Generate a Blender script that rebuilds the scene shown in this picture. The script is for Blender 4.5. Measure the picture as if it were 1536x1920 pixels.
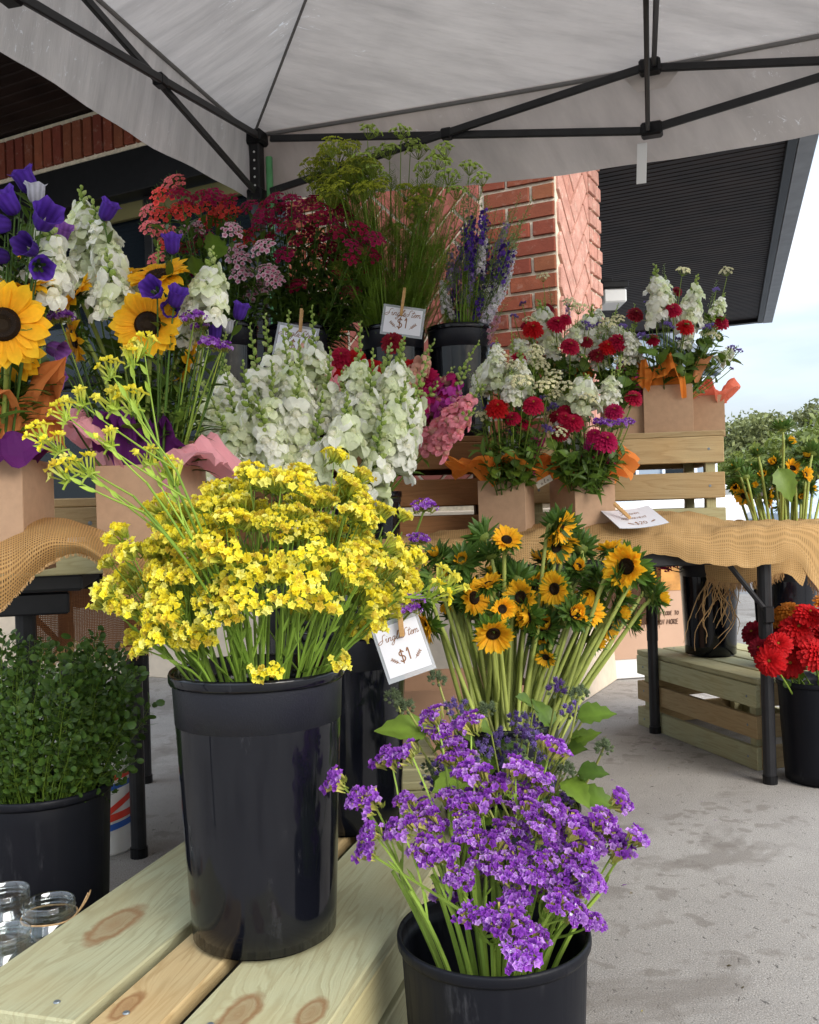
import bpy, math, random
import numpy as np
from mathutils import Vector, Matrix

for _o in list(bpy.data.objects):
    bpy.data.objects.remove(_o)
SC = bpy.context.scene
COL = SC.collection

# ------------------------------------------------------------------ camera, sky, light, exposure
EYE = 0.84
FPX = 1750.0
ROLL = 0.030
cam_data = bpy.data.cameras.new('camera')
cam = bpy.data.objects.new('camera', cam_data)
COL.objects.link(cam)
cam_data.sensor_fit = 'VERTICAL'
cam_data.angle_y = 2 * math.atan(960 / FPX)
cam_data.clip_start = 0.02
cam_data.clip_end = 3000
cam.matrix_world = Matrix.Translation((0, 0, EYE)) @ Matrix.Rotation(math.pi / 2, 4, 'X') @ Matrix.Rotation(-ROLL, 4, 'Z')
SC.camera = cam

SUN_EL, SUN_AZ = math.radians(29), math.radians(142)      # azimuth measured from +Y towards +X
world = bpy.data.worlds.new('World')
SC.world = world
world.use_nodes = True
wn, wl = world.node_tree.nodes, world.node_tree.links
wn.clear()
w_out = wn.new('ShaderNodeOutputWorld')
w_bg = wn.new('ShaderNodeBackground')
w_sky = wn.new('ShaderNodeTexSky')
w_sky.sky_type = 'NISHITA'
w_sky.sun_disc = False
w_sky.sun_elevation = SUN_EL
w_sky.sun_rotation = SUN_AZ
w_sky.dust_density = 2.0
w_tc = wn.new('ShaderNodeTexCoord')
w_map = wn.new('ShaderNodeMapping')
w_map.inputs['Scale'].default_value = (1.6, 1.6, 7.0)
w_noise = wn.new('ShaderNodeTexNoise')
w_noise.inputs['Scale'].default_value = 1.7
w_noise.inputs['Detail'].default_value = 7
w_noise.inputs['Roughness'].default_value = 0.55
w_ramp = wn.new('ShaderNodeValToRGB')
w_ramp.color_ramp.elements[0].position = 0.34
w_ramp.color_ramp.elements[0].color = (0.5, 0.5, 0.5, 1)
w_ramp.color_ramp.elements[1].position = 0.62
w_ramp.color_ramp.elements[1].color = (1, 1, 1, 1)
w_mix = wn.new('ShaderNodeMixRGB')
w_mix.inputs[2].default_value = (3.35, 3.65, 4.1, 1)
# overcast sky: three times as bright at the zenith as at the horizon
w_sep = wn.new('ShaderNodeSeparateXYZ')
wl.new(w_tc.outputs['Generated'], w_sep.inputs[0])
w_ma = wn.new('ShaderNodeMath')
w_ma.operation = 'MULTIPLY_ADD'
w_ma.use_clamp = False
w_cl = wn.new('ShaderNodeMath')
w_cl.operation = 'MAXIMUM'
w_cl.inputs[1].default_value = 0.0
wl.new(w_sep.outputs[2], w_cl.inputs[0])
wl.new(w_cl.outputs[0], w_ma.inputs[0])
w_ma.inputs[1].default_value = 2.2
w_ma.inputs[2].default_value = 0.60
w_mul = wn.new('ShaderNodeMixRGB')
w_mul.blend_type = 'MULTIPLY'
w_mul.inputs[0].default_value = 1.0
wl.new(w_tc.outputs['Generated'], w_map.inputs['Vector'])
wl.new(w_map.outputs[0], w_noise.inputs['Vector'])
w_n2 = wn.new('ShaderNodeTexNoise')
w_n2.inputs['Scale'].default_value = 2.6
w_n2.inputs['Detail'].default_value = 6
w_r2 = wn.new('ShaderNodeValToRGB')
w_r2.color_ramp.elements[0].position = 0.35
w_r2.color_ramp.elements[0].color = (2.6, 2.9, 3.3, 1)
w_r2.color_ramp.elements[1].position = 0.68
w_r2.color_ramp.elements[1].color = (3.75, 3.95, 4.2, 1)
wl.new(w_map.outputs[0], w_n2.inputs['Vector'])
wl.new(w_n2.outputs[0], w_r2.inputs[0])
wl.new(w_r2.outputs[0], w_mix.inputs[2])
wl.new(w_noise.outputs[0], w_ramp.inputs[0])
wl.new(w_ramp.outputs[0], w_mix.inputs[0])
wl.new(w_sky.outputs[0], w_mix.inputs[1])
wl.new(w_mix.outputs[0], w_mul.inputs[1])
wl.new(w_ma.outputs[0], w_mul.inputs[2])
wl.new(w_mul.outputs[0], w_bg.inputs[0])
w_bg.inputs[1].default_value = 0.13
wl.new(w_bg.outputs[0], w_out.inputs[0])

sun_data = bpy.data.lights.new('sun', 'SUN')
sun_data.energy = 1.5
sun_data.angle = math.radians(38)
sun_data.color = (1.0, 0.96, 0.90)
sun = bpy.data.objects.new('sun', sun_data)
COL.objects.link(sun)
_d = Vector((math.sin(SUN_AZ) * math.cos(SUN_EL), math.cos(SUN_AZ) * math.cos(SUN_EL), math.sin(SUN_EL)))
sun.rotation_euler = _d.to_track_quat('Z', 'Y').to_euler()

SC.view_settings.view_transform = 'Standard'
SC.view_settings.look = 'None'
SC.view_settings.exposure = 1.35
SC.view_settings.gamma = 1.0
SC.view_settings.use_curve_mapping = False
SC.render.engine = 'CYCLES'
SC.cycles.max_bounces = 7
SC.cycles.diffuse_bounces = 4
SC.cycles.glossy_bounces = 3
SC.cycles.transmission_bounces = 6
SC.cycles.transparent_max_bounces = 12
SC.cycles.caustics_reflective = False
SC.cycles.caustics_refractive = False
SC.cycles.use_denoising = True
SC.cycles.sample_clamp_indirect = 6

R = random.Random(7)


def U(px, py, d):
    """photo pixel at distance d (world Y) -> world point"""
    dx, dy = px - 768.0, py - 960.0
    x = dx * math.cos(ROLL) - dy * math.sin(ROLL)
    y = dx * math.sin(ROLL) + dy * math.cos(ROLL)
    return np.array([x / FPX * d, d, EYE - y / FPX * d])


def UZ(px, py, z):
    """photo pixel on the horizontal plane z -> world point"""
    dx, dy = px - 768.0, py - 960.0
    y = dx * math.sin(ROLL) + dy * math.cos(ROLL)
    return U(px, py, (EYE - z) * FPX / y)


# ------------------------------------------------------------------ materials
def mat(name):
    m = bpy.data.materials.new(name)
    m.use_nodes = True
    nt = m.node_tree
    nt.nodes.clear()
    o = nt.nodes.new('ShaderNodeOutputMaterial')
    b = nt.nodes.new('ShaderNodeBsdfPrincipled')
    nt.links.new(b.outputs[0], o.inputs[0])
    return m, nt, b, o


def N(nt, t, **kw):
    n = nt.nodes.new('ShaderNode' + t)
    for k, v in kw.items():
        if k.startswith('_'):
            setattr(n, k[1:], v)
        else:
            n.inputs[k.replace('0', ' ') if k not in n.inputs else k].default_value = v
    return n


def noise(nt, vec, scale, detail=4, rough=0.55, dist=0.0):
    n = nt.nodes.new('ShaderNodeTexNoise')
    n.inputs['Scale'].default_value = scale
    n.inputs['Detail'].default_value = detail
    n.inputs['Roughness'].default_value = rough
    n.inputs['Distortion'].default_value = dist
    if vec is not None:
        nt.links.new(vec, n.inputs['Vector'])
    return n.outputs[0]


def ramp(nt, fac, stops):
    r = nt.nodes.new('ShaderNodeValToRGB')
    el = r.color_ramp.elements
    while len(el) < len(stops):
        el.new(0.5)
    for e, (p, c) in zip(el, stops):
        e.position = p
        e.color = (c, c, c, 1) if isinstance(c, (int, float)) else tuple(c) + (1,)
    nt.links.new(fac, r.inputs[0])
    return r.outputs[0]


def mixc(nt, fac, a, b, mode='MIX'):
    m = nt.nodes.new('ShaderNodeMixRGB')
    m.blend_type = mode
    for i, v in ((0, fac), (1, a), (2, b)):
        if isinstance(v, (int, float)):
            m.inputs[i].default_value = v if i == 0 else (v, v, v, 1)
        elif isinstance(v, tuple):
            m.inputs[i].default_value = v + (1,)
        else:
            nt.links.new(v, m.inputs[i])
    return m.outputs[0]


def math_(nt, op, a, b=None):
    m = nt.nodes.new('ShaderNodeMath')
    m.operation = op
    for i, v in ((0, a), (1, b)):
        if v is None:
            continue
        if isinstance(v, (int, float)):
            m.inputs[i].default_value = v
        else:
            nt.links.new(v, m.inputs[i])
    return m.outputs[0]


def bump(nt, b, height, strength, dist=0.01):
    n = nt.nodes.new('ShaderNodeBump')
    n.inputs['Strength'].default_value = strength
    n.inputs['Distance'].default_value = dist
    nt.links.new(height, n.inputs['Height'])
    nt.links.new(n.outputs[0], b.inputs['Normal'])
    return n


def objvec(nt, rnd=True, scale=(1, 1, 1)):
    tc = nt.nodes.new('ShaderNodeTexCoord')
    v = tc.outputs['Object']
    if rnd:
        oi = nt.nodes.new('ShaderNodeObjectInfo')
        ml = nt.nodes.new('ShaderNodeVectorMath')
        ml.operation = 'SCALE'
        ml.inputs[0].default_value = (17.3, 9.1, 23.7)
        nt.links.new(oi.outputs['Random'], ml.inputs['Scale'])
        ad = nt.nodes.new('ShaderNodeVectorMath')
        nt.links.new(v, ad.inputs[0])
        nt.links.new(ml.outputs[0], ad.inputs[1])
        v = ad.outputs[0]
    if scale != (1, 1, 1):
        mp = nt.nodes.new('ShaderNodeMapping')
        mp.inputs['Scale'].default_value = scale
        nt.links.new(v, mp.inputs['Vector'])
        v = mp.outputs[0]
    return v


def plant_mat(name, transl=0.3, rough=0.55, vary=0.3, nscale=60, spec=0.3, tint=None):
    m, nt, b, o = mat(name)
    at = nt.nodes.new('ShaderNodeAttribute')
    at.attribute_name = 'col'
    oi = nt.nodes.new('ShaderNodeObjectInfo')
    v = math_(nt, 'MULTIPLY_ADD', oi.outputs['Random'], vary)
    v.node.inputs[2].default_value = 1 - vary / 2
    nz = noise(nt, objvec(nt, False), nscale, 2)
    v2 = math_(nt, 'MULTIPLY_ADD', nz, 0.5)
    v2.node.inputs[2].default_value = 0.76
    c = mixc(nt, 1.0, at.outputs['Color'], math_(nt, 'MULTIPLY', v, v2), 'MULTIPLY')
    if tint:
        c = mixc(nt, 1.0, c, tint, 'MULTIPLY')
    nt.links.new(c, b.inputs['Base Color'])
    b.inputs['Roughness'].default_value = rough
    b.inputs['Specular IOR Level'].default_value = spec
    tr = nt.nodes.new('ShaderNodeBsdfTranslucent')
    nt.links.new(c, tr.inputs[0])
    mx = nt.nodes.new('ShaderNodeMixShader')
    mx.inputs[0].default_value = transl
    nt.links.new(b.outputs[0], mx.inputs[1])
    nt.links.new(tr.outputs[0], mx.inputs[2])
    nt.links.new(mx.outputs[0], o.inputs[0])
    return m


M = {}
M['petal'] = plant_mat('petal', 0.42, 0.6, 0.22, 90, 0.2)
M['leaf'] = plant_mat('leaf', 0.25, 0.45, 0.4, 50, 0.35, (1.25, 1.0, 0.55))
M['stem'] = plant_mat('stem', 0.08, 0.5, 0.35, 40, 0.3, (1.15, 1.0, 0.65))


def simple(name, col, rough=0.5, metal=0.0, nscale=0, namp=0.2, bumps=0.0, spec=0.5):
    m, nt, b, o = mat(name)
    b.inputs['Base Color'].default_value = tuple(col) + (1,)
    b.inputs['Roughness'].default_value = rough
    b.inputs['Metallic'].default_value = metal
    b.inputs['Specular IOR Level'].default_value = spec
    if nscale:
        nz = noise(nt, objvec(nt), nscale, 5)
        f = ramp(nt, nz, [(0.3, 1 - namp), (0.7, 1 + namp * 0.4)])
        nt.links.new(mixc(nt, 1.0, tuple(col), f, 'MULTIPLY'), b.inputs['Base Color'])
        if bumps:
            bump(nt, b, noise(nt, objvec(nt), nscale * 4, 3), bumps, 0.002)
    return m


# black plastic bucket: gloss body with scuffs and dried splashes
def bucket_mat(name, rough):
    m, nt, b, o = mat(name)
    v = objvec(nt, True, (1, 1, 0.25))
    sc = ramp(nt, noise(nt, v, 38, 6, 0.7), [(0.57, 0.0), (0.68, 1.0)])
    v2 = objvec(nt, True)
    dust = ramp(nt, noise(nt, v2, 9, 6, 0.65), [(0.45, 0.0), (0.8, 1.0)])
    f = math_(nt, 'MULTIPLY', sc, dust)
    nt.links.new(mixc(nt, f, (0.0045, 0.005, 0.008), (0.045, 0.045, 0.05)), b.inputs['Base Color'])
    vs = objvec(nt, True, (1, 1, 0.035))
    streak = ramp(nt, noise(nt, vs, 75, 4, 0.6), [(0.52, 0.0), (0.66, 1.0)])
    rr_ = math_(nt, 'ADD', ramp(nt, noise(nt, v, 14, 5), [(0.3, rough), (0.8, rough + 0.10)]), math_(nt, 'MULTIPLY', streak, 0.16))
    nt.links.new(rr_, b.inputs['Roughness'])
    bump(nt, b, noise(nt, v2, 5, 3), 0.12, 0.02)
    b.inputs['Specular IOR Level'].default_value = 0.38 if rough < .2 else 0.2
    return m


M['plastic'] = bucket_mat('black_plastic', 0.05)
M['plastic_matte'] = bucket_mat('black_plastic_matte', 0.42)


def wood_mat(name, c_light, c_dark, knots=(), green=0.0, rough=0.7):
    """boards: grain runs along the object's X; knots are (x, y, size) in the board's own metres"""
    m, nt, b, o = mat(name)
    tc = nt.nodes.new('ShaderNodeTexCoord')
    base = tc.outputs['Object']
    v = objvec(nt, not knots, (1, 1, 1))
    sep = nt.nodes.new('ShaderNodeSeparateXYZ')
    nt.links.new(v, sep.inputs[0])
    y = sep.outputs[1]
    warp = None
    kcol = None
    for (kx, ky, ks) in knots:
        sb = nt.nodes.new('ShaderNodeVectorMath')
        sb.operation = 'SUBTRACT'
        nt.links.new(base, sb.inputs[0])
        sb.inputs[1].default_value = (kx, ky, 0)
        mp = nt.nodes.new('ShaderNodeVectorMath')
        mp.operation = 'MULTIPLY'
        mp.inputs[1].default_value = (0.42 / ks, 1 / ks, 0)
        nt.links.new(sb.outputs[0], mp.inputs[0])
        ln = nt.nodes.new('ShaderNodeVectorMath')
        ln.operation = 'LENGTH'
        nt.links.new(mp.outputs[0], ln.inputs[0])
        dist = math_(nt, 'ADD', ln.outputs['Value'], math_(nt, 'MULTIPLY', noise(nt, base, 45, 4), 0.42))
        g = math_(nt, 'DIVIDE', 1.0, math_(nt, 'ADD', math_(nt, 'MULTIPLY', dist, dist), 0.6))
        warp = g if warp is None else math_(nt, 'ADD', warp, g)
        core = ramp(nt, dist, [(0.0, 0.75), (0.62, 0.55), (0.74, 1.0), (0.84, 0.75), (1.0, 0.0)])
        core.node.color_ramp.elements[0].position = 0.3
        kcol = core if kcol is None else math_(nt, 'MAXIMUM', kcol, core)
    cy = nt.nodes.new('ShaderNodeCombineXYZ')
    sx = math_(nt, 'MULTIPLY', sep.outputs[0], 0.10)
    nt.links.new(sx, cy.inputs[0])
    yy = y
    if warp is not None:
        yy = math_(nt, 'ADD', y, math_(nt, 'MULTIPLY', warp, 0.035))
    nt.links.new(yy, cy.inputs[1])
    nt.links.new(math_(nt, 'MULTIPLY', sep.outputs[2], 1.0), cy.inputs[2])
    big = noise(nt, cy.outputs[0], 22, 3, 0.5, 0.4)
    rings = math_(nt, 'FRACT', math_(nt, 'MULTIPLY', big, 9.0))
    ringc = ramp(nt, rings, [(0.0, 0.0), (0.55, 0.25), (0.88, 1.0), (1.0, 0.1)])
    cf = nt.nodes.new('ShaderNodeCombineXYZ')
    nt.links.new(math_(nt, 'MULTIPLY', sep.outputs[0], 0.03), cf.inputs[0])
    nt.links.new(yy, cf.inputs[1])
    nt.links.new(sep.outputs[2], cf.inputs[2])
    fine = noise(nt, cf.outputs[0], 420, 4, 0.6)
    blot = noise(nt, v, 6, 3)
    c = mixc(nt, math_(nt, 'MULTIPLY', ringc, 0.50), c_light, c_dark)
    c = mixc(nt, ramp(nt, fine, [(0.35, 0.0), (0.75, 0.35)]), c, c_dark)
    oi = nt.nodes.new('ShaderNodeObjectInfo')
    c = mixc(nt, ramp(nt, blot, [(0.35, 0.0), (0.7, 0.5)]), c, (c_light[0] * 0.95, c_light[1] * 0.78, c_light[2] * 0.62))
    vv = math_(nt, 'MULTIPLY_ADD', oi.outputs['Random'], 0.3)
    vv.node.inputs[2].default_value = 0.85
    c = mixc(nt, 1.0, c, vv, 'MULTIPLY')
    if kcol is not None:
        c = mixc(nt, math_(nt, 'MULTIPLY', kcol, 0.8), c, (0.20, 0.085, 0.03))
    nt.links.new(c, b.inputs['Base Color'])
    b.inputs['Roughness'].default_value = rough
    b.inputs['Specular IOR Level'].default_value = 0.25
    hs = math_(nt, 'ADD', fine, math_(nt, 'MULTIPLY', noise(nt, v, 160, 3), 0.6))
    bump(nt, b, hs, 0.35, 0.002)
    return m


PG = ((0.62, 0.60, 0.36), (0.36, 0.30, 0.13))
M['wood_pale'] = wood_mat('pale_green_pine', (0.45, 0.44, 0.26), (0.26, 0.225, 0.11))
M['wood_tan'] = wood_mat('tan_pine', (0.45, 0.34, 0.18), (0.24, 0.155, 0.07))
M['wood_brown'] = wood_mat('brown_pine', (0.27, 0.135, 0.055), (0.13, 0.060, 0.022))
M['board_a'] = wood_mat('pale_board_with_big_knot', (0.375, 0.385, 0.25), (0.20, 0.18, 0.095), [(-0.216, 0.0126, 0.040)])
M['board_b'] = wood_mat('tan_board_with_dark_knot', (0.47, 0.37, 0.20), (0.23, 0.15, 0.06), [(-0.405, 0.020, 0.020), (0.27, -0.012, 0.012)])
M['board_c'] = wood_mat('pale_board_with_end_knots', (0.385, 0.39, 0.25), (0.21, 0.185, 0.095), [(-0.371, -0.055, 0.022), (-0.392, 0.027, 0.030)])
M['wood_peg'] = wood_mat('clothespin_wood', (0.60, 0.38, 0.17), (0.42, 0.24, 0.09))


def mb_color(c):
    return np.array(c, float)


# ------------------------------------------------------------------ mesh building
class MB:
    def __init__(s):
        s.V, s.F, s.C, s.I, s.n = [], [], [], [], 0

    def add(s, V, F, c=(0.5, 0.5, 0.5), mi=0):
        V = np.asarray(V, float).reshape(-1, 3)
        k = s.n
        s.V.append(V)
        s.F.extend([tuple(i + k for i in f) for f in F])
        s.I.extend([mi] * len(F))
        c = np.asarray(c, float)
        if c.ndim == 1:
            c = np.tile(c, (len(V), 1))
        s.C.append(c)
        s.n += len(V)
        return s

    def mesh(s, name, mats, smooth=False, uv=None):
        me = bpy.data.meshes.new(name)
        V = np.concatenate(s.V)
        me.from_pydata(V.tolist(), [], s.F)
        for m in (mats if isinstance(mats, (list, tuple)) else [mats]):
            me.materials.append(m)
        if any(s.I):
            me.polygons.foreach_set('material_index', s.I)
        C = np.concatenate(s.C)
        a = me.color_attributes.new('col', 'FLOAT_COLOR', 'POINT')
        a.data.foreach_set('color', np.concatenate([C, np.ones((len(C), 1))], 1).ravel())
        if smooth:
            me.polygons.foreach_set('use_smooth', [True] * len(me.polygons))
        if uv is not None:
            l = me.uv_layers.new(name='UVMap')
            idx = np.zeros(len(me.loops), int)
            me.loops.foreach_get('vertex_index', idx)
            l.data.foreach_set('uv', np.asarray(uv)[idx].ravel())
        me.update()
        return me


def norm(v):
    v = np.asarray(v, float)
    return v / (np.linalg.norm(v) + 1e-12)


def basis_y(y, n):
    """rows X, Y, Z for geometry that grows along local +Y with its face towards local +Z"""
    Y = norm(y)
    n = np.asarray(n, float)
    Z = n - np.dot(n, Y) * Y
    if np.linalg.norm(Z) < 1e-6:
        Z = np.cross(Y, [0.31, 0.7, 0.2])
    Z = norm(Z)
    X = np.cross(Y, Z)
    return np.array([X, Y, Z])


def basis_z(z, spin=0.0):
    Z = norm(z)
    a = np.array([0, 0, 1.0]) if abs(Z[2]) < 0.9 else np.array([0, 1.0, 0])
    X = norm(np.cross(a, Z))
    Y = np.cross(Z, X)
    c, s_ = math.cos(spin), math.sin(spin)
    return np.array([c * X + s_ * Y, -s_ * X + c * Y, Z])


def mat4(rows, p, sc=1.0):
    m = Matrix(((rows[0][0] * sc, rows[1][0] * sc, rows[2][0] * sc, p[0]),
                (rows[0][1] * sc, rows[1][1] * sc, rows[2][1] * sc, p[1]),
                (rows[0][2] * sc, rows[1][2] * sc, rows[2][2] * sc, p[2]), (0, 0, 0, 1)))
    return m


P_LEAF = lambda t: (math.sin(math.pi * min(1, t ** 0.75)) ** 0.9) if 0 < t < 1 else (0.08 if t <= 0 else 0.0)
P_PETAL = lambda t: 0.35 + 0.65 * math.sin(math.pi * t * 0.62) if t < 0.8 else max(0.05, 1.0 - ((t - 0.8) / 0.2) ** 2 * 0.95)
P_ROUND = lambda t: max(0.12, math.sin(math.pi * (0.12 + 0.80 * t)) ** 0.5) if t < 0.999 else 0.3
P_GRASS = lambda t: 1.0 - t ** 2 * 0.95
P_FAN = lambda t: 0.25 + 0.75 * t ** 0.8


def strip(L, W, prof=P_LEAF, n=4, bend=0.0, fold=0.25, ruf=0.0, c0=(0.1, 0.2, 0.05), c1=None, rg=R):
    c1 = c0 if c1 is None else c1
    V, C, F = [], [], []
    y = z = 0.0
    for i in range(n + 1):
        t = i / n
        a = bend * t
        if i:
            y += L / n * math.cos(a)
            z += L / n * math.sin(a)
        w = W * 0.5 * prof(t)
        r1, r2 = (rg.uniform(-ruf, ruf), rg.uniform(-ruf, ruf)) if ruf else (0, 0)
        V += [(-w, y, z + fold * w + r1), (0, y, z), (w, y, z + fold * w + r2)]
        c = [c0[k] + (c1[k] - c0[k]) * t for k in range(3)]
        C += [c, c, c]
    for i in range(n):
        a = i * 3
        F += [(a, a + 1, a + 4, a + 3), (a + 1, a + 2, a + 5, a + 4)]
    return np.array(V), F, np.array(C)


def tube(pts, rad, n=5, caps=False):
    pts = np.asarray(pts, float)
    V, F = [], []
    ref = np.array([0.3, 0.5, 0.81])
    m = len(pts)
    for i in range(m):
        t = norm(pts[min(i + 1, m - 1)] - pts[max(i - 1, 0)])
        x = ref - np.dot(ref, t) * t
        if np.linalg.norm(x) < 1e-3:
            x = np.cross(t, [1, 0, 0])
        x = norm(x)
        ref = x
        y = np.cross(t, x)
        r = rad[i] if hasattr(rad, '__len__') else rad
        for k in range(n):
            a = 2 * math.pi * k / n
            V.append(pts[i] + r * (math.cos(a) * x + math.sin(a) * y))
    for i in range(m - 1):
        for k in range(n):
            k2 = (k + 1) % n
            F.append((i * n + k, i * n + k2, (i + 1) * n + k2, (i + 1) * n + k))
    if caps:
        F.append(tuple(range(n - 1, -1, -1)))
        F.append(tuple((m - 1) * n + k for k in range(n)))
    return np.array(V), F


def bez(a, b, c, n=8):
    a, b, c = map(np.asarray, (a, b, c))
    return [(1 - t) ** 2 * a + 2 * t * (1 - t) * b + t * t * c for t in np.linspace(0, 1, n + 1)]


def lathe(prof, n=32, close=False):
    V, F = [], []
    for (r, z) in prof:
        for k in range(n):
            a = 2 * math.pi * k / n
            V.append((r * math.cos(a), r * math.sin(a), z))
    m = len(prof)
    for i in range(m - 1):
        for k in range(n):
            k2 = (k + 1) % n
            F.append((i * n + k, i * n + k2, (i + 1) * n + k2, (i + 1) * n + k))
    return np.array(V), F


def cbox(lx, ly, lz, ch=0.002):
    """box centred on the origin with chamfered edges"""
    V, idx = [], {}
    for sx in (-1, 1):
        for sy in (-1, 1):
            for sz in (-1, 1):
                for ax in range(3):
                    p = [sx * lx / 2, sy * ly / 2, sz * lz / 2]
                    s = (sx, sy, sz)
                    for k in range(3):
                        if k != ax:
                            p[k] -= s[k] * ch
                    idx[(sx, sy, sz, ax)] = len(V)
                    V.append(p)
    F = []
    for ax in range(3):
        o = [k for k in range(3) if k != ax]
        for sg in (-1, 1):
            q = []
            for (a, b) in ((-1, -1), (1, -1), (1, 1), (-1, 1)):
                s = [0, 0, 0]
                s[ax], s[o[0]], s[o[1]] = sg, a, b
                q.append(idx[(s[0], s[1], s[2], ax)])
            flip = (sg < 0) ^ (ax == 1)
            F.append(tuple(reversed(q)) if flip else tuple(q))
    for e in range(3):
        o = [k for k in range(3) if k != e]
        for a in (-1, 1):
            for b in (-1, 1):
                q = []
                for (t, ax) in ((-1, o[0]), (1, o[0]), (1, o[1]), (-1, o[1])):
                    s = [0, 0, 0]
                    s[e], s[o[0]], s[o[1]] = t, a, b
                    q.append(idx[(s[0], s[1], s[2], ax)])
                if (a * b > 0) ^ (e == 1):
                    q.reverse()
                F.append(tuple(q))
    for sx in (-1, 1):
        for sy in (-1, 1):
            for sz in (-1, 1):
                q = [idx[(sx, sy, sz, k)] for k in range(3)]
                if sx * sy * sz < 0:
                    q.reverse()
                F.append(tuple(q))
    return np.array(V), F


def thing(name, label, cat, loc=(0, 0, 0), group=None, rotz=0.0):
    o = bpy.data.objects.new(name, None)
    COL.objects.link(o)
    o.location = [float(x) for x in loc]
    o.rotation_euler = (0, 0, rotz)
    o.empty_display_size = 0.02
    o['label'] = label
    o['category'] = cat
    if group:
        o['group'] = group
    return o


def part(name, me, parent=None, m4=None, label=None, kind=None):
    o = bpy.data.objects.new(name, me)
    COL.objects.link(o)
    if parent is not None:
        o.parent = parent
    if m4 is not None:
        o.matrix_basis = m4 if isinstance(m4, Matrix) else Matrix.Translation([float(x) for x in m4])
    if label:
        o['label'] = label
    if kind:
        o['kind'] = kind
    return o


def tag(o, label, cat, group=None):
    o['label'] = label
    o['category'] = cat
    if group:
        o['group'] = group
    return o


_boxcache = {}


def boxmesh(name, lx, ly, lz, m, ch=0.002, col=(0.5, 0.5, 0.5)):
    k = (round(lx, 4), round(ly, 4), round(lz, 4), m.name, ch, col)
    if k not in _boxcache:
        V, F = cbox(lx, ly, lz, ch)
        _boxcache[k] = MB().add(V, F, col).mesh(name, m)
    return _boxcache[k]


def bar(name, a, b, w, h, m, parent, off=(0, 0, 0), up=(0, 0, 1), ch=0.003):
    """rectangular bar from world point a to b as a child (parent at off, unrotated)"""
    a, b = np.asarray(a, float), np.asarray(b, float)
    L = np.linalg.norm(b - a)
    V, F = cbox(L, w, h, ch)
    x = norm(b - a)
    y = norm(np.cross(up, x))
    z = np.cross(x, y)
    me = MB().add(V, F).mesh(name, m)
    return part(name, me, parent, mat4(np.array([x, y, z]), (a + b) / 2 - np.asarray(off)))

m, nt, b, o = mat('black_plastic_grained')
b.inputs['Base Color'].default_value = (0.014, 0.015, 0.021, 1)
b.inputs['Roughness'].default_value = 0.36
bump(nt, b, noise(nt, objvec(nt, False), 420, 3, 0.6), 0.6, 0.001)
b.inputs['Specular IOR Level'].default_value = 0.25
M['plastic_band'] = m


def jit(c, a=0.12, rg=R):
    f = 1 + rg.uniform(-a, a)
    return tuple(x * f for x in c)


def put(mb, g, rows, p, sc=1.0, mi=0):
    V, F, C = g
    mb.add(V * sc @ np.asarray(rows) + np.asarray(p), F, C, mi)



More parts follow.
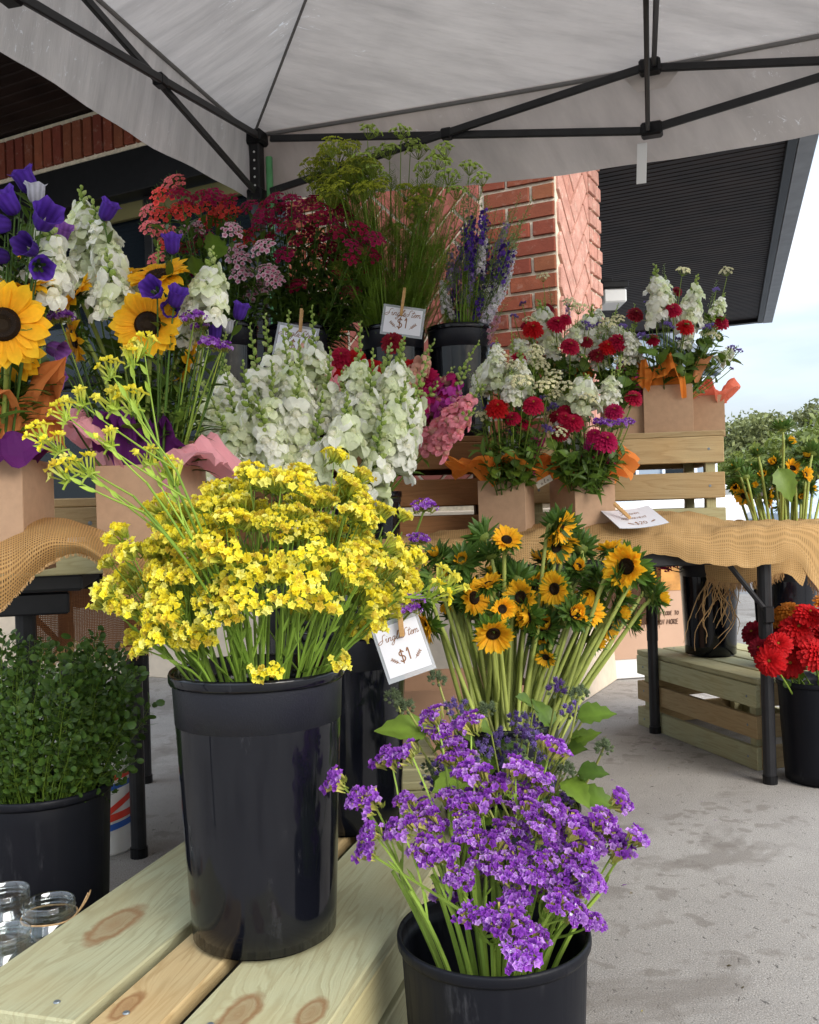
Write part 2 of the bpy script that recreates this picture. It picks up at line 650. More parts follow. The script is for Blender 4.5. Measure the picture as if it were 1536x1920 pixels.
# ------------------------------------------------------------------ ground
def concrete():
    m, nt, b, o = mat('concrete_pavement')
    tc = nt.nodes.new('ShaderNodeTexCoord')
    v = tc.outputs['Object']
    n1 = noise(nt, v, 1.6, 6, 0.6)
    n2 = noise(nt, v, 12, 6, 0.7)
    n3 = noise(nt, v, 330, 3, 0.65)
    n4 = noise(nt, v, 120, 4, 0.7)
    c = mixc(nt, ramp(nt, n1, [(0.35, 0.0), (0.7, 1.0)]), (0.38, 0.36, 0.33), (0.26, 0.24, 0.22))
    c = mixc(nt, ramp(nt, n2, [(0.35, 0.0), (0.75, 0.55)]), c, (0.27, 0.255, 0.235))
    sp = ramp(nt, n3, [(0.30, 0.25), (0.44, 0.90), (0.58, 1.05), (0.70, 1.9)])
    c = mixc(nt, 0.9, c, sp, 'MULTIPLY')
    # dark pits and grit, stretched a little
    mp = nt.nodes.new('ShaderNodeMapping')
    mp.inputs['Scale'].default_value = (1, 0.5, 1)
    mp.inputs['Rotation'].default_value = (0, 0, 0.5)
    nt.links.new(v, mp.inputs['Vector'])
    pit = ramp(nt, noise(nt, mp.outputs[0], 75, 3, 0.75), [(0.635, 0.0), (0.675, 1.0)])
    c = mixc(nt, math_(nt, 'MULTIPLY', pit, 0.75), c, (0.06, 0.055, 0.05))
    # water drops and stains
    vo = nt.nodes.new('ShaderNodeTexVoronoi')
    vo.inputs['Scale'].default_value = 12.0
    vo.inputs['Randomness'].default_value = 1.0
    ad = nt.nodes.new('ShaderNodeMixRGB')
    ad.blend_type = 'ADD'
    ad.inputs[0].default_value = 0.16
    nz = nt.nodes.new('ShaderNodeTexNoise')
    nz.inputs['Scale'].default_value = 18
    nt.links.new(v, nz.inputs['Vector'])
    nt.links.new(v, ad.inputs[1])
    nt.links.new(nz.outputs['Color'], ad.inputs[2])
    nt.links.new(ad.outputs[0], vo.inputs['Vector'])
    drop = ramp(nt, vo.outputs['Distance'], [(0.26, 1.0), (0.40, 0.0)])
    mask = ramp(nt, noise(nt, v, 2.6, 3), [(0.40, 0.0), (0.56, 1.0)])
    c = mixc(nt, math_(nt, 'MULTIPLY', math_(nt, 'MULTIPLY', drop, mask), 0.55), c, (0.17, 0.15, 0.13))
    big = ramp(nt, noise(nt, v, 1.9, 5, 0.6, 0.6), [(0.57, 0.0), (0.63, 1.0)])
    c = mixc(nt, math_(nt, 'MULTIPLY', big, 0.6), c, (0.17, 0.15, 0.13))
    # crack
    p0, p1 = UZ(1105, 1450, 0), UZ(1385, 1570, 0)
    d = norm(p1 - p0)
    sp_ = nt.nodes.new('ShaderNodeSeparateXYZ')
    nt.links.new(v, sp_.inputs[0])
    e = math_(nt, 'ADD', math_(nt, 'MULTIPLY', sp_.outputs[0], -d[1]), math_(nt, 'MULTIPLY', sp_.outputs[1], d[0]))
    e = math_(nt, 'SUBTRACT', e, -p0[0] * d[1] + p0[1] * d[0])
    e = math_(nt, 'ADD', e, math_(nt, 'MULTIPLY', math_(nt, 'SUBTRACT', noise(nt, v, 5, 6, 0.7), 0.5), 0.22))
    cr = ramp(nt, math_(nt, 'ABSOLUTE', e), [(0.0008, 1.0), (0.004, 0.0)])
    gate = ramp(nt, noise(nt, v, 6, 4), [(0.44, 0.15), (0.56, 1.0)])
    c = mixc(nt, math_(nt, 'MULTIPLY', math_(nt, 'MULTIPLY', cr, gate), 0.85), c, (0.05, 0.045, 0.04))
    nt.links.new(c, b.inputs['Base Color'])
    b.inputs['Roughness'].default_value = 0.85
    b.inputs['Specular IOR Level'].default_value = 0.3
    h = math_(nt, 'ADD', math_(nt, 'MULTIPLY', n4, 0.6), n3)
    h = math_(nt, 'SUBTRACT', h, math_(nt, 'MULTIPLY', pit, 1.0))
    bump(nt, b, h, 0.45, 0.003)
    return m


M['concrete'] = concrete()
M['asphalt'] = simple('asphalt', (0.22, 0.22, 0.22), 0.9, 0, 30, 0.35, 0.3)
M['grass'] = simple('verge', (0.07, 0.11, 0.03), 0.9, 0, 3, 0.5)


def sheet(name, x0, y0, x1, y1, z, m, nx=1, ny=1):
    V, F = [], []
    for j in range(ny + 1):
        for i in range(nx + 1):
            V.append((x0 + (x1 - x0) * i / nx, y0 + (y1 - y0) * j / ny, z))
    for j in range(ny):
        for i in range(nx):
            a = j * (nx + 1) + i
            F.append((a, a + 1, a + nx + 2, a + nx + 1))
    o = part(name, MB().add(V, F).mesh(name, m))
    o['kind'] = 'structure'
    return o


sheet('ground', -900, -900, 900, 900, -0.16, M['grass'])
sheet('parking_lot', -60, -60, 60, 45, -0.12, M['asphalt'])
V, F = cbox(40, 34, 0.12, 0.01)
pv = part('pavement', MB().add(V + np.array([0, 0, -0.06]), F).mesh('pavement', M['concrete']))
pv.location = (-11.5, -8.5, 0)
pv['kind'] = 'structure'

# ------------------------------------------------------------------ building: brick column, wall, soffit
C1 = np.array([0.653, 3.93])
TH = math.radians(27)
u2 = np.array([-math.cos(TH), math.sin(TH)])
n2 = np.array([-math.sin(TH), -math.cos(TH)])
w2 = -n2


def brick_mat(name, cols, light_wash=0.0):
    m, nt, b, o = mat(name)
    oi = nt.nodes.new('ShaderNodeObjectInfo')
    v = objvec(nt)
    c = ramp(nt, oi.outputs['Random'], [(i / (len(cols) - 1), k) for i, k in enumerate(cols)])
    n1 = noise(nt, v, 14, 5, 0.65)
    c = mixc(nt, ramp(nt, n1, [(0.35, 0.0), (0.75, 0.55)]), c, (0.12, 0.035, 0.02))
    speck = ramp(nt, noise(nt, v, 260, 2, 0.6), [(0.62, 0.0), (0.69, 1.0)])
    c = mixc(nt, math_(nt, 'MULTIPLY', speck, 0.7), c, (0.05, 0.015, 0.012))
    w = ramp(nt, noise(nt, v, 22, 6, 0.75), [(0.56, 0.0), (0.68, 1.0)])
    c = mixc(nt, math_(nt, 'MULTIPLY', w, 0.16 + light_wash * 1.3), c, (0.62, 0.52, 0.42))  # pale patches; the extra amount stands for bright light on the side face
    nt.links.new(c, b.inputs['Base Color'])
    b.inputs['Roughness'].default_value = 0.9
    b.inputs['Specular IOR Level'].default_value = 0.2
    bump(nt, b, math_(nt, 'ADD', n1, noise(nt, v, 180, 3, 0.7)), 0.6, 0.004)
    return m


M['brick'] = brick_mat('red_brick', [(0.22, 0.050, 0.030), (0.28, 0.085, 0.042), (0.165, 0.036, 0.026), (0.25, 0.090, 0.042), (0.19, 0.042, 0.029)])
M['brick_pink_lit'] = brick_mat('pink_brick_painted_lit', [(0.56, 0.29, 0.23), (0.62, 0.34, 0.27), (0.52, 0.25, 0.19)], 0.35)  # side face: whitening by bright light painted into the pink brick colour
M['brick_smooth'] = simple('smooth_red_brick', (0.27, 0.075, 0.055), 0.8, 0, 9, 0.25, 0.3)
M['mortar'] = simple('mortar', (0.68, 0.60, 0.46), 0.95, 0, 45, 0.25, 0.8)
M['plinth'] = simple('cream_painted_masonry', (0.66, 0.55, 0.42), 0.85, 0, 16, 0.12, 0.3)
M['black_metal'] = simple('black_powder_coated_metal', (0.008, 0.008, 0.009), 0.45, 0, 25, 0.3, 0, 0.2)
M['table_leg'] = simple('charcoal_table_tube', (0.016, 0.016, 0.018), 0.40, 0, 25, 0.3, 0, 0.3)


def clip(poly, x0, x1, y0, y1):
    for ax, lim, sg in ((0, x0, 1), (0, x1, -1), (1, y0, 1), (1, y1, -1)):
        out = []
        for i in range(len(poly)):
            a, b_ = poly[i], poly[(i + 1) % len(poly)]
            ia, ib = (a[ax] - lim) * sg >= 0, (b_[ax] - lim) * sg >= 0
            if ia:
                out.append(a)
            if ia != ib:
                t = (lim - a[ax]) / (b_[ax] - a[ax])
                out.append((a[0] + t * (b_[0] - a[0]), a[1] + t * (b_[1] - a[1])))
        poly = out
        if len(poly) < 3:
            return []
    return poly


def area(p):
    return abs(sum(p[i][0] * p[(i + 1) % len(p)][1] - p[(i + 1) % len(p)][0] * p[i][1] for i in range(len(p)))) / 2


def brick_poly(parent, poly, org, ax, nrm, m, depth=0.02, proud=0.0, base=(0, 0, 0)):
    """a brick face polygon (s, z) on the wall plane, extruded outwards, edges softened"""
    if len(poly) < 3 or area(poly) < 0.0006:
        return
    cx = sum(p[0] for p in poly) / len(poly)
    cy = sum(p[1] for p in poly) / len(poly)
    sh = 0.004
    ring0 = [(p[0] + R.uniform(-.0012, .0012), p[1] + R.uniform(-.0012, .0012)) for p in poly]
    V = []
    for p in ring0:
        V.append((p[0] - cx, p[1] - cy, -0.012))
    for p in ring0:
        V.append((p[0] - cx, p[1] - cy, depth - 0.003))
    for p in ring0:
        dx, dy = p[0] - cx, p[1] - cy
        l = math.hypot(dx, dy) + 1e-6
        V.append((dx - dx / l * sh, dy - dy / l * sh, depth))
    n = len(poly)
    F = [(i, (i + 1) % n, n + (i + 1) % n, n + i) for i in range(n)]
    F += [(n + i, n + (i + 1) % n, 2 * n + (i + 1) % n, 2 * n + i) for i in range(n)]
    F.append(tuple(2 * n + i for i in range(n)))
    me = MB().add(V, F).mesh('brick', m)
    p = np.array([org[0] + ax[0] * cx + nrm[0] * proud, org[1] + ax[1] * cx + nrm[1] * proud, cy]) - np.asarray(base)
    X, Z = np.array([ax[0], ax[1], 0]), np.array([nrm[0], nrm[1], 0])
    part('brick', me, parent, mat4(np.array([X, np.array([0, 0, 1.0]), Z]), p))


def wall_quad(mb, org, ax, s0, s1, z0, z1, nrm, off):
    P = lambda s, z: (org[0] + ax[0] * s + nrm[0] * off, org[1] + ax[1] * s + nrm[1] * off, z)
    mb.add([P(s0, z0), P(s1, z0), P(s1, z1), P(s0, z1)], [(0, 1, 2, 3)])


CW, CD, PITCH = 1.36, 0.68, 0.0757
J = 0.015
col_base = (C1[0], C1[1], 0)
column = thing('brick_column', 'wide red brick column with herringbone panels behind the flower crates', 'column', col_base)


def off(p):
    return np.asarray(p, float) - np.array(col_base)


# core (mortar)
mbc = MB()
cs = [C1, C1 + u2 * CW, C1 + u2 * CW + w2 * CD, C1 + w2 * CD]
zs = [0.80, 3.06]
Vc = [(p[0] - C1[0], p[1] - C1[1], z) for z in zs for p in cs]
mbc.add(Vc, [(0, 1, 5, 4), (1, 2, 6, 5), (2, 3, 7, 6), (3, 0, 4, 7), (4, 5, 6, 7), (3, 2, 1, 0)])
part('mortar', mbc.mesh('mortar', M['mortar']), column)


def running(org, ax, nrm, s0, s1, z0, z1, m, base, parent, mod=0.22):
    k = 0
    z = z0
    while z + PITCH <= z1 + 1e-6:
        s = s0 - (mod / 2 if k % 2 else 0)
        while s < s1 - 0.02:
            a, b_ = max(s, s0), min(s + mod - J, s1)
            if b_ - a > 0.03:
                brick_poly(parent, [(a, z), (b_, z), (b_, z + PITCH - J), (a, z + PITCH - J)], org, ax, nrm, m, 0.012 + R.uniform(0, .004), 0, base)
            s += mod
        z += PITCH
        k += 1


def herring(org, ax, nrm, s0, s1, z0, z1, m, base, parent, L=0.20, Wd=0.084, scale_s=1.0):
    c, s_ = math.cos(math.pi / 4), math.sin(math.pi / 4)
    Lm, Wm = 3 * Wd + 3 * J * 0.9, Wd + J * 0.9
    L = Lm - J
    span = int(3.5 / Wm)
    for i in range(-span, span):
        for j in range(-6, 7):
            # 3:1 herringbone lattice
            for hv in (0, 1):
                if hv == 0:
                    x, y = i * Wm + j * 6 * Wm * 0.5 * 2, i * Wm
                    rect = [(x, y), (x + L, y), (x + L, y + Wd), (x, y + Wd)]
                else:
                    x, y = i * Wm + j * 6 * Wm - Wm, i * Wm
                    rect = [(x, y), (x + Wd, y), (x + Wd, y + L), (x, y + L)]
                pl = [(px * c - py * s_, px * s_ + py * c) for px, py in rect]
                pl = [(p[0] + (s0 + s1) / 2, p[1] + (z0 + z1) / 2 - 0.1) for p in pl]
                if max(p[0] for p in pl) < s0 or min(p[0] for p in pl) > s1 or max(p[1] for p in pl) < z0 or min(p[1] for p in pl) > z1:
                    continue
                brick_poly(parent, clip(pl, s0, s1, z0, z1), org, ax, nrm, m, 0.012 + R.uniform(0, .003), 0, base)


running(C1, u2, n2, 0.004, 0.326, 0.86, 2.60, M['brick'], col_base, column)
running(C1, u2, n2, 1.03, 1.356, 0.86, 2.60, M['brick'], col_base, column)
herring(C1, u2, n2, 0.345, 1.015, 0.88, 2.45, M['brick_smooth'], col_base, column)
r2 = -u2
herring(C1, w2, r2, 0.012, 0.46, 0.95, 2.62, M['brick_pink_lit'], col_base, column)
running(C1, w2, r2, 0.475, 0.676, 0.95, 2.62, M['brick_pink_lit'], col_base, column, 0.13)

# painted plinth of the column
for i, (z0, z1, pr) in enumerate(((0, 0.76, 0.03), (0.76, 0.84, 0.045))):
    w_, d_ = CW + 2 * pr, CD + 2 * pr
    V, F = cbox(w_, d_, z1 - z0, 0.006)
    ctr = C1 + u2 * CW / 2 + w2 * CD / 2
    part('plinth' if i == 0 else 'plinth_cap', MB().add(V, F).mesh('plinth', M['plinth']), column,
         mat4(np.array([[u2[0], u2[1], 0], [w2[0], w2[1], 0], [0, 0, 1.0]]) * np.array([[1], [1], [1]]), off((ctr[0], ctr[1], (z0 + z1) / 2))))

# storefront wall to the left of the column
wb = C1 + u2 * (CW + 0.01)
shop = thing('shop_wall', 'brick shop wall with black framed windows and a soldier course above them', 'wall', (wb[0], wb[1], 0))
SB = (wb[0], wb[1], 0)


def soff(p):
    return np.asarray(p, float) - np.array(SB)


def wbox(name, s0, s1, z0, z1, o0, o1, m, ch=0.004):
    V, F = cbox(s1 - s0, o1 - o0, z1 - z0, ch)
    c = C1 + u2 * (s0 + s1) / 2 + n2 * (o0 + o1) / 2
    return part(name, MB().add(V, F).mesh(name, m), shop,
                mat4(np.array([[u2[0], u2[1], 0], [-n2[0], -n2[1], 0], [0, 0, 1.0]]), soff((c[0], c[1], (z0 + z1) / 2))))


glass, nt, b, o = mat('dark_window_glass')
b.inputs['Base Color'].default_value = (0.008, 0.012, 0.016, 1)
b.inputs['Roughness'].default_value = 0.02
b.inputs['IOR'].default_value = 1.36
gl = nt.nodes.new('ShaderNodeBsdfGlossy')
gl.inputs['Color'].default_value = (0.62, 0.75, 0.85, 1)
gl.inputs['Roughness'].default_value = 0.015
mx = nt.nodes.new('ShaderNodeMixShader')
mx.inputs[0].default_value = 0.015
nt.links.new(b.outputs[0], mx.inputs[1])
nt.links.new(gl.outputs[0], mx.inputs[2])
nt.links.new(mx.outputs[0], o.inputs[0])
M['glass_dark'] = glass

wbox('mortar', 1.38, 8.0, 2.83, 3.09, -0.20, -0.006, M['mortar'])
s = 1.40
while s < 4.6:
    brick_poly(shop, [(s, 2.85), (s + PITCH - J, 2.85), (s + PITCH - J, 3.058), (s, 3.058)], C1, u2, n2, M['brick'], 0.012 + R.uniform(0, .004), 0, SB)
    s += PITCH
wbox('lintel', 1.38, 8.0, 2.60, 2.825, -0.22, 0.0, M['black_metal'])
wbox('sill_wall', 1.38, 8.0, 0.0, 0.35, -0.22, 0.0, M['plinth'])
M['olive'] = simple('olive_band', (0.11, 0.095, 0.028), 0.6)
for (a, b_) in ((1.6, 2.28), (2.36, 3.30)):
    wbox('header_band', a, b_, 2.50, 2.59, -0.13, -0.10, M['olive'])
ww = [1.38, 2.32, 3.36, 3.52, 4.6, 6.2, 8.0]
for a, b_ in zip(ww[:-1], ww[1:]):
    wbox('window_pane', a + 0.03, b_ - 0.03, 0.42, 2.59, -0.16, -0.145, M['glass_dark'], 0.001)
for a in ww:
    wbox('mullion', a - 0.03, a + 0.03, 0.35, 2.60, -0.19, -0.09, M['black_metal'])
wbox('window_rail', 1.38, 8.0, 0.352, 0.42, -0.188, -0.092, M['black_metal'])
wbox('window_rail', 1.38, 8.0, 1.62, 1.67, -0.187, -0.093, M['black_metal'])

# soffit: ribbed metal underside of the roof overhang, with its fascia
M['soffit'] = simple('brown_ribbed_metal', (0.022, 0.0135, 0.0110), 0.55, 0.0, 3.5, 0.55, 0, 0.12)
M['fascia'] = simple('grey_metal_fascia', (0.20, 0.205, 0.215), 0.5, 0.1, 8, 0.2)
ZS = 3.10
P2 = np.array([4.42, 11.5])
wd = norm(np.array([2.46, 5.75]) - P2)            # towards the camera
roof = thing('roof_overhang', 'dark ribbed roof overhang running out past the brick column', 'roof', (P2[0], P2[1], ZS))
mb = MB()
Lr = 8.3
LU = 16.0
LX = 12.4
nr = 156
st = LX / nr
prof = []
for i in range(nr):
    a = i * st
    prof += [(a, 0), (a + st * 0.68, 0), (a + st * 0.78, 0.004), (a + st * 0.90, 0.004)]
prof.append((LX, 0))
V, F = [], []
s_start = lambda t: max(0.0, (t - Lr) * -wd[1] / u2[1])
for (t, z) in prof:
    for s_ in (s_start(t), LU):
        V.append((wd[0] * t + u2[0] * s_, wd[1] * t + u2[1] * s_, z))
for i in range(len(prof) - 1):
    F.append((2 * i, 2 * i + 1, 2 * i + 3, 2 * i + 2))
me = mb.add(V, F).mesh('soffit', M['soffit'])
part('soffit', me, roof)
V = []
for z in (0.03, 0.28):
    for (t, s_) in ((0, 0), (Lr, 0), (LX, s_start(LX)), (LX, LU), (0, LU)):
        V.append((wd[0] * t + u2[0] * s_, wd[1] * t + u2[1] * s_, z))
part('roof_deck', MB().add(V, [(0, 1, 2, 3, 4), (9, 8, 7, 6, 5)] + [(i, 5 + i, 5 + (i + 1) % 5, (i + 1) % 5) for i in range(5)]).mesh('roof_deck', M['fascia']), roof)
# fascia boards: right edge and far edge
e = np.array([wd[1], -wd[0]])
if e[0] < 0:
    e = -e
fb = lambda t, s_, o_, z: np.array([P2[0] + wd[0] * t + u2[0] * s_ + e[0] * o_, P2[1] + wd[1] * t + u2[1] * s_ + e[1] * o_, z])
RB = (P2[0], P2[1], ZS)
bar('fascia', fb(-0.1, 0, 0.06, ZS + 0.08), fb(Lr, 0, 0.06, ZS + 0.08), 0.11, 0.26, M['fascia'], roof, RB)
bar('fascia_trim', fb(-0.05, 0, -0.03, ZS - 0.03), fb(Lr, 0, -0.03, ZS - 0.03), 0.06, 0.05, M['black_metal'], roof, RB)
bar('far_fascia', fb(-0.06, -0.06, 0, ZS + 0.06), fb(-0.06, LU, 0, ZS + 0.06), 0.10, 0.20, M['black_metal'], roof, RB)

# lamp box on the far side of the column
lp = U(1146, 562, 6.2)
lamp = thing('wall_lamp', 'white box lamp under a black bracket behind the brick column', 'lamp', lp)
M['white_plastic'] = simple('white_plastic', (0.75, 0.75, 0.74), 0.4)
part('lamp_shade', boxmesh('lamp_shade', 0.15, 0.26, 0.09, M['white_plastic'], 0.01), lamp)
part('bracket', boxmesh('bracket', 0.17, 0.30, 0.04, M['black_metal'], 0.005), lamp, (0.0, 0, 0.068))
part('bracket_arm', boxmesh('bracket_arm', 0.42, 0.05, 0.05, M['black_metal'], 0.005), lamp, (-0.20, 0.0, 0.115))
part('bracket_post', boxmesh('bracket_post', 0.05, 0.05, ZS - lp[2] - 0.155, M['black_metal'], 0.005), lamp, (-0.1, 0.0, 0.155 + (ZS - lp[2] - 0.155) / 2))

# ------------------------------------------------------------------ canopy tent
def canvas():
    m, nt, b, o = mat('grey_tent_fabric')
    tc = nt.nodes.new('ShaderNodeTexCoord')
    v = tc.outputs['Object']
    n1 = noise(nt, v, 1.8, 5, 0.6, 0.4)
    mp = nt.nodes.new('ShaderNodeMapping')
    mp.inputs['Scale'].default_value = (1.2, 9, 1.2)
    mp.inputs['Rotation'].default_value = (0, 0, -0.35)
    nt.links.new(v, mp.inputs['Vector'])
    st = noise(nt, mp.outputs[0], 2.4, 5, 0.6)
    c = mixc(nt, ramp(nt, n1, [(0.3, 0), (0.75, 0.8)]), (0.66, 0.605, 0.56), (0.45, 0.41, 0.38))
    c = mixc(nt, ramp(nt, st, [(0.4, 0), (0.75, 0.5)]), c, (0.26, 0.24, 0.225))
    # scuffed coating: short white scratches
    mp2 = nt.nodes.new('ShaderNodeMapping')
    mp2.inputs['Scale'].default_value = (3, 14, 6)
    mp2.inputs['Rotation'].default_value = (0.2, 0, 0.5)
    nt.links.new(v, mp2.inputs['Vector'])
    w = noise(nt, mp2.outputs[0], 3.3, 7, 0.78, 1.5)
    gate = ramp(nt, noise(nt, v, 3.1, 3), [(0.55, 0), (0.62, 1)])
    sc = math_(nt, 'MULTIPLY', ramp(nt, w, [(0.60, 0), (0.62, 1)]), gate)
    c = mixc(nt, math_(nt, 'MULTIPLY', sc, 0.8), c, (0.85, 0.85, 0.85))
    nt.links.new(c, b.inputs['Base Color'])
    b.inputs['Roughness'].default_value = 0.55
    tr = nt.nodes.new('ShaderNodeBsdfTranslucent')
    nt.links.new(c, tr.inputs[0])
    mx = nt.nodes.new('ShaderNodeMixShader')
    mx.inputs[0].default_value = 0.30
    nt.links.new(b.outputs[0], mx.inputs[1])
    nt.links.new(tr.outputs[0], mx.inputs[2])
    nt.links.new(mx.outputs[0], o.inputs[0])
    bump(nt, b, math_(nt, 'ADD', noise(nt, v, 2.2, 3), math_(nt, 'MULTIPLY', st, 0.5)), 0.35, 0.06)
    return m


M['canvas'] = canvas()
M['seam'] = simple('tent_seam', (0.16, 0.155, 0.15), 0.7)
M['frame_bar'] = simple('dark_grey_frame_steel', (0.018, 0.018, 0.019), 0.42, 0.0, 20, 0.35, 0, 0.3)
M['hub'] = simple('black_bracket_plastic', (0.005, 0.005, 0.006), 0.40, 0, 40, 0.3, 0, 0.25)
M['tape_green'] = simple('green_painted_rod', (0.13, 0.42, 0.17), 0.5, 0, 30, 0.15)

K = np.array([-0.528, 3.40, 0.0])
e1 = np.array([0.940, -0.342, 0.0])
e2 = np.array([-0.25, -0.968, 0.0])
S = 2.81
ZE, ZL, ZP = 2.22, 1.995, 3.10
tent = thing('canopy_tent', 'grey pop-up canopy tent with black scissor frame over the whole flower stand', 'tent', K)
TB = K
corners = [K, K + e1 * S, K + e1 * S + e2 * S, K + e2 * S]
CEN = (corners[0] + corners[2]) / 2
zv = lambda p, z: np.array([p[0], p[1], z])

roofn = ['roof_panel'] * 4
for i in range(4):
    A, B_ = corners[i], corners[(i + 1) % 4]
    nu, nv = 14, 10
    V, F = [], []
    for j in range(nv + 1):
        t = j / nv
        for k in range(nu + 1):
            s_ = k / nu
            p = (A * (1 - s_) + B_ * s_) * (1 - t) + CEN * t
            z = ZE + 0.015 + (ZP - ZE) * t
            sag = -0.05 * math.sin(math.pi * s_) * (1 - t) * t * 4 * 0.5 - 0.02 * math.sin(math.pi * s_) * (1 - t)
            V.append(np.array([p[0], p[1], z + sag]) - TB)
    for j in range(nv):
        for k in range(nu):
            a = j * (nu + 1) + k
            F.append((a, a + 1, a + nu + 2, a + nu + 1))
    part('roof_panel', MB().add(V, F).mesh('roof_panel', M['canvas'], True), tent)
    # valance hanging below the eave, a little wavy
    out = norm((A + B_) / 2 - CEN) * 0.035
    out[2] = 0
    V, F = [], []
    nu, nv = 40, 4
    for j in range(nv + 1):
        t = j / nv
        for k in range(nu + 1):
            s_ = k / nu
            p = A * (1 - s_) + B_ * s_
            bow = 0.018 * math.sin(s_ * 23 + i) * t + 0.012 * math.sin(s_ * 51 + 2 * i) * t
            edge = math.sin(math.pi * s_)
            sag = -0.02 * edge
            z = ZE + 0.015 + sag - t * (0.235 + 0.05 * edge)
            V.append(np.array([p[0] + out[0] * (t * 0.6 + edge * t) + out[0] * bow * 10, p[1] + out[1] * (t * 0.6 + edge * t) + out[1] * bow * 10, z]) - TB)
    for j in range(nv):
        for k in range(nu):
            a = j * (nu + 1) + k
            F.append((a, a + 1, a + nu + 2, a + nu + 1))
    part('valance', MB().add(V, F).mesh('valance', M['canvas'], True), tent)
    # seams along eave and ridge
    pts = [zv(A * (1 - t) + B_ * t, ZE + 0.004 - 0.02 * math.sin(math.pi * t)) - TB for t in np.linspace(0, 1, 15)]
    V, F = tube(pts, 0.007, 6)
    part('eave_seam', MB().add(V, F).mesh('eave_seam', M['seam'], True), tent)
    pts = [zv(A * (1 - t) + CEN * t, ZE + 0.010 + (ZP - ZE) * t - 0.006) - TB for t in np.linspace(0, 1, 9)]
    V, F = tube(pts, 0.005, 6)
    part('ridge_seam', MB().add(V, F).mesh('ridge_seam', M['seam'], True), tent)
    # leg
    for (dz0, dz1) in ((0.0, 2.20),):
        L_ = zv(A, 0)
        a_ = norm(CEN - A)
        c_ = L_ + np.array([a_[0], a_[1], 0]) * 0.03
        rows = np.array([e1, np.cross([0, 0, 1.0], e1), [0, 0, 1.0]])
        V, F = cbox(0.042, 0.042, dz1 - dz0 - 0.7, 0.004)
        part('upper_leg', MB().add(V, F).mesh('leg', M['frame_bar']), tent, mat4(rows, zv(c_, 0.7 + (dz1 - 0.7) / 2) - TB))
        V, F = cbox(0.032, 0.032, 0.75, 0.004)
        part('lower_leg', MB().add(V, F).mesh('leg', M['frame_bar']), tent, mat4(rows, zv(c_, 0.375) - TB))
        V, F = cbox(0.072, 0.072, 0.05, 0.008)
        part('corner_bracket', MB().add(V, F).mesh('corner_bracket', M['hub']), tent, mat4(rows, zv(c_, 2.205) - TB))
        V, F = cbox(0.062, 0.062, 0.05, 0.006)
        part('slider_bracket', MB().add(V, F).mesh('slider_bracket', M['hub']), tent, mat4(rows, zv(c_, ZL) - TB))
        # holes in the leg face
        for q in range(5):
            V, F = lathe([(0.0, 0.0), (0.004, 0.0), (0.004, 0.002), (0.0, 0.002)], 8)
            part('rivet', MB().add(V, F, (0.5, 0.5, 0.5)).mesh('rivet', M['white_plastic']), tent,
                 mat4(basis_z(-e2 if i else e2), zv(c_ + (e2 if not i else -e2) * 0.021, 2.15 - q * 0.03) - TB))
    # scissor truss along this side
    ins = norm(CEN - (A + B_) / 2) * 0.035
    ins[2] = 0
    dirn = norm(B_ - A)
    zU, zL = 2.19, ZL
    for h in range(2):
        a0, a1 = (0.03, 0.5) if h == 0 else (0.5, 0.97)
        pA, pB = A * (1 - a0) + B_ * a0 + ins, A * (1 - a1) + B_ * a1 + ins
        bar('truss_bar', zv(pA, zU), zv(pB, zL), 0.013, 0.025, M['frame_bar'], tent, TB)
        bar('truss_bar', zv(pA + ins * 0.45, zL), zv(pB + ins * 0.45, zU), 0.013, 0.025, M['frame_bar'], tent, TB)
        mid = (pA + pB) / 2 + ins * 0.2
        V, F = cbox(0.038, 0.034, 0.036, 0.005)
        part('joint', MB().add(V, F).mesh('joint', M['hub']), tent, mat4(np.array([dirn, np.cross([0, 0, 1.0], dirn), [0, 0, 1.0]]), zv(mid, (zU + zL) / 2) - TB))
    mid = (A + B_) / 2 + ins * 1.2
    rows = np.array([dirn, np.cross([0, 0, 1.0], dirn), [0, 0, 1.0]])
    for z in (zU, zL):
        V, F = cbox(0.065, 0.045, 0.042, 0.006)
        part('truss_bracket', MB().add(V, F).mesh('truss_bracket', M['hub']), tent, mat4(rows, zv(mid, z) - TB))
    inn = zv(CEN, 0) - zv(mid, 0)
    for (za, zb, o_) in ((zU, 1.93, 0.012), (zL, 2.22, -0.012)):
        sd = dirn * o_
        bar('roof_truss_bar', zv(mid + inn * 0.02 + sd, za), zv(mid + inn * 0.97 + sd, zb), 0.014, 0.026, M['frame_bar'], tent, TB)
V, F = cbox(0.12, 0.12, 0.07, 0.01)
part('centre_hub', MB().add(V, F).mesh('centre_hub', M['hub']), tent, zv(CEN, 1.93) - TB)
V, F = cbox(0.12, 0.12, 0.07, 0.01)
part('centre_hub', MB().add(V, F).mesh('centre_hub', M['hub']), tent, zv(CEN, 2.22) - TB)
bar('centre_pole', zv(CEN, 1.9), zv(CEN, ZP - 0.02), 0.03, 0.03, M['frame_bar'], tent, TB, up=(0, 1, 0))
# fabric gusset at the middle of the back eave
gm = (corners[0] + corners[1]) / 2
V = [zv(gm - e1 * 0.085 + e2 * 0.012, ZE - 0.03) - TB, zv(gm + e1 * 0.10 + e2 * 0.012, ZE - 0.03) - TB, zv(gm + e1 * 0.045 + e2 * 0.05, ZE - 0.105) - TB, zv(gm - e1 * 0.04 + e2 * 0.05, ZE - 0.105) - TB]
part('gusset', MB().add(V, [(0, 1, 2, 3)]).mesh('gusset', M['canvas']), tent)
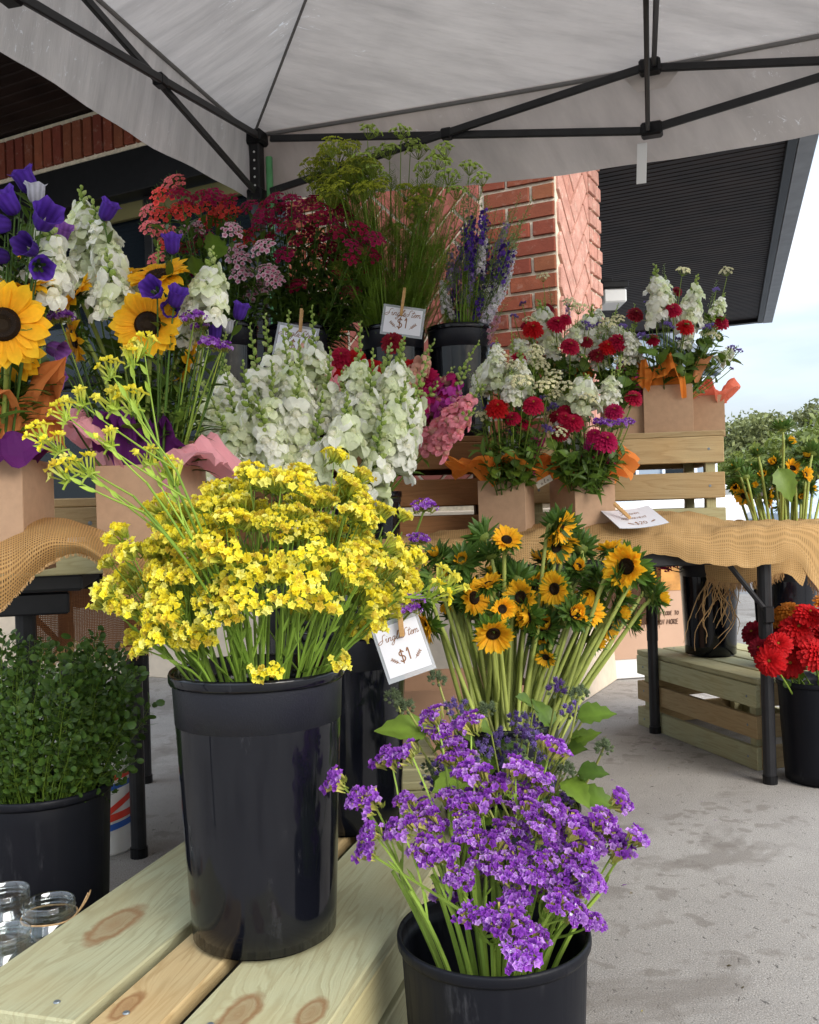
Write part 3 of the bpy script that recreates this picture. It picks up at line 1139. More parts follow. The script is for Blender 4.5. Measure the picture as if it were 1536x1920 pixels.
# white hook-and-loop strap
sp0 = (corners[0] + corners[1]) / 2 + e2 * 0.02 - e1 * 0.03
V, F = cbox(0.030, 0.004, 0.125, 0.001)
V[:, 0] += np.where(V[:, 2] < 0, -0.006, 0)
part('strap', MB().add(V, F).mesh('strap', M['white_plastic']), tent, mat4(np.array([e1, -e2, [0, 0, 1.0]]), zv(sp0, 1.905) - TB), label='short white strap hanging from the frame')
# green rod taped to the back corner leg
kk = K + norm(CEN - K) * 0.03
gr = thing('green_rod', 'thin green rod standing against the back corner leg of the tent', 'rod', zv(kk + e1 * 0.05, 1.1))
V, F = tube([(0, 0, 0), (0.002, 0, 0.5), (0.0, 0, 1.03)], 0.0125, 8, True)
part('rod', MB().add(V, F).mesh('rod', M['tape_green'], True), gr)

# ------------------------------------------------------------------ things beyond: trees, building, car, sandwich board
M['siding'] = simple('blue_grey_siding', (0.22, 0.27, 0.33), 0.7)
M['white_trim'] = simple('white_trim', (0.62, 0.66, 0.72), 0.6)
M['roof_grey'] = simple('grey_shingles', (0.20, 0.23, 0.27), 0.85, 0, 30, 0.25)
hx, hy = U(1275, 800, 26)[0], 26.0
hz = lambda py: U(1340, py, 26)[2]
xr = U(1290, 720, 26)[0]
house = thing('far_house', 'blue grey gabled house far behind the boxed bouquets', 'house', (xr - 2.2, hy, -0.12))
HB = np.array([xr - 2.2, hy, -0.12])
ht = hz(722) + 0.12
V, F = cbox(4.4, 4.0, ht, 0.01)
part('wall', MB().add(V, F).mesh('wall', M['siding']), house, (0, 0, ht / 2))
rt = hz(662) + 0.12
V = [(-2.7, -2.3, ht), (2.35, -2.3, ht), (0, -2.3, rt + 0.6), (-2.7, 2.3, ht), (2.35, 2.3, ht), (0, 2.3, rt + 0.6)]
V = [(2.35, -2.3, ht - 0.02), (2.35, 2.3, ht - 0.02), (0, -2.3, rt + 0.9), (0, 2.3, rt + 0.9), (-2.35, -2.3, ht - 0.02), (-2.35, 2.3, ht - 0.02),
     (2.35, -2.3, ht + 0.28), (2.35, 2.3, ht + 0.28), (0, -2.3, rt + 1.2), (0, 2.3, rt + 1.2), (-2.35, -2.3, ht + 0.28), (-2.35, 2.3, ht + 0.28)]
part('roof', MB().add(V, [(0, 1, 3, 2), (2, 3, 5, 4), (6, 8, 9, 7), (8, 10, 11, 9), (0, 2, 8, 6), (2, 4, 10, 8), (1, 7, 9, 3), (3, 9, 11, 5), (0, 6, 7, 1), (4, 5, 11, 10)]).mesh('roof', M['roof_grey']), house)
V, F = [(-2.19, -2.02, ht - 0.01), (2.19, -2.02, ht - 0.01), (0, -2.02, rt + 0.85), (-2.19, 2.0, ht - 0.01), (2.19, 2.0, ht - 0.01), (0, 2.0, rt + 0.85)], [(0, 1, 2), (3, 5, 4), (0, 3, 4, 1)]
part('gable', MB().add(V, F).mesh('gable', M['siding']), house)
for (wx, wz) in ((1.3, ht - 1.0), (1.3, ht - 2.4), (-0.2, ht - 1.0), (-0.2, ht - 2.4)):
    fr = part('window', boxmesh('window', 0.9, 0.08, 1.1, M['white_trim'], 0.01), house, (wx, -2.03, wz))
    part('pane', boxmesh('pane', 0.74, 0.03, 0.94, M['glass_dark'], 0.002), fr, (0, -0.035, 0))
part('corner_trim', boxmesh('corner_trim', 0.14, 0.14, ht, M['white_trim'], 0.01), house, (2.2, -2.0, ht / 2 - 0.02))
part('eave_trim', boxmesh('eave_trim', 4.5, 0.10, 0.16, M['white_trim'], 0.01), house, (0, -2.06, ht - 0.1))

M['bark'] = simple('grey_bark', (0.13, 0.10, 0.08), 0.9, 0, 6, 0.3, 0.5)


def tree(px, d, htop, rad, label, seed, col=(0.085, 0.125, 0.045), zb=0.28):
    rg = np.random.RandomState(seed)
    rr = random.Random(seed)
    x = U(px, 960, d)[0]
    t = thing('tree', label, 'tree', (x, d, -0.16), 'trees beyond the parking lot')
    H = htop * 0.9 + 0.16
    mb = MB()
    V, F = tube([(0, 0, 0), (0.1, 0, H * 0.35), (0.0, 0.1, H * 0.75)], [0.32, 0.24, 0.09], 8)
    mb.add(V, F)
    tips = []
    for i in range(11):
        a = rr.uniform(0, 6.28)
        z0 = H * rr.uniform(0.28, 0.6)
        r_ = rad * rr.uniform(0.5, 0.9)
        z1 = H * rr.uniform(0.5, 0.92)
        tip = np.array([math.cos(a) * r_, math.sin(a) * r_, z1])
        V, F = tube(bez((0.05, 0, z0), (tip[0] * .5, tip[1] * .5, z0 + .4 * (z1 - z0)), tip, 5), [0.12, .1, .08, .06, .04, .02], 5)
        mb.add(V, F)
        tips.append(tip)
    tips.append(np.array([0, 0, H * 0.93]))
    part('trunk', mb.mesh('trunk', M['bark'], True), t)
    mb = MB()
    Vs, Fs, Cs = [], [], []
    k = 0
    for tip in tips:
        for c in range(16):
            cc = tip + rg.normal(0, 1, 3) * np.array([rad * .24, rad * .24, H * .07])
            cr = rr.uniform(0.25, 0.55)
            for q in range(34):
                p = cc + norm(rg.normal(0, 1, 3)) * cr * rr.uniform(0.3, 1)
                a, b_ = norm(rg.normal(0, 1, 3)), norm(rg.normal(0, 1, 3))
                s_ = rr.uniform(0.08, 0.17)
                Vs += [p - a * s_, p + b_ * s_ * .6, p + a * s_, p - b_ * s_ * .6]
                Fs.append((k, k + 1, k + 2, k + 3))
                k += 4
                f = rr.uniform(0.75, 1.25)
                Cs += [[col[0] * f, col[1] * f, col[2] * f]] * 4
    mb.add(Vs, Fs, np.array(Cs))
    part('crown', mb.mesh('crown', M['leaf']), t)
    return t


tree(1418, 44, 5.2, 2.3, 'pale round tree beyond the lot, nearest the sunflower heads', 3, (0.13, 0.18, 0.12))  # pale trees: distance haze is mixed into the greyed leaf colour
tree(1520, 50, 6.3, 2.9, 'tall pale tree at the far right edge of the view', 4, (0.13, 0.18, 0.12))
tree(1475, 36, 3.0, 2.4, 'low bushy green tree between the two taller pale trees', 5, (0.13, 0.20, 0.07))
tree(1560, 34, 3.6, 2.4, 'low green tree behind the parked car', 6, (0.12, 0.19, 0.06))
tree(1372, 48, 3.9, 2.2, 'small pale tree half hidden by the wooden crate corner', 8, (0.12, 0.17, 0.11))
tree(1310, 52, 3.6, 2.6, 'far tree hidden behind the upper crates', 9, (0.16, 0.21, 0.12))

# parked car at far right
M['car'] = simple('pale_blue_car_paint', (0.42, 0.50, 0.58), 0.25, 0.2)
M['tyre'] = simple('tyre_rubber', (0.02, 0.02, 0.02), 0.8)
M['chrome'] = simple('bright_metal', (0.6, 0.6, 0.6), 0.25, 1.0)


def car(x, y, z, rz, label, m):
    t = thing('parked_car', label, 'car', (x, y, z), None, rz)
    prof = [(-2.2, 0.35), (-2.25, 0.75), (-2.0, 0.92), (-1.3, 0.98), (-0.75, 1.38), (0.55, 1.42), (1.35, 1.02), (2.1, 0.92), (2.25, 0.6), (2.2, 0.3)]
    V, F = [], []
    n = len(prof)
    for k, (yy, sq) in enumerate(((-0.86, 0.9), (-0.80, 1.0), (0.80, 1.0), (0.86, 0.9))):
        for (a, h) in prof:
            V.append((a * (0.97 if k in (0, 3) else 1), yy * (0.86 if h > 1.2 else 1), h * (0.97 if k in (0, 3) else 1)))
    for k in range(3):
        for i in range(n):
            j = (i + 1) % n
            F.append((k * n + i, k * n + j, (k + 1) * n + j, (k + 1) * n + i))
    F.append(tuple(range(n)))
    F.append(tuple(3 * n + i for i in range(n - 1, -1, -1)))
    part('body', MB().add(V, F).mesh('body', m, False), t)
    for yy in (-0.81, 0.81):
        V = [(-1.15, yy, 1.0), (-0.7, yy * .94, 1.32), (0.5, yy * .94, 1.34), (1.15, yy, 1.03)]
        V = V + [(a, b_ * 1.03, c) for a, b_, c in V]
        part('side_window', MB().add(V, [(0, 1, 2, 3), (7, 6, 5, 4), (0, 4, 5, 1), (1, 5, 6, 2), (2, 6, 7, 3), (3, 7, 4, 0)]).mesh('side_window', M['glass_dark']), t)
        for xx in (-1.4, 1.4):
            V, F = lathe([(0.0, 0), (0.2, 0), (0.31, 0.02), (0.33, 0.06), (0.33, 0.16), (0.31, 0.2), (0.0, 0.2)], 20)
            w = part('wheel', MB().add(V, F).mesh('wheel', M['tyre'], True), t, mat4(basis_z((0, 1, 0)), (xx, yy * 0.98 - 0.1, 0.33)))
            V, F = lathe([(0.0, -0.004), (0.19, -0.004), (0.19, 0.204), (0, 0.204)], 16)
            part('rim', MB().add(V, F).mesh('rim', M['chrome']), w)
    for xx in (-2.23, 2.23):
        for yy in (-0.6, 0.6):
            part('headlight', boxmesh('headlight', 0.06, 0.34, 0.13, M['white_plastic'], 0.01), t, (xx, yy, 0.72))
    return t


cp = U(1548, 1010, 16)
car(cp[0] + 1.3, 16.5, -0.12, 0.25, 'pale blue car parked beyond the burlap corner at far right', M['car'])
M['car_white'] = simple('white_car_paint', (0.7, 0.7, 0.7), 0.25)
car(U(1300, 960, 19)[0], 20.0, -0.12, 0.1, 'white car parked behind the slats of the upper right crate', M['car_white'])

# sandwich board
M['poster'] = simple('kraft_poster', (0.52, 0.34, 0.24), 0.6, 0, 3, 0.12)
M['poster_orange'] = simple('orange_poster_picture', (0.62, 0.30, 0.08), 0.6, 0, 14, 0.5)
M['ink'] = simple('brown_ink', (0.10, 0.05, 0.03), 0.7)
bp = U(1200, 1272, 4.55)
board = thing('sandwich_board', 'white A-frame board with a kraft brown poster standing behind the table', 'sign', (bp[0], 4.55, 0), None, 0.18)
for sg in (-1, 1):
    rot = Matrix.Rotation(-sg * 0.16, 4, 'X')
    pn = part('panel', boxmesh('panel', 0.50, 0.022, 0.70, M['white_plastic'], 0.005), board, Matrix.Translation((0.0, sg * 0.075, 0.35)) @ rot)
    if sg == -1:
        part('poster', boxmesh('poster', 0.43, 0.004, 0.54, M['poster'], 0.001), pn, (0, -0.0135, 0.02))
        part('picture', boxmesh('picture', 0.20, 0.003, 0.24, M['poster_orange'], 0.001), pn, (0.12, -0.0165, 0.20))
        BOARD_PANEL = pn

# fallen petals and bits of leaf on the pavement
rl = random.Random(77)
mb = MB()
for k in range(150):
    x, y = rl.uniform(-.5, 2.0), rl.uniform(1.1, 4.2)
    s_ = rl.uniform(.002, .007)
    c = rl.choice([(0.10, 0.08, 0.04), (0.08, 0.12, 0.03), (0.05, 0.04, 0.03), (0.45, 0.38, 0.08), (0.22, 0.08, 0.30), (0.30, 0.26, 0.20)])
    g = strip(s_ * 2.4, s_ * rl.uniform(.5, 1.3), P_LEAF, 3, rl.uniform(-.6, .6), .3, 0, c, c, rl)
    a = rl.uniform(0, 6.28)
    put(mb, g, basis_y([math.cos(a), math.sin(a), .05], [0, 0, 1]), (x, y, .0015))
lit = part('fallen_petals', mb.mesh('fallen_petals', M['petal']))
lit['kind'] = 'stuff'
lit['label'] = 'scattered fallen petals and leaf scraps on the pavement'
lit['category'] = 'litter'

# ------------------------------------------------------------------ folding tables
def table(name, label, p_right, p_left, depth, ztop, px0, px1):
    """front leg points give the front line; the top reaches px0/px1 metres past them"""
    a, b_ = np.array(p_left, float), np.array(p_right, float)
    ax = norm(b_ - a)
    back = np.array([-ax[1], ax[0]])
    if back[1] < 0:
        back = -back
    a2, b2 = a - ax * px0 - back * 0.06, b_ + ax * px1 - back * 0.06
    L = np.linalg.norm(b2 - a2)
    c = (a2 + b2) / 2 + back * (depth / 2)
    t = thing(name, label, 'table', (c[0], c[1], 0), None, math.atan2(ax[1], ax[0]))
    V, F = cbox(L, depth, 0.035, 0.006)
    part('tabletop', MB().add(V, F).mesh('tabletop', M['table_top']), t, (0, 0, ztop - 0.0175))
    for sx in (-1, 1):
        V, F = cbox(0.03, depth - 0.1, 0.03, 0.004)
        part('cross_rail', MB().add(V, F).mesh('cross_rail', M['table_leg']), t, (sx * (L / 2 - (px1 if sx > 0 else px0)), 0, ztop - 0.052))
    V, F = cbox(L - 0.06, 0.022, 0.045, 0.004)
    part('side_rail', MB().add(V, F).mesh('side_rail', M['table_leg']), t, (0, -depth / 2 + 0.03, ztop - 0.06))
    for sx, ins in ((-1, px0), (1, px1)):
        for sy in (-1, 1):
            x, y = sx * (L / 2 - ins), sy * (depth / 2 - 0.06)
            V, F = tube([(0, 0, 0.0), (0, 0, 0.36)], 0.0165, 14, True)
            V2, F2 = tube([(0, 0, 0.34), (0, 0, ztop - 0.04)], 0.0205, 14, True)
            mb = MB().add(V2, F2)
            lg = part('leg', mb.mesh('leg', M['table_leg'], False), t, (x, y, 0))
            V, F = tube([(0, 0, 0.012), (0, 0, 0.36)], 0.0190, 14, True)
            part('lower_leg', MB().add(V, F).mesh('lower_leg', M['table_leg']), lg)
            V, F = tube([(0, 0, 0.0), (0, 0, 0.025)], 0.0215, 14, True)
            part('leg_cap', MB().add(V, F).mesh('leg_cap', M['hub']), lg)
            # folding brace with its pivot
            V, F = tube([(0, 0.0, ztop - 0.24), (-sx * 0.16, 0, ztop - 0.05)], 0.008, 8, True)
            br = part('brace', MB().add(V, F).mesh('brace', M['table_leg']), lg, (0, -0.018, 0))
            V, F = cbox(0.034, 0.012, 0.05, 0.004)
            part('pivot', MB().add(V, F).mesh('pivot', M['hub']), lg, (-sx * 0.008, -0.028, ztop - 0.24))
    return t


M['table_top'] = simple('dark_table_plastic', (0.03, 0.03, 0.032), 0.5, 0, 20, 0.2)
table('folding_table', 'long folding table with charcoal tube legs carrying the crates and price card', (1.05, 2.78), (-0.70, 2.33), 0.80, 0.745, 0.14, 0.07)
table('folding_table', 'folding table at the left edge behind the leafy green bucket', (-0.80, 1.93), (-2.1, 1.62), 0.76, 0.735, 0.15, 0.12)


# ------------------------------------------------------------------ wooden crates
M['screw'] = simple('dull_screw_head', (0.20, 0.23, 0.25), 0.45, 0.6)
_sv, _sf = lathe([(0.0, 0.0015), (0.0035, 0.0014), (0.0045, 0.0)], 10)
ME_SCREW = MB().add(_sv, _sf).mesh('screw', M['screw'])


def crate(label, loc, rz, L=0.70, W=0.45, H=0.285, side=None, top=None, end=None, tops=None, group='wooden crates', slats=3, th=0.018, sh=None):
    side, top, end = side or M['wood_pale'], top or M['wood_pale'], end or M['wood_pale']
    t = thing('wooden_crate', label, 'crate', loc, group, rz)
    hz_ = H - th
    sh = sh or (hz_ * 0.80 / slats)
    gap = (hz_ - sh * slats) / (slats - 1) if slats > 1 else 0
    for i in range(slats):
        z = sh / 2 + i * (sh + gap)
        sm = side[i % len(side)] if isinstance(side, (list, tuple)) else side
        for sy in (-1, 1):
            p = part('plank', boxmesh('plank', L, th, sh, sm), t, (R.uniform(-.002, .002), sy * (W / 2 - th / 2), z))
            if sy == -1:
                for sx in (-1, 1):
                    part('screw', ME_SCREW, p, mat4(basis_z((0, -1, 0)), (sx * (L / 2 - 0.045), -th / 2 + 0.0002, R.uniform(-.01, .01))))
        for sx in (-1, 1):
            p = part('plank', boxmesh('plank', W - 2 * th - 0.004, th, sh, end), t,
                     Matrix.Translation((sx * (L / 2 - th / 2 - 0.001), 0, z)) @ Matrix.Rotation(math.pi / 2, 4, 'Z'))
    for sx in (-1, 1):
        for sy in (-1, 1):
            part('corner_post', boxmesh('corner_post', hz_ - 0.004, 0.038, 0.03, side[0] if isinstance(side, (list, tuple)) else side), t,
                 Matrix.Translation((sx * (L / 2 - th - 0.022), sy * (W / 2 - th - 0.018), hz_ / 2)) @ Matrix.Rotation(math.pi / 2, 4, 'Y'))
    if tops is None:
        n = 4
        bw = (W - 0.004) / n
        tops = [(-W / 2 + bw * (i + 0.5), bw - 0.012, top) for i in range(n)]
    for (y, bw, m) in tops:
        p = part('board', boxmesh('board', L + 0.006, bw, th, m, 0.0025), t, (R.uniform(-.003, .003), y, H - th / 2 + 0.0005))
        for sx in (-1, 1):
            part('screw', ME_SCREW, p, (sx * (L / 2 - 0.03), R.uniform(-bw * .3, bw * .3), th / 2 + 0.0002))
    return t


# front crate under the tall bucket: long side runs towards (0.276, 0.961)
dF = np.array([0.276, 0.961])
pF = np.array([-0.961, 0.276])
OF = np.array([-0.125, 1.005])
LF, WF, HF = 0.90, 0.478, 0.26
cF = OF + dF * LF / 2 + pF * WF / 2
# local +x along dF, local +y along pF
mk = lambda a, b_: (-WF / 2 + (a + b_) / 2, b_ - a)
tops = [mk(0.0, 0.167) + (M['board_c'],), mk(0.190, 0.274) + (M['board_b'],), mk(0.292, 0.474) + (M['board_a'],)]
front = crate('front crate of wide pale boards with knots under the yellow flower bucket', (cF[0], cF[1], 0), math.atan2(dF[1], dF[0]), LF, WF, HF,
              side=M['wood_pale'], end=M['wood_tan'], tops=tops, slats=3, th=0.024, sh=0.068)

# crate under the table on the right
pa, pb_ = UZ(1197, 1358, 0)[:2], UZ(1421, 1446, 0)[:2]
ax = norm(pb_ - pa)
bk = np.array([-ax[1], ax[0]])
c_ = (pa + pb_) / 2 + bk * 0.225
crate('pale slatted crate standing on the pavement under the table', (c_[0], c_[1], 0), math.atan2(ax[1], ax[0]), np.linalg.norm(pb_ - pa), 0.45, 0.285,
      side=[M['wood_pale'], M['wood_tan'], M['wood_pale']], end=M['wood_tan'])


def crate_front(label, pxl, dl, pxr, dr, z, W, H, **kw):
    a, b_ = U(pxl, 960, dl)[:2], U(pxr, 960, dr)[:2]
    ax = norm(b_ - a)
    bk = np.array([-ax[1], ax[0]])
    c = (a + b_) / 2 + bk * W / 2
    return crate(label, (c[0], c[1], z), math.atan2(ax[1], ax[0]), np.linalg.norm(b_ - a), W, H, **kw)


crate_front('upper right crate of tan slats carrying the boxed bouquets', 985, 2.92, 1362, 2.84, 0.7465, 0.46, 0.315, side=[M['wood_pale'], M['wood_tan'], M['wood_tan']], top=M['wood_tan'], end=M['wood_tan'])
crate_front('darker brown crate on the table under the two black buckets', 560, 2.72, 975, 2.80, 0.7465, 0.46, 0.315, side=M['wood_brown'], top=M['wood_brown'], end=M['wood_brown'])
crate_front('brown crate behind the white snapdragons under the red dianthus', 180, 2.62, 545, 2.70, 0.7465, 0.46, 0.315, side=M['wood_brown'], top=M['wood_brown'], end=M['wood_brown'])
# low riser crate on the left table
crate_front('low tan crate behind the big sunflower boxes on the left table', -250, 1.72, 215, 1.86, 0.7365, 0.30, 0.150, side=[M['wood_pale'], M['wood_tan']], top=M['wood_tan'], end=M['wood_tan'], slats=2, sh=0.058)


# ------------------------------------------------------------------ buckets
def bucket_mesh(h, rt, rb, m, dent=0.0):
    prof = [(0.0, 0.002), (rb * 0.9, 0.0), (rb, 0.006)]
    for k in range(1, 9):
        t = k / 9
        prof.append((rb + (rt * 0.965 - rb) * t, h * t))
    prof += [(rt * 0.965, h - 0.012)]
    prof = sorted(prof[:3] + [p for p in prof[3:]], key=lambda p: p[1])
    prof += [(rt * 0.95, h - 0.004), (rt * 0.92, h * 0.9), (rb * 0.95, 0.02), (0, 0.015)]
    V, F = lathe(prof, 56)
    if dent:
        a = np.arctan2(V[:, 1], V[:, 0])
        w = np.clip((V[:, 2] - h * 0.9) / (h * 0.1), 0, 1)
        V[:, :2] *= (1 - dent * w * np.clip(np.cos(a * 3 + 2.0), 0, 1))[:, None]
    return MB().add(V, F).mesh('bucket_body', m, True)


def rim_mesh(h, rt, m, dent=0.0):
    prof = [(rt * 0.955, h - 0.014), (rt * 0.985, h - 0.016), (rt * 1.0, h - 0.012), (rt * 1.003, h - 0.004), (rt * 0.990, h), (rt * 0.965, h - 0.001), (rt * 0.950, h - 0.006)]
    V, F = lathe(prof, 56)
    if dent:
        a = np.arctan2(V[:, 1], V[:, 0])
        V[:, 2] += -0.004 * np.clip(np.cos(a * 3 + 2.0), 0, 1) * dent * 20
    return MB().add(V, F).mesh('rim', m, True)


def band_mesh(h, rt, rb):
    r1 = rt * .962
    rz = lambda z: rb + (r1 - rb) * z / h + .0009
    V, F = lathe([(rz(h * .805) - .003, h * .804), (rz(h * .807), h * .807), (rz(h - .016), h - .016)], 56)
    return MB().add(V, F).mesh('textured_band', M['plastic_band'], True)


TALL = dict(h=0.37, rt=0.122, rb=0.099)
SHORT = dict(h=0.305, rt=0.123, rb=0.103)
MID = dict(h=0.37, rt=0.106, rb=0.090)
_bk = {}


def bucket(label, loc, kind, m='plastic', dent=0.0, group='black flower buckets'):
    key = (kind['h'], kind['rt'], m, dent)
    if key not in _bk:
        _bk[key] = (bucket_mesh(kind['h'], kind['rt'], kind['rb'], M[m], dent), rim_mesh(kind['h'], kind['rt'], M[m], dent), band_mesh(kind['h'], kind['rt'], kind['rb']))
    t = thing('flower_bucket', label, 'bucket', loc, group)
    part('bucket_body', _bk[key][0], t)
    part('rim', _bk[key][1], t)
    if m == 'plastic':
        part('textured_band', _bk[key][2], t)
    return t


B = {}
q = U(482, 1252, 1.30)
B['yellow'] = np.array([q[0], 1.305, HF + 0.001])
bucket('tall glossy black bucket on the front crate full of yellow statice', B['yellow'], TALL, 'plastic', 0.012)
q = U(645, 1185, 1.76)
B['shadow'] = np.array([q[0], 1.76, HF + 0.001])
bucket('tall black bucket in shade right behind the yellow statice, price sign clipped on', B['shadow'], TALL, 'plastic')
q = U(925, 1740, 1.19)
B['purple'] = np.array([q[0], 1.19, 0.0])
bucket('short black bucket at the bottom edge filled with purple statice', B['purple'], SHORT, 'plastic_matte')
q = U(962, 1512, 1.68)
B['ager'] = np.array([q[0], 1.69, 0.0])
bucket('short black bucket of fluffy lilac ageratum behind the purple statice', B['ager'], SHORT, 'plastic')
q = U(948, 1345, 2.1)
B['sun'] = np.array([q[0], 2.10, 0.0])
bucket('black bucket holding the small sunflower bunch in front of the table', B['sun'], TALL, 'plastic')
q = U(78, 1450, 1.67)
B['green'] = np.array([q[0], 1.67, 0.0])
bucket('matte black bucket of round leaved greenery at the lower left', B['green'], dict(h=0.375, rt=0.122, rb=0.103), 'plastic_matte')
q = U(1536, 1268, 2.80)
B['zinnia'] = np.array([q[0], 2.80, 0.0])
bucket('matte black bucket of red zinnias on the pavement at the right edge', B['zinnia'], SHORT, 'plastic_matte')
q = U(1328, 1060, 3.42)
B['root'] = np.array([q[0], 3.42, 0.286])
bucket('black bucket with loose twine trailing down it, on the crate under the table', B['root'], dict(h=0.36, rt=0.108, rb=0.09), 'plastic')
q = U(1450, 1080, 3.22)
B['sun2'] = np.array([q[0] , 3.12, 0.286])
bucket('black bucket of tall sunflowers half hidden behind the right table leg', B['sun2'], dict(h=0.36, rt=0.108, rb=0.09), 'plastic')
ztc = 1.063
q = U(735, 590, 3.02)
B['dill'] = np.array([q[0], 3.02, ztc])
bucket('black bucket of green dill with a white price sign clipped on its rim', B['dill'], MID, 'plastic')
q = U(860, 600, 3.04)
B['lark'] = np.array([q[0], 3.04, ztc])
bucket('black bucket of larkspur against the brick column', B['lark'], MID, 'plastic')
q = U(560, 610, 2.97)
B['burg'] = np.array([q[0], 2.97, ztc])
bucket('black bucket of burgundy dianthus on the brown crates', B['burg'], MID, 'plastic')
q = U(420, 610, 2.90)
B['red'] = np.array([q[0], 2.90, ztc])
bucket('black bucket of red and pink dianthus left of the burgundy ones', B['red'], MID, 'plastic')
q = U(590, 1100, 2.05)
B['white'] = np.array([q[0], 2.08, 0.2855])
bucket('black bucket of white snapdragons hidden behind the yellow statice', B['white'], TALL, 'plastic')
crate('crate under the white snapdragon bucket', (q[0], 2.10, 0), 0.05, 0.5, 0.40, 0.285)
q = U(760, 1000, 2.58)
B['pink'] = np.array([q[0] - .10, 2.52, 0.7465])
bucket('short black bucket of pink snapdragons and red zinnias on the table', B['pink'], dict(h=0.15, rt=0.095, rb=0.085), 'plastic')

# fluted white pail with painted stripes
pq = U(200, 1590, 2.05)
pp = UZ(196, 1592, 0.0)
pail = thing('white_pail', 'white pail with red and blue curved stripes between the greenery bucket and table leg', 'pail', (pp[0], pp[1], 0))
M['pail'] = simple('white_pail_plastic', (0.72, 0.72, 0.70), 0.35)
M['pail_red'] = simple('red_print', (0.62, 0.05, 0.03), 0.4)
M['pail_blue'] = simple('blue_print', (0.03, 0.10, 0.38), 0.4)
V, F = lathe([(0, 0), (0.055, 0.0), (0.06, 0.008), (0.062, 0.20), (0.064, 0.205), (0.064, 0.215), (0.06, 0.22), (0.058, 0.215), (0.0, 0.21)], 36)
part('pail_body', MB().add(V * np.array([1.25, 1.25, 1.4]), F).mesh('pail_body', M['pail'], True), pail)


def band(z0, z1, a0, a1, slope, m, r=0.0785, name='stripe'):
    V, F = [], []
    n = 14
    for k in range(n + 1):
        t = k / n
        a = a0 + (a1 - a0) * t
        zz = slope * math.sin(math.pi * 0.5 * t)
        for z in (z0 + zz, z1 + zz):
            V.append((r * math.cos(a), r * math.sin(a), z))
    for k in range(n):
        F.append((2 * k, 2 * k + 2, 2 * k + 3, 2 * k + 1))
    part(name, MB().add(V, F).mesh(name, m, True), pail)


band(0.070, 0.088, -2.3, 0.3, 0.028, M['pail_red'])
band(0.046, 0.062, -2.3, 0.3, 0.030, M['pail_blue'])
band(0.168, 0.183, -2.3, 0.3, 0.030, M['pail_red'])
band(0.146, 0.160, -2.3, 0.3, 0.030, M['pail_blue'])
band(0.095, 0.112, -1.3, 0.1, 0.045, M['pail_red'], 0.0787)

# ------------------------------------------------------------------ mason jars
gm, nt, b, o = mat('clear_jar_glass')
tp = nt.nodes.new('ShaderNodeBsdfTransparent')
tp.inputs[0].default_value = (0.90, 0.92, 0.92, 1)
gy = nt.nodes.new('ShaderNodeBsdfGlossy')
gy.inputs['Roughness'].default_value = 0.04
gy.inputs['Color'].default_value = (0.9, 0.93, 0.95, 1)
lw = nt.nodes.new('ShaderNodeLayerWeight')
lw.inputs[0].default_value = 0.4
mx = nt.nodes.new('ShaderNodeMixShader')
nt.links.new(ramp(nt, lw.outputs['Facing'], [(0.0, 0.10), (0.45, 0.20), (0.75, 0.5), (1.0, 1.0)]), mx.inputs[0])
nt.links.new(tp.outputs[0], mx.inputs[1])
nt.links.new(gy.outputs[0], mx.inputs[2])
nt.links.new(mx.outputs[0], o.inputs[0])
M['glass'] = gm
M['twine'] = simple('jute_twine', (0.42, 0.27, 0.13), 0.9, 0, 200, 0.4, 0.4)


def jar(label, px, py, d_z, sc=1.0):
    p = UZ(px, py, d_z)
    h = 0.125 * sc
    t = thing('glass_jar', label, 'jar', (p[0], p[1], d_z - h), 'empty mason jars')
    r = 0.052 * sc
    out = [(0, 0.0), (r * 0.9, 0.0), (r, 0.006), (r, h * 0.66), (r * 0.97, h * 0.72), (r * 0.80, h * 0.80), (r * 0.80, h * 0.84), (r * 0.835, h * 0.85), (r * 0.80, h * 0.875),
           (r * 0.80, h * 0.90), (r * 0.83, h * 0.91), (r * 0.80, h * 0.93), (r * 0.80, h * 0.985), (r * 0.785, h)]
    inn = [(r * 0.745, h * 0.985), (r * 0.74, h * 0.80), (r * 0.90, h * 0.68), (r * 0.93, h * 0.08), (r * 0.8, 0.010), (0, 0.008)]
    V, F = lathe(out + inn, 36)
    part('jar_glass', MB().add(V, F).mesh('jar_glass', M['glass'], True), t)
    return t, h, r


tr = UZ(70, 1780, 0.10)
M['tray'] = simple('brown_cardboard_tray', (0.24, 0.14, 0.08), 0.9, 0, 9, 0.3, 0.3)
jar('nearest small clear jar at the far left bottom corner', 8, 1745, 0.275, 0.84)
tj, hj, rj = jar('clear mason jar with twine round its neck beside the front crate', 92, 1688, 0.280, 0.88)
jar('back clear mason jar nearly cut off by the left edge', 8, 1668, 0.280, 0.88)
pts = [(rj * 0.86 * math.cos(a), rj * 0.86 * math.sin(a), hj * 0.80 + 0.001 * math.sin(3 * a)) for a in np.linspace(0, 2 * math.pi, 22)]
V, F = tube(pts, 0.0014, 6)
tw = thing('twine_bow', 'jute twine tied round the neck of the mason jar', 'twine', tj.location)
mb = MB().add(V, F)
for (p1, p2) in (((0.055, 0.01, hj * 0.95), (0.062, 0.0, hj * 1.12)), ((0.05, -0.01, hj * 0.9), (0.06, -0.004, hj * 1.10)), ((0.05, -0.02, hj * 0.6), (0.045, -0.03, hj * 0.42))):
    V, F = tube(bez((rj * 0.86, 0, hj * 0.80), p1, p2, 6), 0.0012, 5)
    mb.add(V, F)
part('twine', mb.mesh('twine', M['twine'], True), tw)
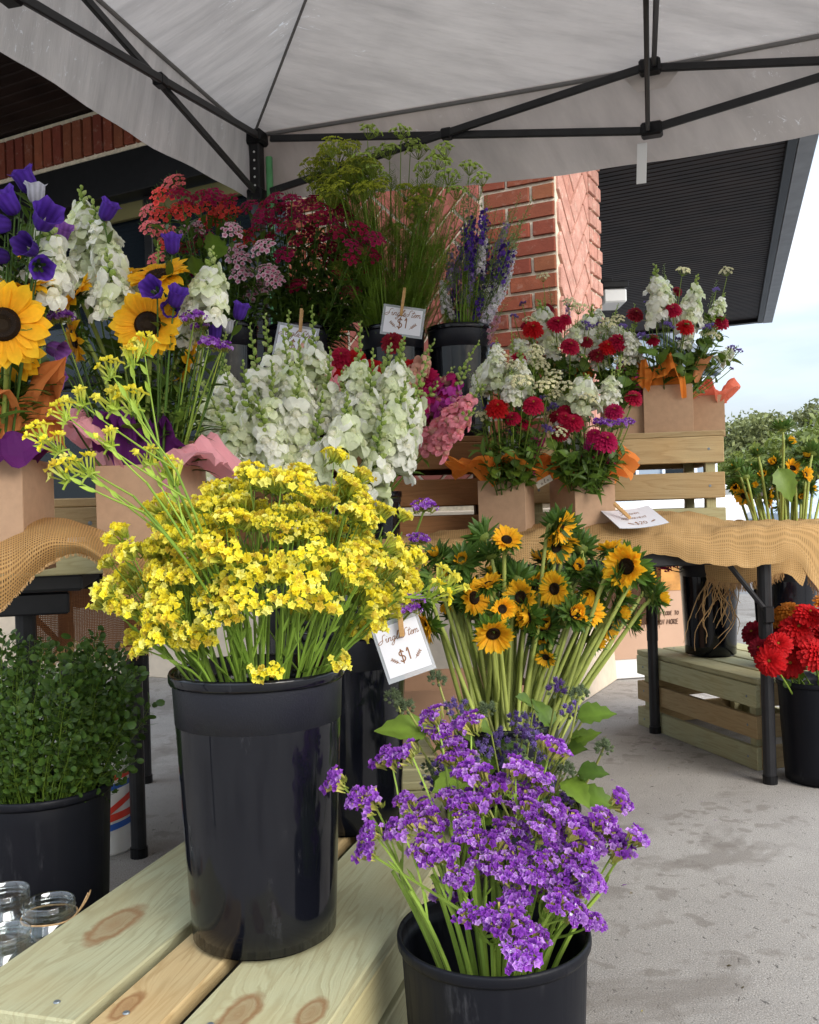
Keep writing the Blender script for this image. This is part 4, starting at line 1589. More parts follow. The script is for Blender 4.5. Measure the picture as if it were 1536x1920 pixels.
# tray (low box) the jars stand in
ang = math.atan2(dF[1], dF[0])
tc_ = OF + dF * .20 + pF * .612
tray = thing('cardboard_tray', 'flat brown cardboard carton under the glass jars', 'carton', (tc_[0], tc_[1], 0), None, ang)
part('carton_body', boxmesh('carton_body', 0.30, 0.24, 0.169, M['tray'], 0.003), tray, (0, 0, 0.0845))

# ------------------------------------------------------------------ kraft boxes
M['kraft'] = simple('kraft_card', (0.42, 0.27, 0.17), 0.85, 0, 60, 0.10, 0.08, 0.2)
M['kraft_big'] = simple('carton_card', (0.40, 0.24, 0.15), 0.85, 0, 8, 0.15, 0.1, 0.2)


def kbox(label, pxc, pyb, d, w, h, rz, z=None, m=None, group='kraft paper vase boxes', dd=None):
    p = U(pxc, pyb, d)
    z = p[2] if z is None else z
    dd = dd or w
    t = thing('kraft_box', label, 'box', (p[0], p[1] + w / 2, z), group, rz)
    th = 0.0022
    m = m or M['kraft']
    mb = MB()
    V, F = cbox(w, dd, th, 0.0005)
    part('bottom', boxmesh('bottom', w, dd, th, m, 0.0005), t, (0, 0, th / 2))
    for (sx, sy) in ((0, -1), (0, 1)):
        part('side', boxmesh('side', w, th, h, m, 0.0007), t, (0, sy * (dd / 2 - th / 2), h / 2 + th * 0.6))
    for sx in (-1, 1):
        part('side', boxmesh('side', dd - 2 * th - 0.0006, th, h, m, 0.0007), t, Matrix.Translation((sx * (w / 2 - th / 2), 0, h / 2 + th * 0.6)) @ Matrix.Rotation(math.pi / 2, 4, 'Z'))
    return t, np.array([p[0], p[1] + w / 2, z]), h


BX = {}
zc = 1.0635
BX['a'] = kbox('kraft box at the front corner of the upper right crate, orange tissue', 1263, 815, 3.02, 0.155, 0.162, -0.18, zc)
BX['a2'] = kbox('kraft box half hidden behind the corner one, coral tissue', 1328, 805, 3.16, 0.135, 0.140, -0.18, zc)
BX['c'] = kbox('kraft box in shade left of the corner box, pink tissue', 1178, 812, 3.06, 0.135, 0.130, -0.1, zc)
BX['b'] = kbox('kraft box deepest behind the flowers on the upper crate', 1068, 812, 3.10, 0.135, 0.135, -0.1, zc)
BX['d'] = kbox('kraft box with orange and pink tissue, left of the pair on the burlap', 957, 1010, 2.62, 0.135, 0.165, -0.32, 0.756)
BX['e'] = kbox('kraft box beside the price card, right of the pair on the burlap', 1102, 1010, 2.64, 0.135, 0.165, 0.40, 0.756)
BX['f'] = kbox('kraft box with pale pink tissue under the sunflower bouquet', 268, 1010, 1.62, 0.150, 0.175, -0.10, 0.760)
BX['g'] = kbox('kraft box with orange tissue cut by the left edge', -52, 1010, 1.50, 0.155, 0.185, 0.05, 0.760)
# carton under the table
kbox('large plain carton under the table behind the sunflower stems', 840, 1330, 2.55, 0.46, 0.34, 0.12, 0.0, M['kraft_big'], None, 0.34)

# white dispenser seen behind the left crate
dp = U(141, 922, 2.3)
wd_ = thing('napkin_holder', 'small white holder behind the left crate by the window', 'holder', (dp[0], dp[1], 0.7365 + 0.0))
part('holder_body', boxmesh('holder_body', 0.034, 0.05, 0.155, M['white_plastic'], 0.006), wd_, (0, 0, 0.078))


# ------------------------------------------------------------------ tissue paper
def tissue(label, c, z, w, col, a0, a1, seed, up=0.05, out=0.06, spikes=3, droop=0.02, group='tissue paper in the boxes', rot=0.0):
    up, out = up * 1.25, out * 1.45
    rr = random.Random(seed)
    t = thing('tissue_paper', label, 'tissue paper', (c[0], c[1], z), group)
    na, nt_ = 26, 9
    V, F = [], []
    ph = [rr.uniform(0, 6.28) for _ in range(6)]
    for i in range(na + 1):
        a = a0 + (a1 - a0) * i / na
        tip = 0.72 + 0.28 * abs(math.sin(spikes * math.pi * i / na + 0.3)) + rr.uniform(-.10, .10)
        ed = min(1, 5 * min(i, na - i) / na + 0.35)
        for j in range(nt_ + 1):
            s_ = j / nt_
            sq = 1.0 / max(abs(math.cos(a - rot)), abs(math.sin(a - rot)))
            r = (w / 2 - 0.012) * min(sq, 1.25) + out * (s_ ** 1.3) * tip
            zz = -0.03 + (up * ed + 0.03) * math.sin(min(1.0, s_ * 1.35) * math.pi * 0.62) * tip - droop * max(0, s_ - 0.55) * 2.2
            k1 = 0.012 * math.sin(a * 5 + ph[0] + s_ * 3) + 0.008 * math.sin(a * 11 + ph[1] - s_ * 5)
            if r > w / 2 - 0.004 and zz < 0.004:
                zz = max(zz, -0.03) if s_ > 0.5 else zz
            V.append((math.cos(a) * (r + k1 * s_), math.sin(a) * (r + k1 * s_), zz + (k1 * 1.1 + rr.uniform(-.004, .004)) * min(1, s_ * 2)))
    for i in range(na):
        for j in range(nt_):
            k = i * (nt_ + 1) + j
            F.append((k, k + nt_ + 1, k + nt_ + 2))
            F.append((k, k + nt_ + 2, k + 1))
    part('sheet', MB().add(V, F, col).mesh('sheet', M['tissue']), t)
    return t


M['tissue'] = plant_mat('tissue_paper', 0.42, 0.7, 0.1, 12, 0.15)
ORG, PNK, LPK, PUR, COR = (0.90, 0.30, 0.05), (0.88, 0.09, 0.42), (0.80, 0.38, 0.42), (0.12, 0.02, 0.14), (0.80, 0.22, 0.13)
PI = math.pi


def tb(k):
    t, p, h = BX[k]
    return p, p[2] + h + 0.002


p, z = tb('a')
tissue('bright orange tissue folded over the front of the corner box', p, z, 0.155, ORG, PI * 1.0, PI * 1.62, 1, 0.07, 0.045, 2, 0.06)
tissue('pale orange tissue standing up at the right of the corner box', p, z, 0.155, (0.85, 0.36, 0.16), PI * 1.72, PI * 2.35, 2, 0.07, 0.05, 2, 0.0)
p, z = tb('a2')
tissue('coral tissue poking out of the box behind the corner one', p, z, 0.135, COR, PI * 1.3, PI * 2.1, 3, 0.03, 0.04, 2)
p, z = tb('c')
tissue('hot pink tissue fanned behind the corner box', p, z, 0.135, PNK, PI * 1.25, PI * 1.95, 4, 0.08, 0.04, 2)
p, z = tb('b')
tissue('orange tissue behind the white snapdragons on the upper crate', p, z, 0.135, ORG, PI * 1.2, PI * 1.9, 5, 0.08, 0.03, 2)
p, z = tb('d')
tissue('long orange tissue flaring out left of its box', p, z, 0.135, ORG, PI * 0.85, PI * 1.66, 6, 0.055, 0.085, 2, 0.0)
tissue('hot pink tissue at the right corner of the left burlap box', p, z, 0.135, PNK, PI * 1.62, PI * 1.97, 7, 0.085, 0.03, 1, 0.01)
p, z = tb('e')
tissue('orange tissue on the left side of the box by the price card', p, z, 0.135, ORG, PI * 0.9, PI * 1.42, 8, 0.05, 0.055, 1, 0.02)
tissue('hot pink tissue in the middle of the box by the price card', p, z, 0.135, PNK, PI * 1.40, PI * 1.72, 9, 0.09, 0.045, 1, 0.01)
tissue('orange tissue puffed out towards the crate, right of the pink', p, z, 0.135, (0.85, 0.30, 0.07), PI * 1.72, PI * 2.25, 10, 0.07, 0.075, 2, 0.05)
p, z = tb('f')
tissue('pale pink tissue spread wide over the sunflower box', p, z, 0.150, LPK, PI * 0.80, PI * 1.38, 11, 0.075, 0.075, 2, 0.0)
tissue('pale pink tissue folded over the right corner of the sunflower box', p, z, 0.150, LPK, PI * 1.62, PI * 2.15, 13, 0.035, 0.075, 2, 0.04)
tissue('dark purple tissue in the middle of the sunflower box', p, z, 0.150, PUR, PI * 1.30, PI * 1.72, 12, 0.07, 0.03, 2, 0.01)
p, z = tb('g')
tissue('orange tissue sheet at the left edge', p, z, 0.155, (0.70, 0.24, 0.07), PI * 1.45, PI * 2.1, 14, 0.11, 0.05, 2, 0.0)
tissue('purple tissue under the orange sheet at the left edge', p, z, 0.155, PUR, PI * 1.35, PI * 2.0, 15, 0.035, 0.055, 2, 0.03)


# ------------------------------------------------------------------ burlap
def burlap_mat(name, c1, c2, holes=True, su=1.0):
    m, nt, b, o = mat(name)
    uv = nt.nodes.new('ShaderNodeUVMap')
    mp = nt.nodes.new('ShaderNodeSeparateXYZ')
    wob = nt.nodes.new('ShaderNodeMixRGB')
    wob.blend_type = 'ADD'
    wob.inputs[0].default_value = 0.0035
    nz = nt.nodes.new('ShaderNodeTexNoise')
    nz.inputs['Scale'].default_value = 22
    nt.links.new(uv.outputs[0], nz.inputs['Vector'])
    nt.links.new(uv.outputs[0], wob.inputs[1])
    nt.links.new(nz.outputs['Color'], wob.inputs[2])
    nt.links.new(wob.outputs[0], mp.inputs[0])
    fr = 2 * math.pi * 260 * su
    a = math_(nt, 'ABSOLUTE', math_(nt, 'SINE', math_(nt, 'MULTIPLY', mp.outputs[0], fr)))
    b_ = math_(nt, 'ABSOLUTE', math_(nt, 'SINE', math_(nt, 'MULTIPLY', mp.outputs[1], fr)))
    h = math_(nt, 'MAXIMUM', a, b_)
    lo = math_(nt, 'MINIMUM', a, b_)
    streak = nt.nodes.new('ShaderNodeMapping')
    streak.inputs['Scale'].default_value = (12, 230, 1)
    nt.links.new(uv.outputs[0], streak.inputs['Vector'])
    n1 = noise(nt, streak.outputs[0], 1, 3)
    streak2 = nt.nodes.new('ShaderNodeMapping')
    streak2.inputs['Scale'].default_value = (230, 12, 1)
    nt.links.new(uv.outputs[0], streak2.inputs['Vector'])
    n2_ = noise(nt, streak2.outputs[0], 1, 3)
    c = mixc(nt, ramp(nt, math_(nt, 'ADD', n1, n2_), [(0.6, 0.0), (1.5, 0.8)]), c1, c2)
    c = mixc(nt, ramp(nt, h, [(0.55, 0.75 if holes else 0.5), (0.9, 0.0)]), c, tuple(x * 0.30 for x in c2))
    nt.links.new(c, b.inputs['Base Color'])
    b.inputs['Roughness'].default_value = 0.95
    b.inputs['Specular IOR Level'].default_value = 0.1
    bump(nt, b, h, 0.4, 0.0012)
    tr = nt.nodes.new('ShaderNodeBsdfTranslucent')
    nt.links.new(c, tr.inputs[0])
    mx = nt.nodes.new('ShaderNodeMixShader')
    mx.inputs[0].default_value = 0.25
    nt.links.new(b.outputs[0], mx.inputs[1])
    nt.links.new(tr.outputs[0], mx.inputs[2])
    if holes:
        tp = nt.nodes.new('ShaderNodeBsdfTransparent')
        m2 = nt.nodes.new('ShaderNodeMixShader')
        nt.links.new(ramp(nt, h, [(0.42, 0.0), (0.5, 1.0)]), m2.inputs[0])
        nt.links.new(tp.outputs[0], m2.inputs[1])
        nt.links.new(mx.outputs[0], m2.inputs[2])
        nt.links.new(m2.outputs[0], o.inputs[0])
    else:
        nt.links.new(mx.outputs[0], o.inputs[0])
    return m


M['burlap'] = burlap_mat('tan_burlap', (0.62, 0.39, 0.175), (0.50, 0.28, 0.10), True, 0.46)
M['burlap_fine'] = burlap_mat('fine_tan_burlap', (0.58, 0.39, 0.19), (0.46, 0.28, 0.115), False, 0.30)
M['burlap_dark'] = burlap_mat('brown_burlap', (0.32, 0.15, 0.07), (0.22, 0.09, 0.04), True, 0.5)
M['thread'] = simple('burlap_thread', (0.52, 0.33, 0.15), 0.95)


def interp_rows(rows, nu):
    """rows: list of lists of world points -> each resampled to nu+1 along arc with Catmull-Rom"""
    out = []
    for r in rows:
        r = np.array(r)
        n = len(r) - 1
        pts = []
        for k in range(nu + 1):
            t = k / nu * n
            i = min(int(t), n - 1)
            f = t - i
            p0, p1, p2, p3 = r[max(i - 1, 0)], r[i], r[i + 1], r[min(i + 2, n)]
            pts.append(0.5 * ((2 * p1) + (-p0 + p2) * f + (2 * p0 - 5 * p1 + 4 * p2 - p3) * f * f + (-p0 + 3 * p1 - 3 * p2 + p3) * f ** 3))
        out.append(pts)
    return np.array(out)


def cloth(name, label, rows, nu, sub, m, cat='burlap', rest=None, fringe=None, wr=0.003, seed=1, fr_len=0.03, fr_edge=-1):
    g = interp_rows(rows, nu)                       # rows x (nu+1) x 3
    g = np.transpose(interp_rows(np.transpose(g, (1, 0, 2)), (len(rows) - 1) * sub), (1, 0, 2))
    nr_, nc = g.shape[:2]
    rr = np.random.RandomState(seed)
    ph = rr.uniform(0, 6.28, 8)
    uvs, V, F = [], [], []
    base = g.reshape(-1, 3).mean(0)
    du = np.concatenate([[0], np.cumsum(np.linalg.norm(np.diff(g[nr_ // 2], axis=0), axis=1))])
    dv = np.concatenate([[0], np.cumsum(np.linalg.norm(np.diff(g[:, nc // 2], axis=0), axis=1))])
    for j in range(nr_):
        for i in range(nc):
            a, b_ = du[i], dv[j]
            k = wr * 1.4 * (1 - 2 * abs(math.sin(a * 9 + b_ * 6 + ph[4])) ** .5) * .8 + wr * (math.sin(a * 31 + b_ * 18 + ph[0]) + 0.7 * math.sin(a * 67 - b_ * 35 + ph[1]) + 0.5 * math.sin(a * 15 + b_ * 80 + ph[2]) + 0.35 * math.sin(a * 140 + b_ * 60 + ph[3]))
            q_ = g[j, i] + np.array([k * 0.2, -k * 0.7, k])
            if rest and q_[1] > 2.33 + (q_[0] + 0.70) * 0.257 - 0.068:
                q_[2] = max(q_[2], rest + 0.004 * abs(math.sin(a * 23 + b_ * 40)))
            V.append(q_ - base)
            uvs.append((a, b_))
    for j in range(nr_ - 1):
        for i in range(nc - 1):
            a = j * nc + i
            F.append((a, a + 1, a + nc + 1, a + nc))
    me = MB().add(V, F).mesh(name, m, True, uvs)
    t = thing(name, label, cat, base)
    part('cloth', me, t)
    if fringe:
        mb = MB()
        row = [V[fr_edge % nr_ * nc + i] for i in range(nc)]
        for (i0, i1, nn) in fringe:
            for q in range(nn):
                f = (i0 + (i1 - i0) * rr.uniform()) * (nc - 1)
                i = int(min(f, nc - 2))
                p = row[i] + (row[i + 1] - row[i]) * (f - i)
                L_ = fr_len * rr.uniform(0.4, 1.15)
                e_ = p + np.array([rr.uniform(-.35, .35) * L_, rr.uniform(-.3, .1) * L_, -L_])
                v_, f_ = tube(bez(p + np.array([0, 0, .003]), (p + e_) / 2 + rr.uniform(-.004, .004, 3), e_, 4), 0.0009, 3)
                mb.add(v_, f_)
        part('fringe', mb.mesh('fringe', M['thread']), t, kind='stuff')
    return t


# right table runner, rows from the back of the table over the front edge
pxs = [700, 760, 830, 905, 975, 1045, 1120, 1190, 1255, 1320, 1385, 1445, 1497, 1530, 1560]
top_y = [1008, 1004, 998, 989, 982, 976, 967, 960, 958, 966, 974, 976, 984, 1040, 1110]
bot_y = [1105, 1100, 1090, 1078, 1062, 1052, 1050, 1046, 1038, 1056, 1063, 1058, 1048, 1094, 1150]
tl = lambda px: 2.36 + 0.257 * (U(px, 960, 2.6)[0] + 0.70)          # leg line depth at this column
rows = []
rows.append([np.array([U(px, 960, tl(px) + 0.36)[0], tl(px) + 0.36, 0.775]) for i, px in enumerate(pxs)])
rows.append([np.array([U(px, 960, tl(px) + 0.23)[0], tl(px) + 0.23, 0.775]) for i, px in enumerate(pxs)])
lift = lambda p: np.array([p[0], p[1], max(p[2], 0.764)])
rows.append([lift(U(px, ty, tl(px) + 0.10)) for px, ty in zip(pxs, top_y)])
rows.append([lift(U(px, ty + 12, tl(px) - 0.02)) for px, ty in zip(pxs, top_y)])
rows.append([np.array([U(px, 960, tl(px) - 0.090)[0], tl(px) - 0.090, 0.766 + 0.003 * math.sin(i * 1.3)]) for i, px in enumerate(pxs)])
rows.append([U(px, ty * 0.4 + by * 0.6, tl(px) - 0.116 + 0.008 * math.sin(i * 2.1)) for i, (px, ty, by) in enumerate(zip(pxs, top_y, bot_y))])
rows.append([U(px, by, tl(px) - 0.124 + 0.010 * math.sin(i * 1.7)) for i, (px, by) in enumerate(zip(pxs, bot_y))])
cloth('burlap_runner', 'tan burlap runner draped over the right table under the price card', rows, 110, 7, M['burlap_fine'], rest=0.7475, wr=0.0034, seed=3)
# its tail at the right end with a frayed edge
rows = [[U(px, 1035, 2.98) for px in (1320, 1360, 1400, 1440, 1480, 1510)],
        [U(px, y, 2.96) for px, y in zip((1322, 1360, 1400, 1440, 1478, 1512), (1070, 1072, 1068, 1070, 1066, 1075))],
        [U(px, y, 2.95) for px, y in zip((1325, 1362, 1400, 1440, 1470, 1505), (1078, 1090, 1092, 1084, 1074, 1100))]]
cloth('burlap_end', 'frayed end of burlap hanging behind the right front table leg', rows, 24, 4, M['burlap_fine'], fringe=[(0.0, 0.8, 260)], seed=5, fr_len=0.022)
rows = [[U(px, y, 2.80) for px, y in zip((1470, 1496, 1520, 1545), (985, 1000, 1030, 1060))],
        [U(px, y, 2.76) for px, y in zip((1488, 1512, 1536, 1565), (1030, 1045, 1065, 1090))],
        [U(px, y, 2.74) for px, y in zip((1515, 1534, 1550, 1570), (1085, 1098, 1110, 1125))]]
cloth('burlap_corner', 'loose burlap corner hanging down at the right end of the table', rows, 20, 6, M['burlap_fine'], fringe=[(0.0, 1.0, 60)], seed=8, fr_len=0.03)
# back drape seen under the table
rows = [[U(px, 1030, 3.30 + (px - 1050) * 0.0008) for px in (1040, 1090, 1140, 1190, 1240)],
        [U(px, 1110, 3.32 + (px - 1050) * 0.0008 + 0.02 * (k % 2)) for k, px in enumerate((1040, 1090, 1140, 1190, 1240))],
        [U(px, y, 3.30 + (px - 1050) * 0.0008) for px, y in zip((1040, 1090, 1140, 1190, 1238), (1160, 1168, 1165, 1172, 1168))]]
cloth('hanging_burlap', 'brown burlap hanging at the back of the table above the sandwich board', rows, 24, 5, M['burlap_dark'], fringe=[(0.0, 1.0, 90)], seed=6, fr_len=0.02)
# left sheet with the big fold
rows = [[U(px, py, 1.60) for px, py in ((-80, 1005), (-30, 985), (20, 974), (70, 968), (115, 969), (160, 982), (210, 1006), (260, 1030), (310, 1062), (345, 1090))],
        [U(px, py, 1.52) for px, py in ((-82, 1020), (-30, 1003), (22, 990), (70, 982), (112, 984), (155, 998), (198, 1022), (245, 1050), (292, 1085), (330, 1110))],
        [U(px, py, 1.46) for px, py in ((-84, 1110), (-32, 1085), (22, 1058), (66, 1030), (106, 1015), (150, 1018), (190, 1040), (232, 1080), (276, 1112), (315, 1135))],
        [U(px, py, 1.48) for px, py in ((-85, 1190), (-30, 1168), (20, 1128), (62, 1085), (105, 1052), (150, 1036), (186, 1056), (212, 1110), (238, 1140), (290, 1158))]]
cloth('burlap_sheet', 'coarse tan burlap folded in a hump over the left table edge', rows, 60, 7, M['burlap'], fringe=[(0.0, 1.0, 240)], seed=9, wr=0.0015, fr_len=0.004)
rows = [[U(px, 1100, 2.22) for px in (40, 90, 140, 190, 240, 290)],
        [U(px, 1160, 2.24 + 0.02 * (k % 2)) for k, px in enumerate((40, 90, 140, 190, 240, 290))],
        [U(px, y, 2.22) for px, y in zip((40, 90, 140, 190, 240, 285), (1212, 1225, 1205, 1222, 1215, 1205))]]
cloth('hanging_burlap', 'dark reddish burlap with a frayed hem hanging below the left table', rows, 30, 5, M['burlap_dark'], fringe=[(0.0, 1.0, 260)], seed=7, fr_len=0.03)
# loose threads trailing in front of the bucket under the table
tw = thing('trailing_twine', 'tangle of loose jute threads hanging down in front of the black bucket', 'twine', B['root'] + np.array([0, 0, 0.36]))
mb = MB()
rr = random.Random(12)
for i in range(26):
    s0 = rr.uniform(-10, 40)
    pts = []
    x, y = 1330 + s0, 1058 + rr.uniform(-4, 10)
    dx = rr.uniform(-0.25, 0.35)
    n = rr.randint(6, 16)
    for k in range(n):
        pts.append(U(x, y, 3.18 + 0.015 * math.sin(k + i)) - (B['root'] + np.array([0, 0, 0.36])))
        dx += rr.uniform(-0.55, 0.5)
        dx = max(-1.0, min(1.0, dx))
        x += dx * 11
        x += (1352 - x) * 0.10
        y += rr.uniform(7, 14)
    V, F = tube(pts, [0.0022 * (1 - k / n) + 0.0007 for k in range(n)], 4)
    mb.add(V, F)
part('threads', mb.mesh('threads', M['thread'], True), tw, kind='stuff')


# ------------------------------------------------------------------ cards with hand lettering
G = {
    'S': [[(.75, .95), (.6, 1.05), (.4, .9), (.38, .6), (.45, .3), (.3, .02), (.05, -.05), (-.1, .1), (.1, .3), (.45, .42)]],
    'i': [[(0, .3), (.12, .5), (.14, .15), (.25, .0), (.4, .15)], [(.18, .72), (.2, .76)]],
    'n': [[(0, .1), (.08, .5), (.08, 0)], [(.08, .3), (.25, .5), (.36, .42), (.36, .08), (.5, .05), (.6, .2)]],
    'g': [[(.38, .45), (.18, .5), (.05, .25), (.15, .02), (.35, .2), (.4, .5), (.36, -.2), (.2, -.55), (.0, -.4), (.3, -.05), (.55, .15)]],
    'l': [[(0, .1), (.25, .6), (.35, 1.0), (.22, .95), (.15, .4), (.22, 0), (.42, .12)]],
    'e': [[(0, .15), (.25, .3), (.28, .48), (.12, .45), (.08, .15), (.22, 0), (.42, .12)]],
    't': [[(.22, .95), (.14, .3), (.18, .0), (.38, .12)], [(-.05, .62), (.42, .7)]],
    'm': [[(0, .1), (.08, .5), (.08, 0)], [(.08, .3), (.22, .5), (.30, .4), (.30, 0)], [(.30, .3), (.44, .5), (.54, .4), (.55, .08), (.68, .04), (.8, .2)]],
    'F': [[(.8, 1.0), (.4, .95), (.1, 1.0), (-.05, .85)], [(.45, .95), (.38, .4), (.2, .0), (-.05, .05)], [(.15, .5), (.6, .55)]],
    'o': [[(.2, .48), (.05, .3), (.12, .02), (.32, .08), (.36, .35), (.2, .48), (.42, .42)]],
    'w': [[(0, .45), (.08, .05), (.2, .05), (.26, .4), (.3, .05), (.42, .05), (.5, .48), (.6, .42)]],
    'r': [[(0, .1), (.12, .5), (.14, .4), (.32, .48), (.28, .1), (.5, .1)]],
    '$': [[(.42, .72), (.25, .85), (.05, .72), (.08, .52), (.38, .38), (.42, .15), (.22, -.02), (.0, .12)], [(.22, 1.0), (.22, -.18)]],
    '1': [[(.05, .7), (.2, .95), (.2, -.0)]],
    '2': [[(.02, .7), (.18, .9), (.38, .75), (.3, .4), (.0, 0), (.42, .02)]],
    '0': [[(.22, .9), (.02, .6), (.04, .2), (.22, 0), (.4, .25), (.42, .65), (.22, .9)]],
    'A': [[(0, 0), (.2, .8), (.4, 0)], [(.08, .3), (.33, .3)]],
    'R': [[(0, 0), (0, .8), (.3, .72), (.28, .45), (0, .42), (.35, 0)]],
    'N': [[(0, 0), (0, .8), (.35, 0), (.35, .8)]],
    'G': [[(.36, .65), (.2, .8), (.02, .6), (.03, .15), (.2, 0), (.38, .12), (.38, .35), (.2, .35)]],
    'E': [[(.3, .8), (0, .8), (0, 0), (.3, 0)], [(0, .42), (.25, .42)]],
    'M': [[(0, 0), (.04, .8), (.22, .25), (.4, .8), (.44, 0)]],
    'T': [[(0, .8), (.4, .8)], [(.2, .8), (.2, 0)]],
    'C': [[(.36, .68), (.2, .8), (.02, .55), (.04, .15), (.2, 0), (.36, .12)]],
    'L': [[(0, .8), (0, 0), (.32, 0)]],
    'D': [[(0, 0), (0, .8), (.25, .7), (.35, .4), (.25, .08), (0, 0)]],
    'a': [[(.3, .42), (.12, .45), (.04, .2), (.14, 0), (.3, .1), (.32, .45), (.34, .05), (.44, .05)]],
    'H': [[(0, 0), (0, .8)], [(.35, 0), (.35, .8)], [(0, .42), (.35, .42)]],
    'O': [[(.2, .8), (.0, .5), (.04, .12), (.2, 0), (.38, .2), (.38, .6), (.2, .8)]],
    'I': [[(.05, .8), (.05, 0)]],
    'b': [[(.0, .95), (.02, 0), (.2, 0), (.32, .2), (.2, .42), (.04, .3)]],
    'u': [[(0, .45), (.04, .08), (.18, 0), (.3, .15), (.32, .45), (.36, 0)]],
    'p': [[(.02, .45), (.02, -.35)], [(.02, .35), (.2, .45), (.32, .25), (.2, 0), (.03, .08)]],
    'c': [[(.3, .38), (.15, .46), (.02, .22), (.14, 0), (.32, .08)]],
    'h': [[(0, .9), (0, 0)], [(0, .28), (.18, .45), (.3, .3), (.3, 0)]],
    ' ': [],
    'x': [[(0, .45), (.3, 0)], [(.3, .45), (0, 0)]],
}
ADV = {'S': .8, 'i': .36, 'n': .55, 'g': .5, 'l': .38, 'e': .38, 't': .36, 'm': .78, 'F': .75, 'o': .42, 'w': .6, 'r': .46, ' ': .35, '$': .62, '1': .4, '2': .58, '0': .6, 'M': .6, 'I': .2}


def smooth_line(pts, k=4):
    if len(pts) < 3:
        return pts
    r = np.array(pts, float)
    n = len(r) - 1
    out = []
    for q in range(n * k + 1):
        t = q / k
        i = min(int(t), n - 1)
        f = t - i
        p0, p1, p2, p3 = r[max(i - 1, 0)], r[i], r[i + 1], r[min(i + 2, n)]
        out.append(0.5 * ((2 * p1) + (-p0 + p2) * f + (2 * p0 - 5 * p1 + 4 * p2 - p3) * f * f + (-p0 + 3 * p1 - 3 * p2 + p3) * f ** 3))
    return out


def ribbon(mb, pts, w, z, f=lambda x, y: 0.0):
    pts = [np.array(p[:2], float) for p in pts]
    V, F = [], []
    for i, p in enumerate(pts):
        d = pts[min(i + 1, len(pts) - 1)] - pts[max(i - 1, 0)]
        d = d / (np.linalg.norm(d) + 1e-9)
        nrm = np.array([-d[1], d[0]]) * w / 2
        for s_ in (-1, 1):
            V.append((p[0] + s_ * nrm[0], p[1] + s_ * nrm[1], z + f(p[0], p[1])))
    for i in range(len(pts) - 1):
        F.append((2 * i, 2 * i + 2, 2 * i + 3, 2 * i + 1))
    mb.add(V, F)


def write(mb, txt, x, y, h, w, z, slant=0.0, curve=True, f=lambda x, y: 0.0, center=True, sp=1.0):
    tot = sum(ADV.get(c, .5) for c in txt) * h * sp
    cx = x - tot / 2 if center else x
    for c in txt:
        for st_ in G.get(c, []):
            pts = [(cx + (px + py * slant) * h, y + py * h) for px, py in st_]
            ribbon(mb, smooth_line(pts) if curve else pts, w, z, f)
        cx += ADV.get(c, .5) * h * sp


def sprig(mb, x, y, L, a, w, z, f=lambda x, y: 0.0):
    d = np.array([math.cos(a), math.sin(a)])
    n_ = np.array([-d[1], d[0]])
    p = np.array([x, y])
    ribbon(mb, [p, p + d * L], w, z, f)
    for k in range(4):
        q = p + d * L * (0.25 + 0.2 * k)
        for s_ in (-1, 1):
            ribbon(mb, [q, q + d * L * .16 + n_ * s_ * L * .16], w * 1.5, z, f)


M['card'] = simple('white_card', (0.78, 0.79, 0.84), 0.25)
lam, nt, b, o = mat('clear_laminate')
b.inputs['Base Color'].default_value = (0.8, 0.85, 0.9, 1)
b.inputs['Roughness'].default_value = 0.12
tp = nt.nodes.new('ShaderNodeBsdfTransparent')
mx = nt.nodes.new('ShaderNodeMixShader')
mx.inputs[0].default_value = 0.32
nt.links.new(tp.outputs[0], mx.inputs[1])
nt.links.new(b.outputs[0], mx.inputs[2])
nt.links.new(mx.outputs[0], o.inputs[0])
M['laminate'] = lam
M['ink_gold'] = simple('brown_card_ink', (0.24, 0.10, 0.035), 0.6)


def peg_at(label, loc, rows, L=0.072, open_=0.10):
    t = thing('clothespin', label, 'clothespin', loc, 'wooden clothespins')
    t.matrix_world = mat4(rows, loc)
    for s_ in (-1, 1):
        V, F = cbox(0.009, 0.0045, L, 0.0008)
        z0 = -L / 2
        V[:, 1] += s_ * (0.0030 + np.clip(V[:, 2] / (L / 2), 0, 1) * 0.006)
        V[:, 1] += -s_ * 0.001 * np.clip(-V[:, 2] / (L / 2), 0, 1)
        part('jaw', MB().add(V, F).mesh('jaw', M['wood_peg']), t)
    pts = [(0.0055 * math.cos(a), 0.0055 * math.sin(a) + 0.0, 0.004 + 0.0003 * a) for a in np.linspace(0, 12, 26)]
    pts = [(p[2] * 0 + (-0.006 + 0.012 * k / 25), p[1] * 0.8, 0.002 + p[0] * 0.8) for k, p in enumerate(pts)]
    V, F = tube(pts, 0.0007, 5)
    part('spring', MB().add(V, F).mesh('spring', M['chrome'], True), t)
    return t


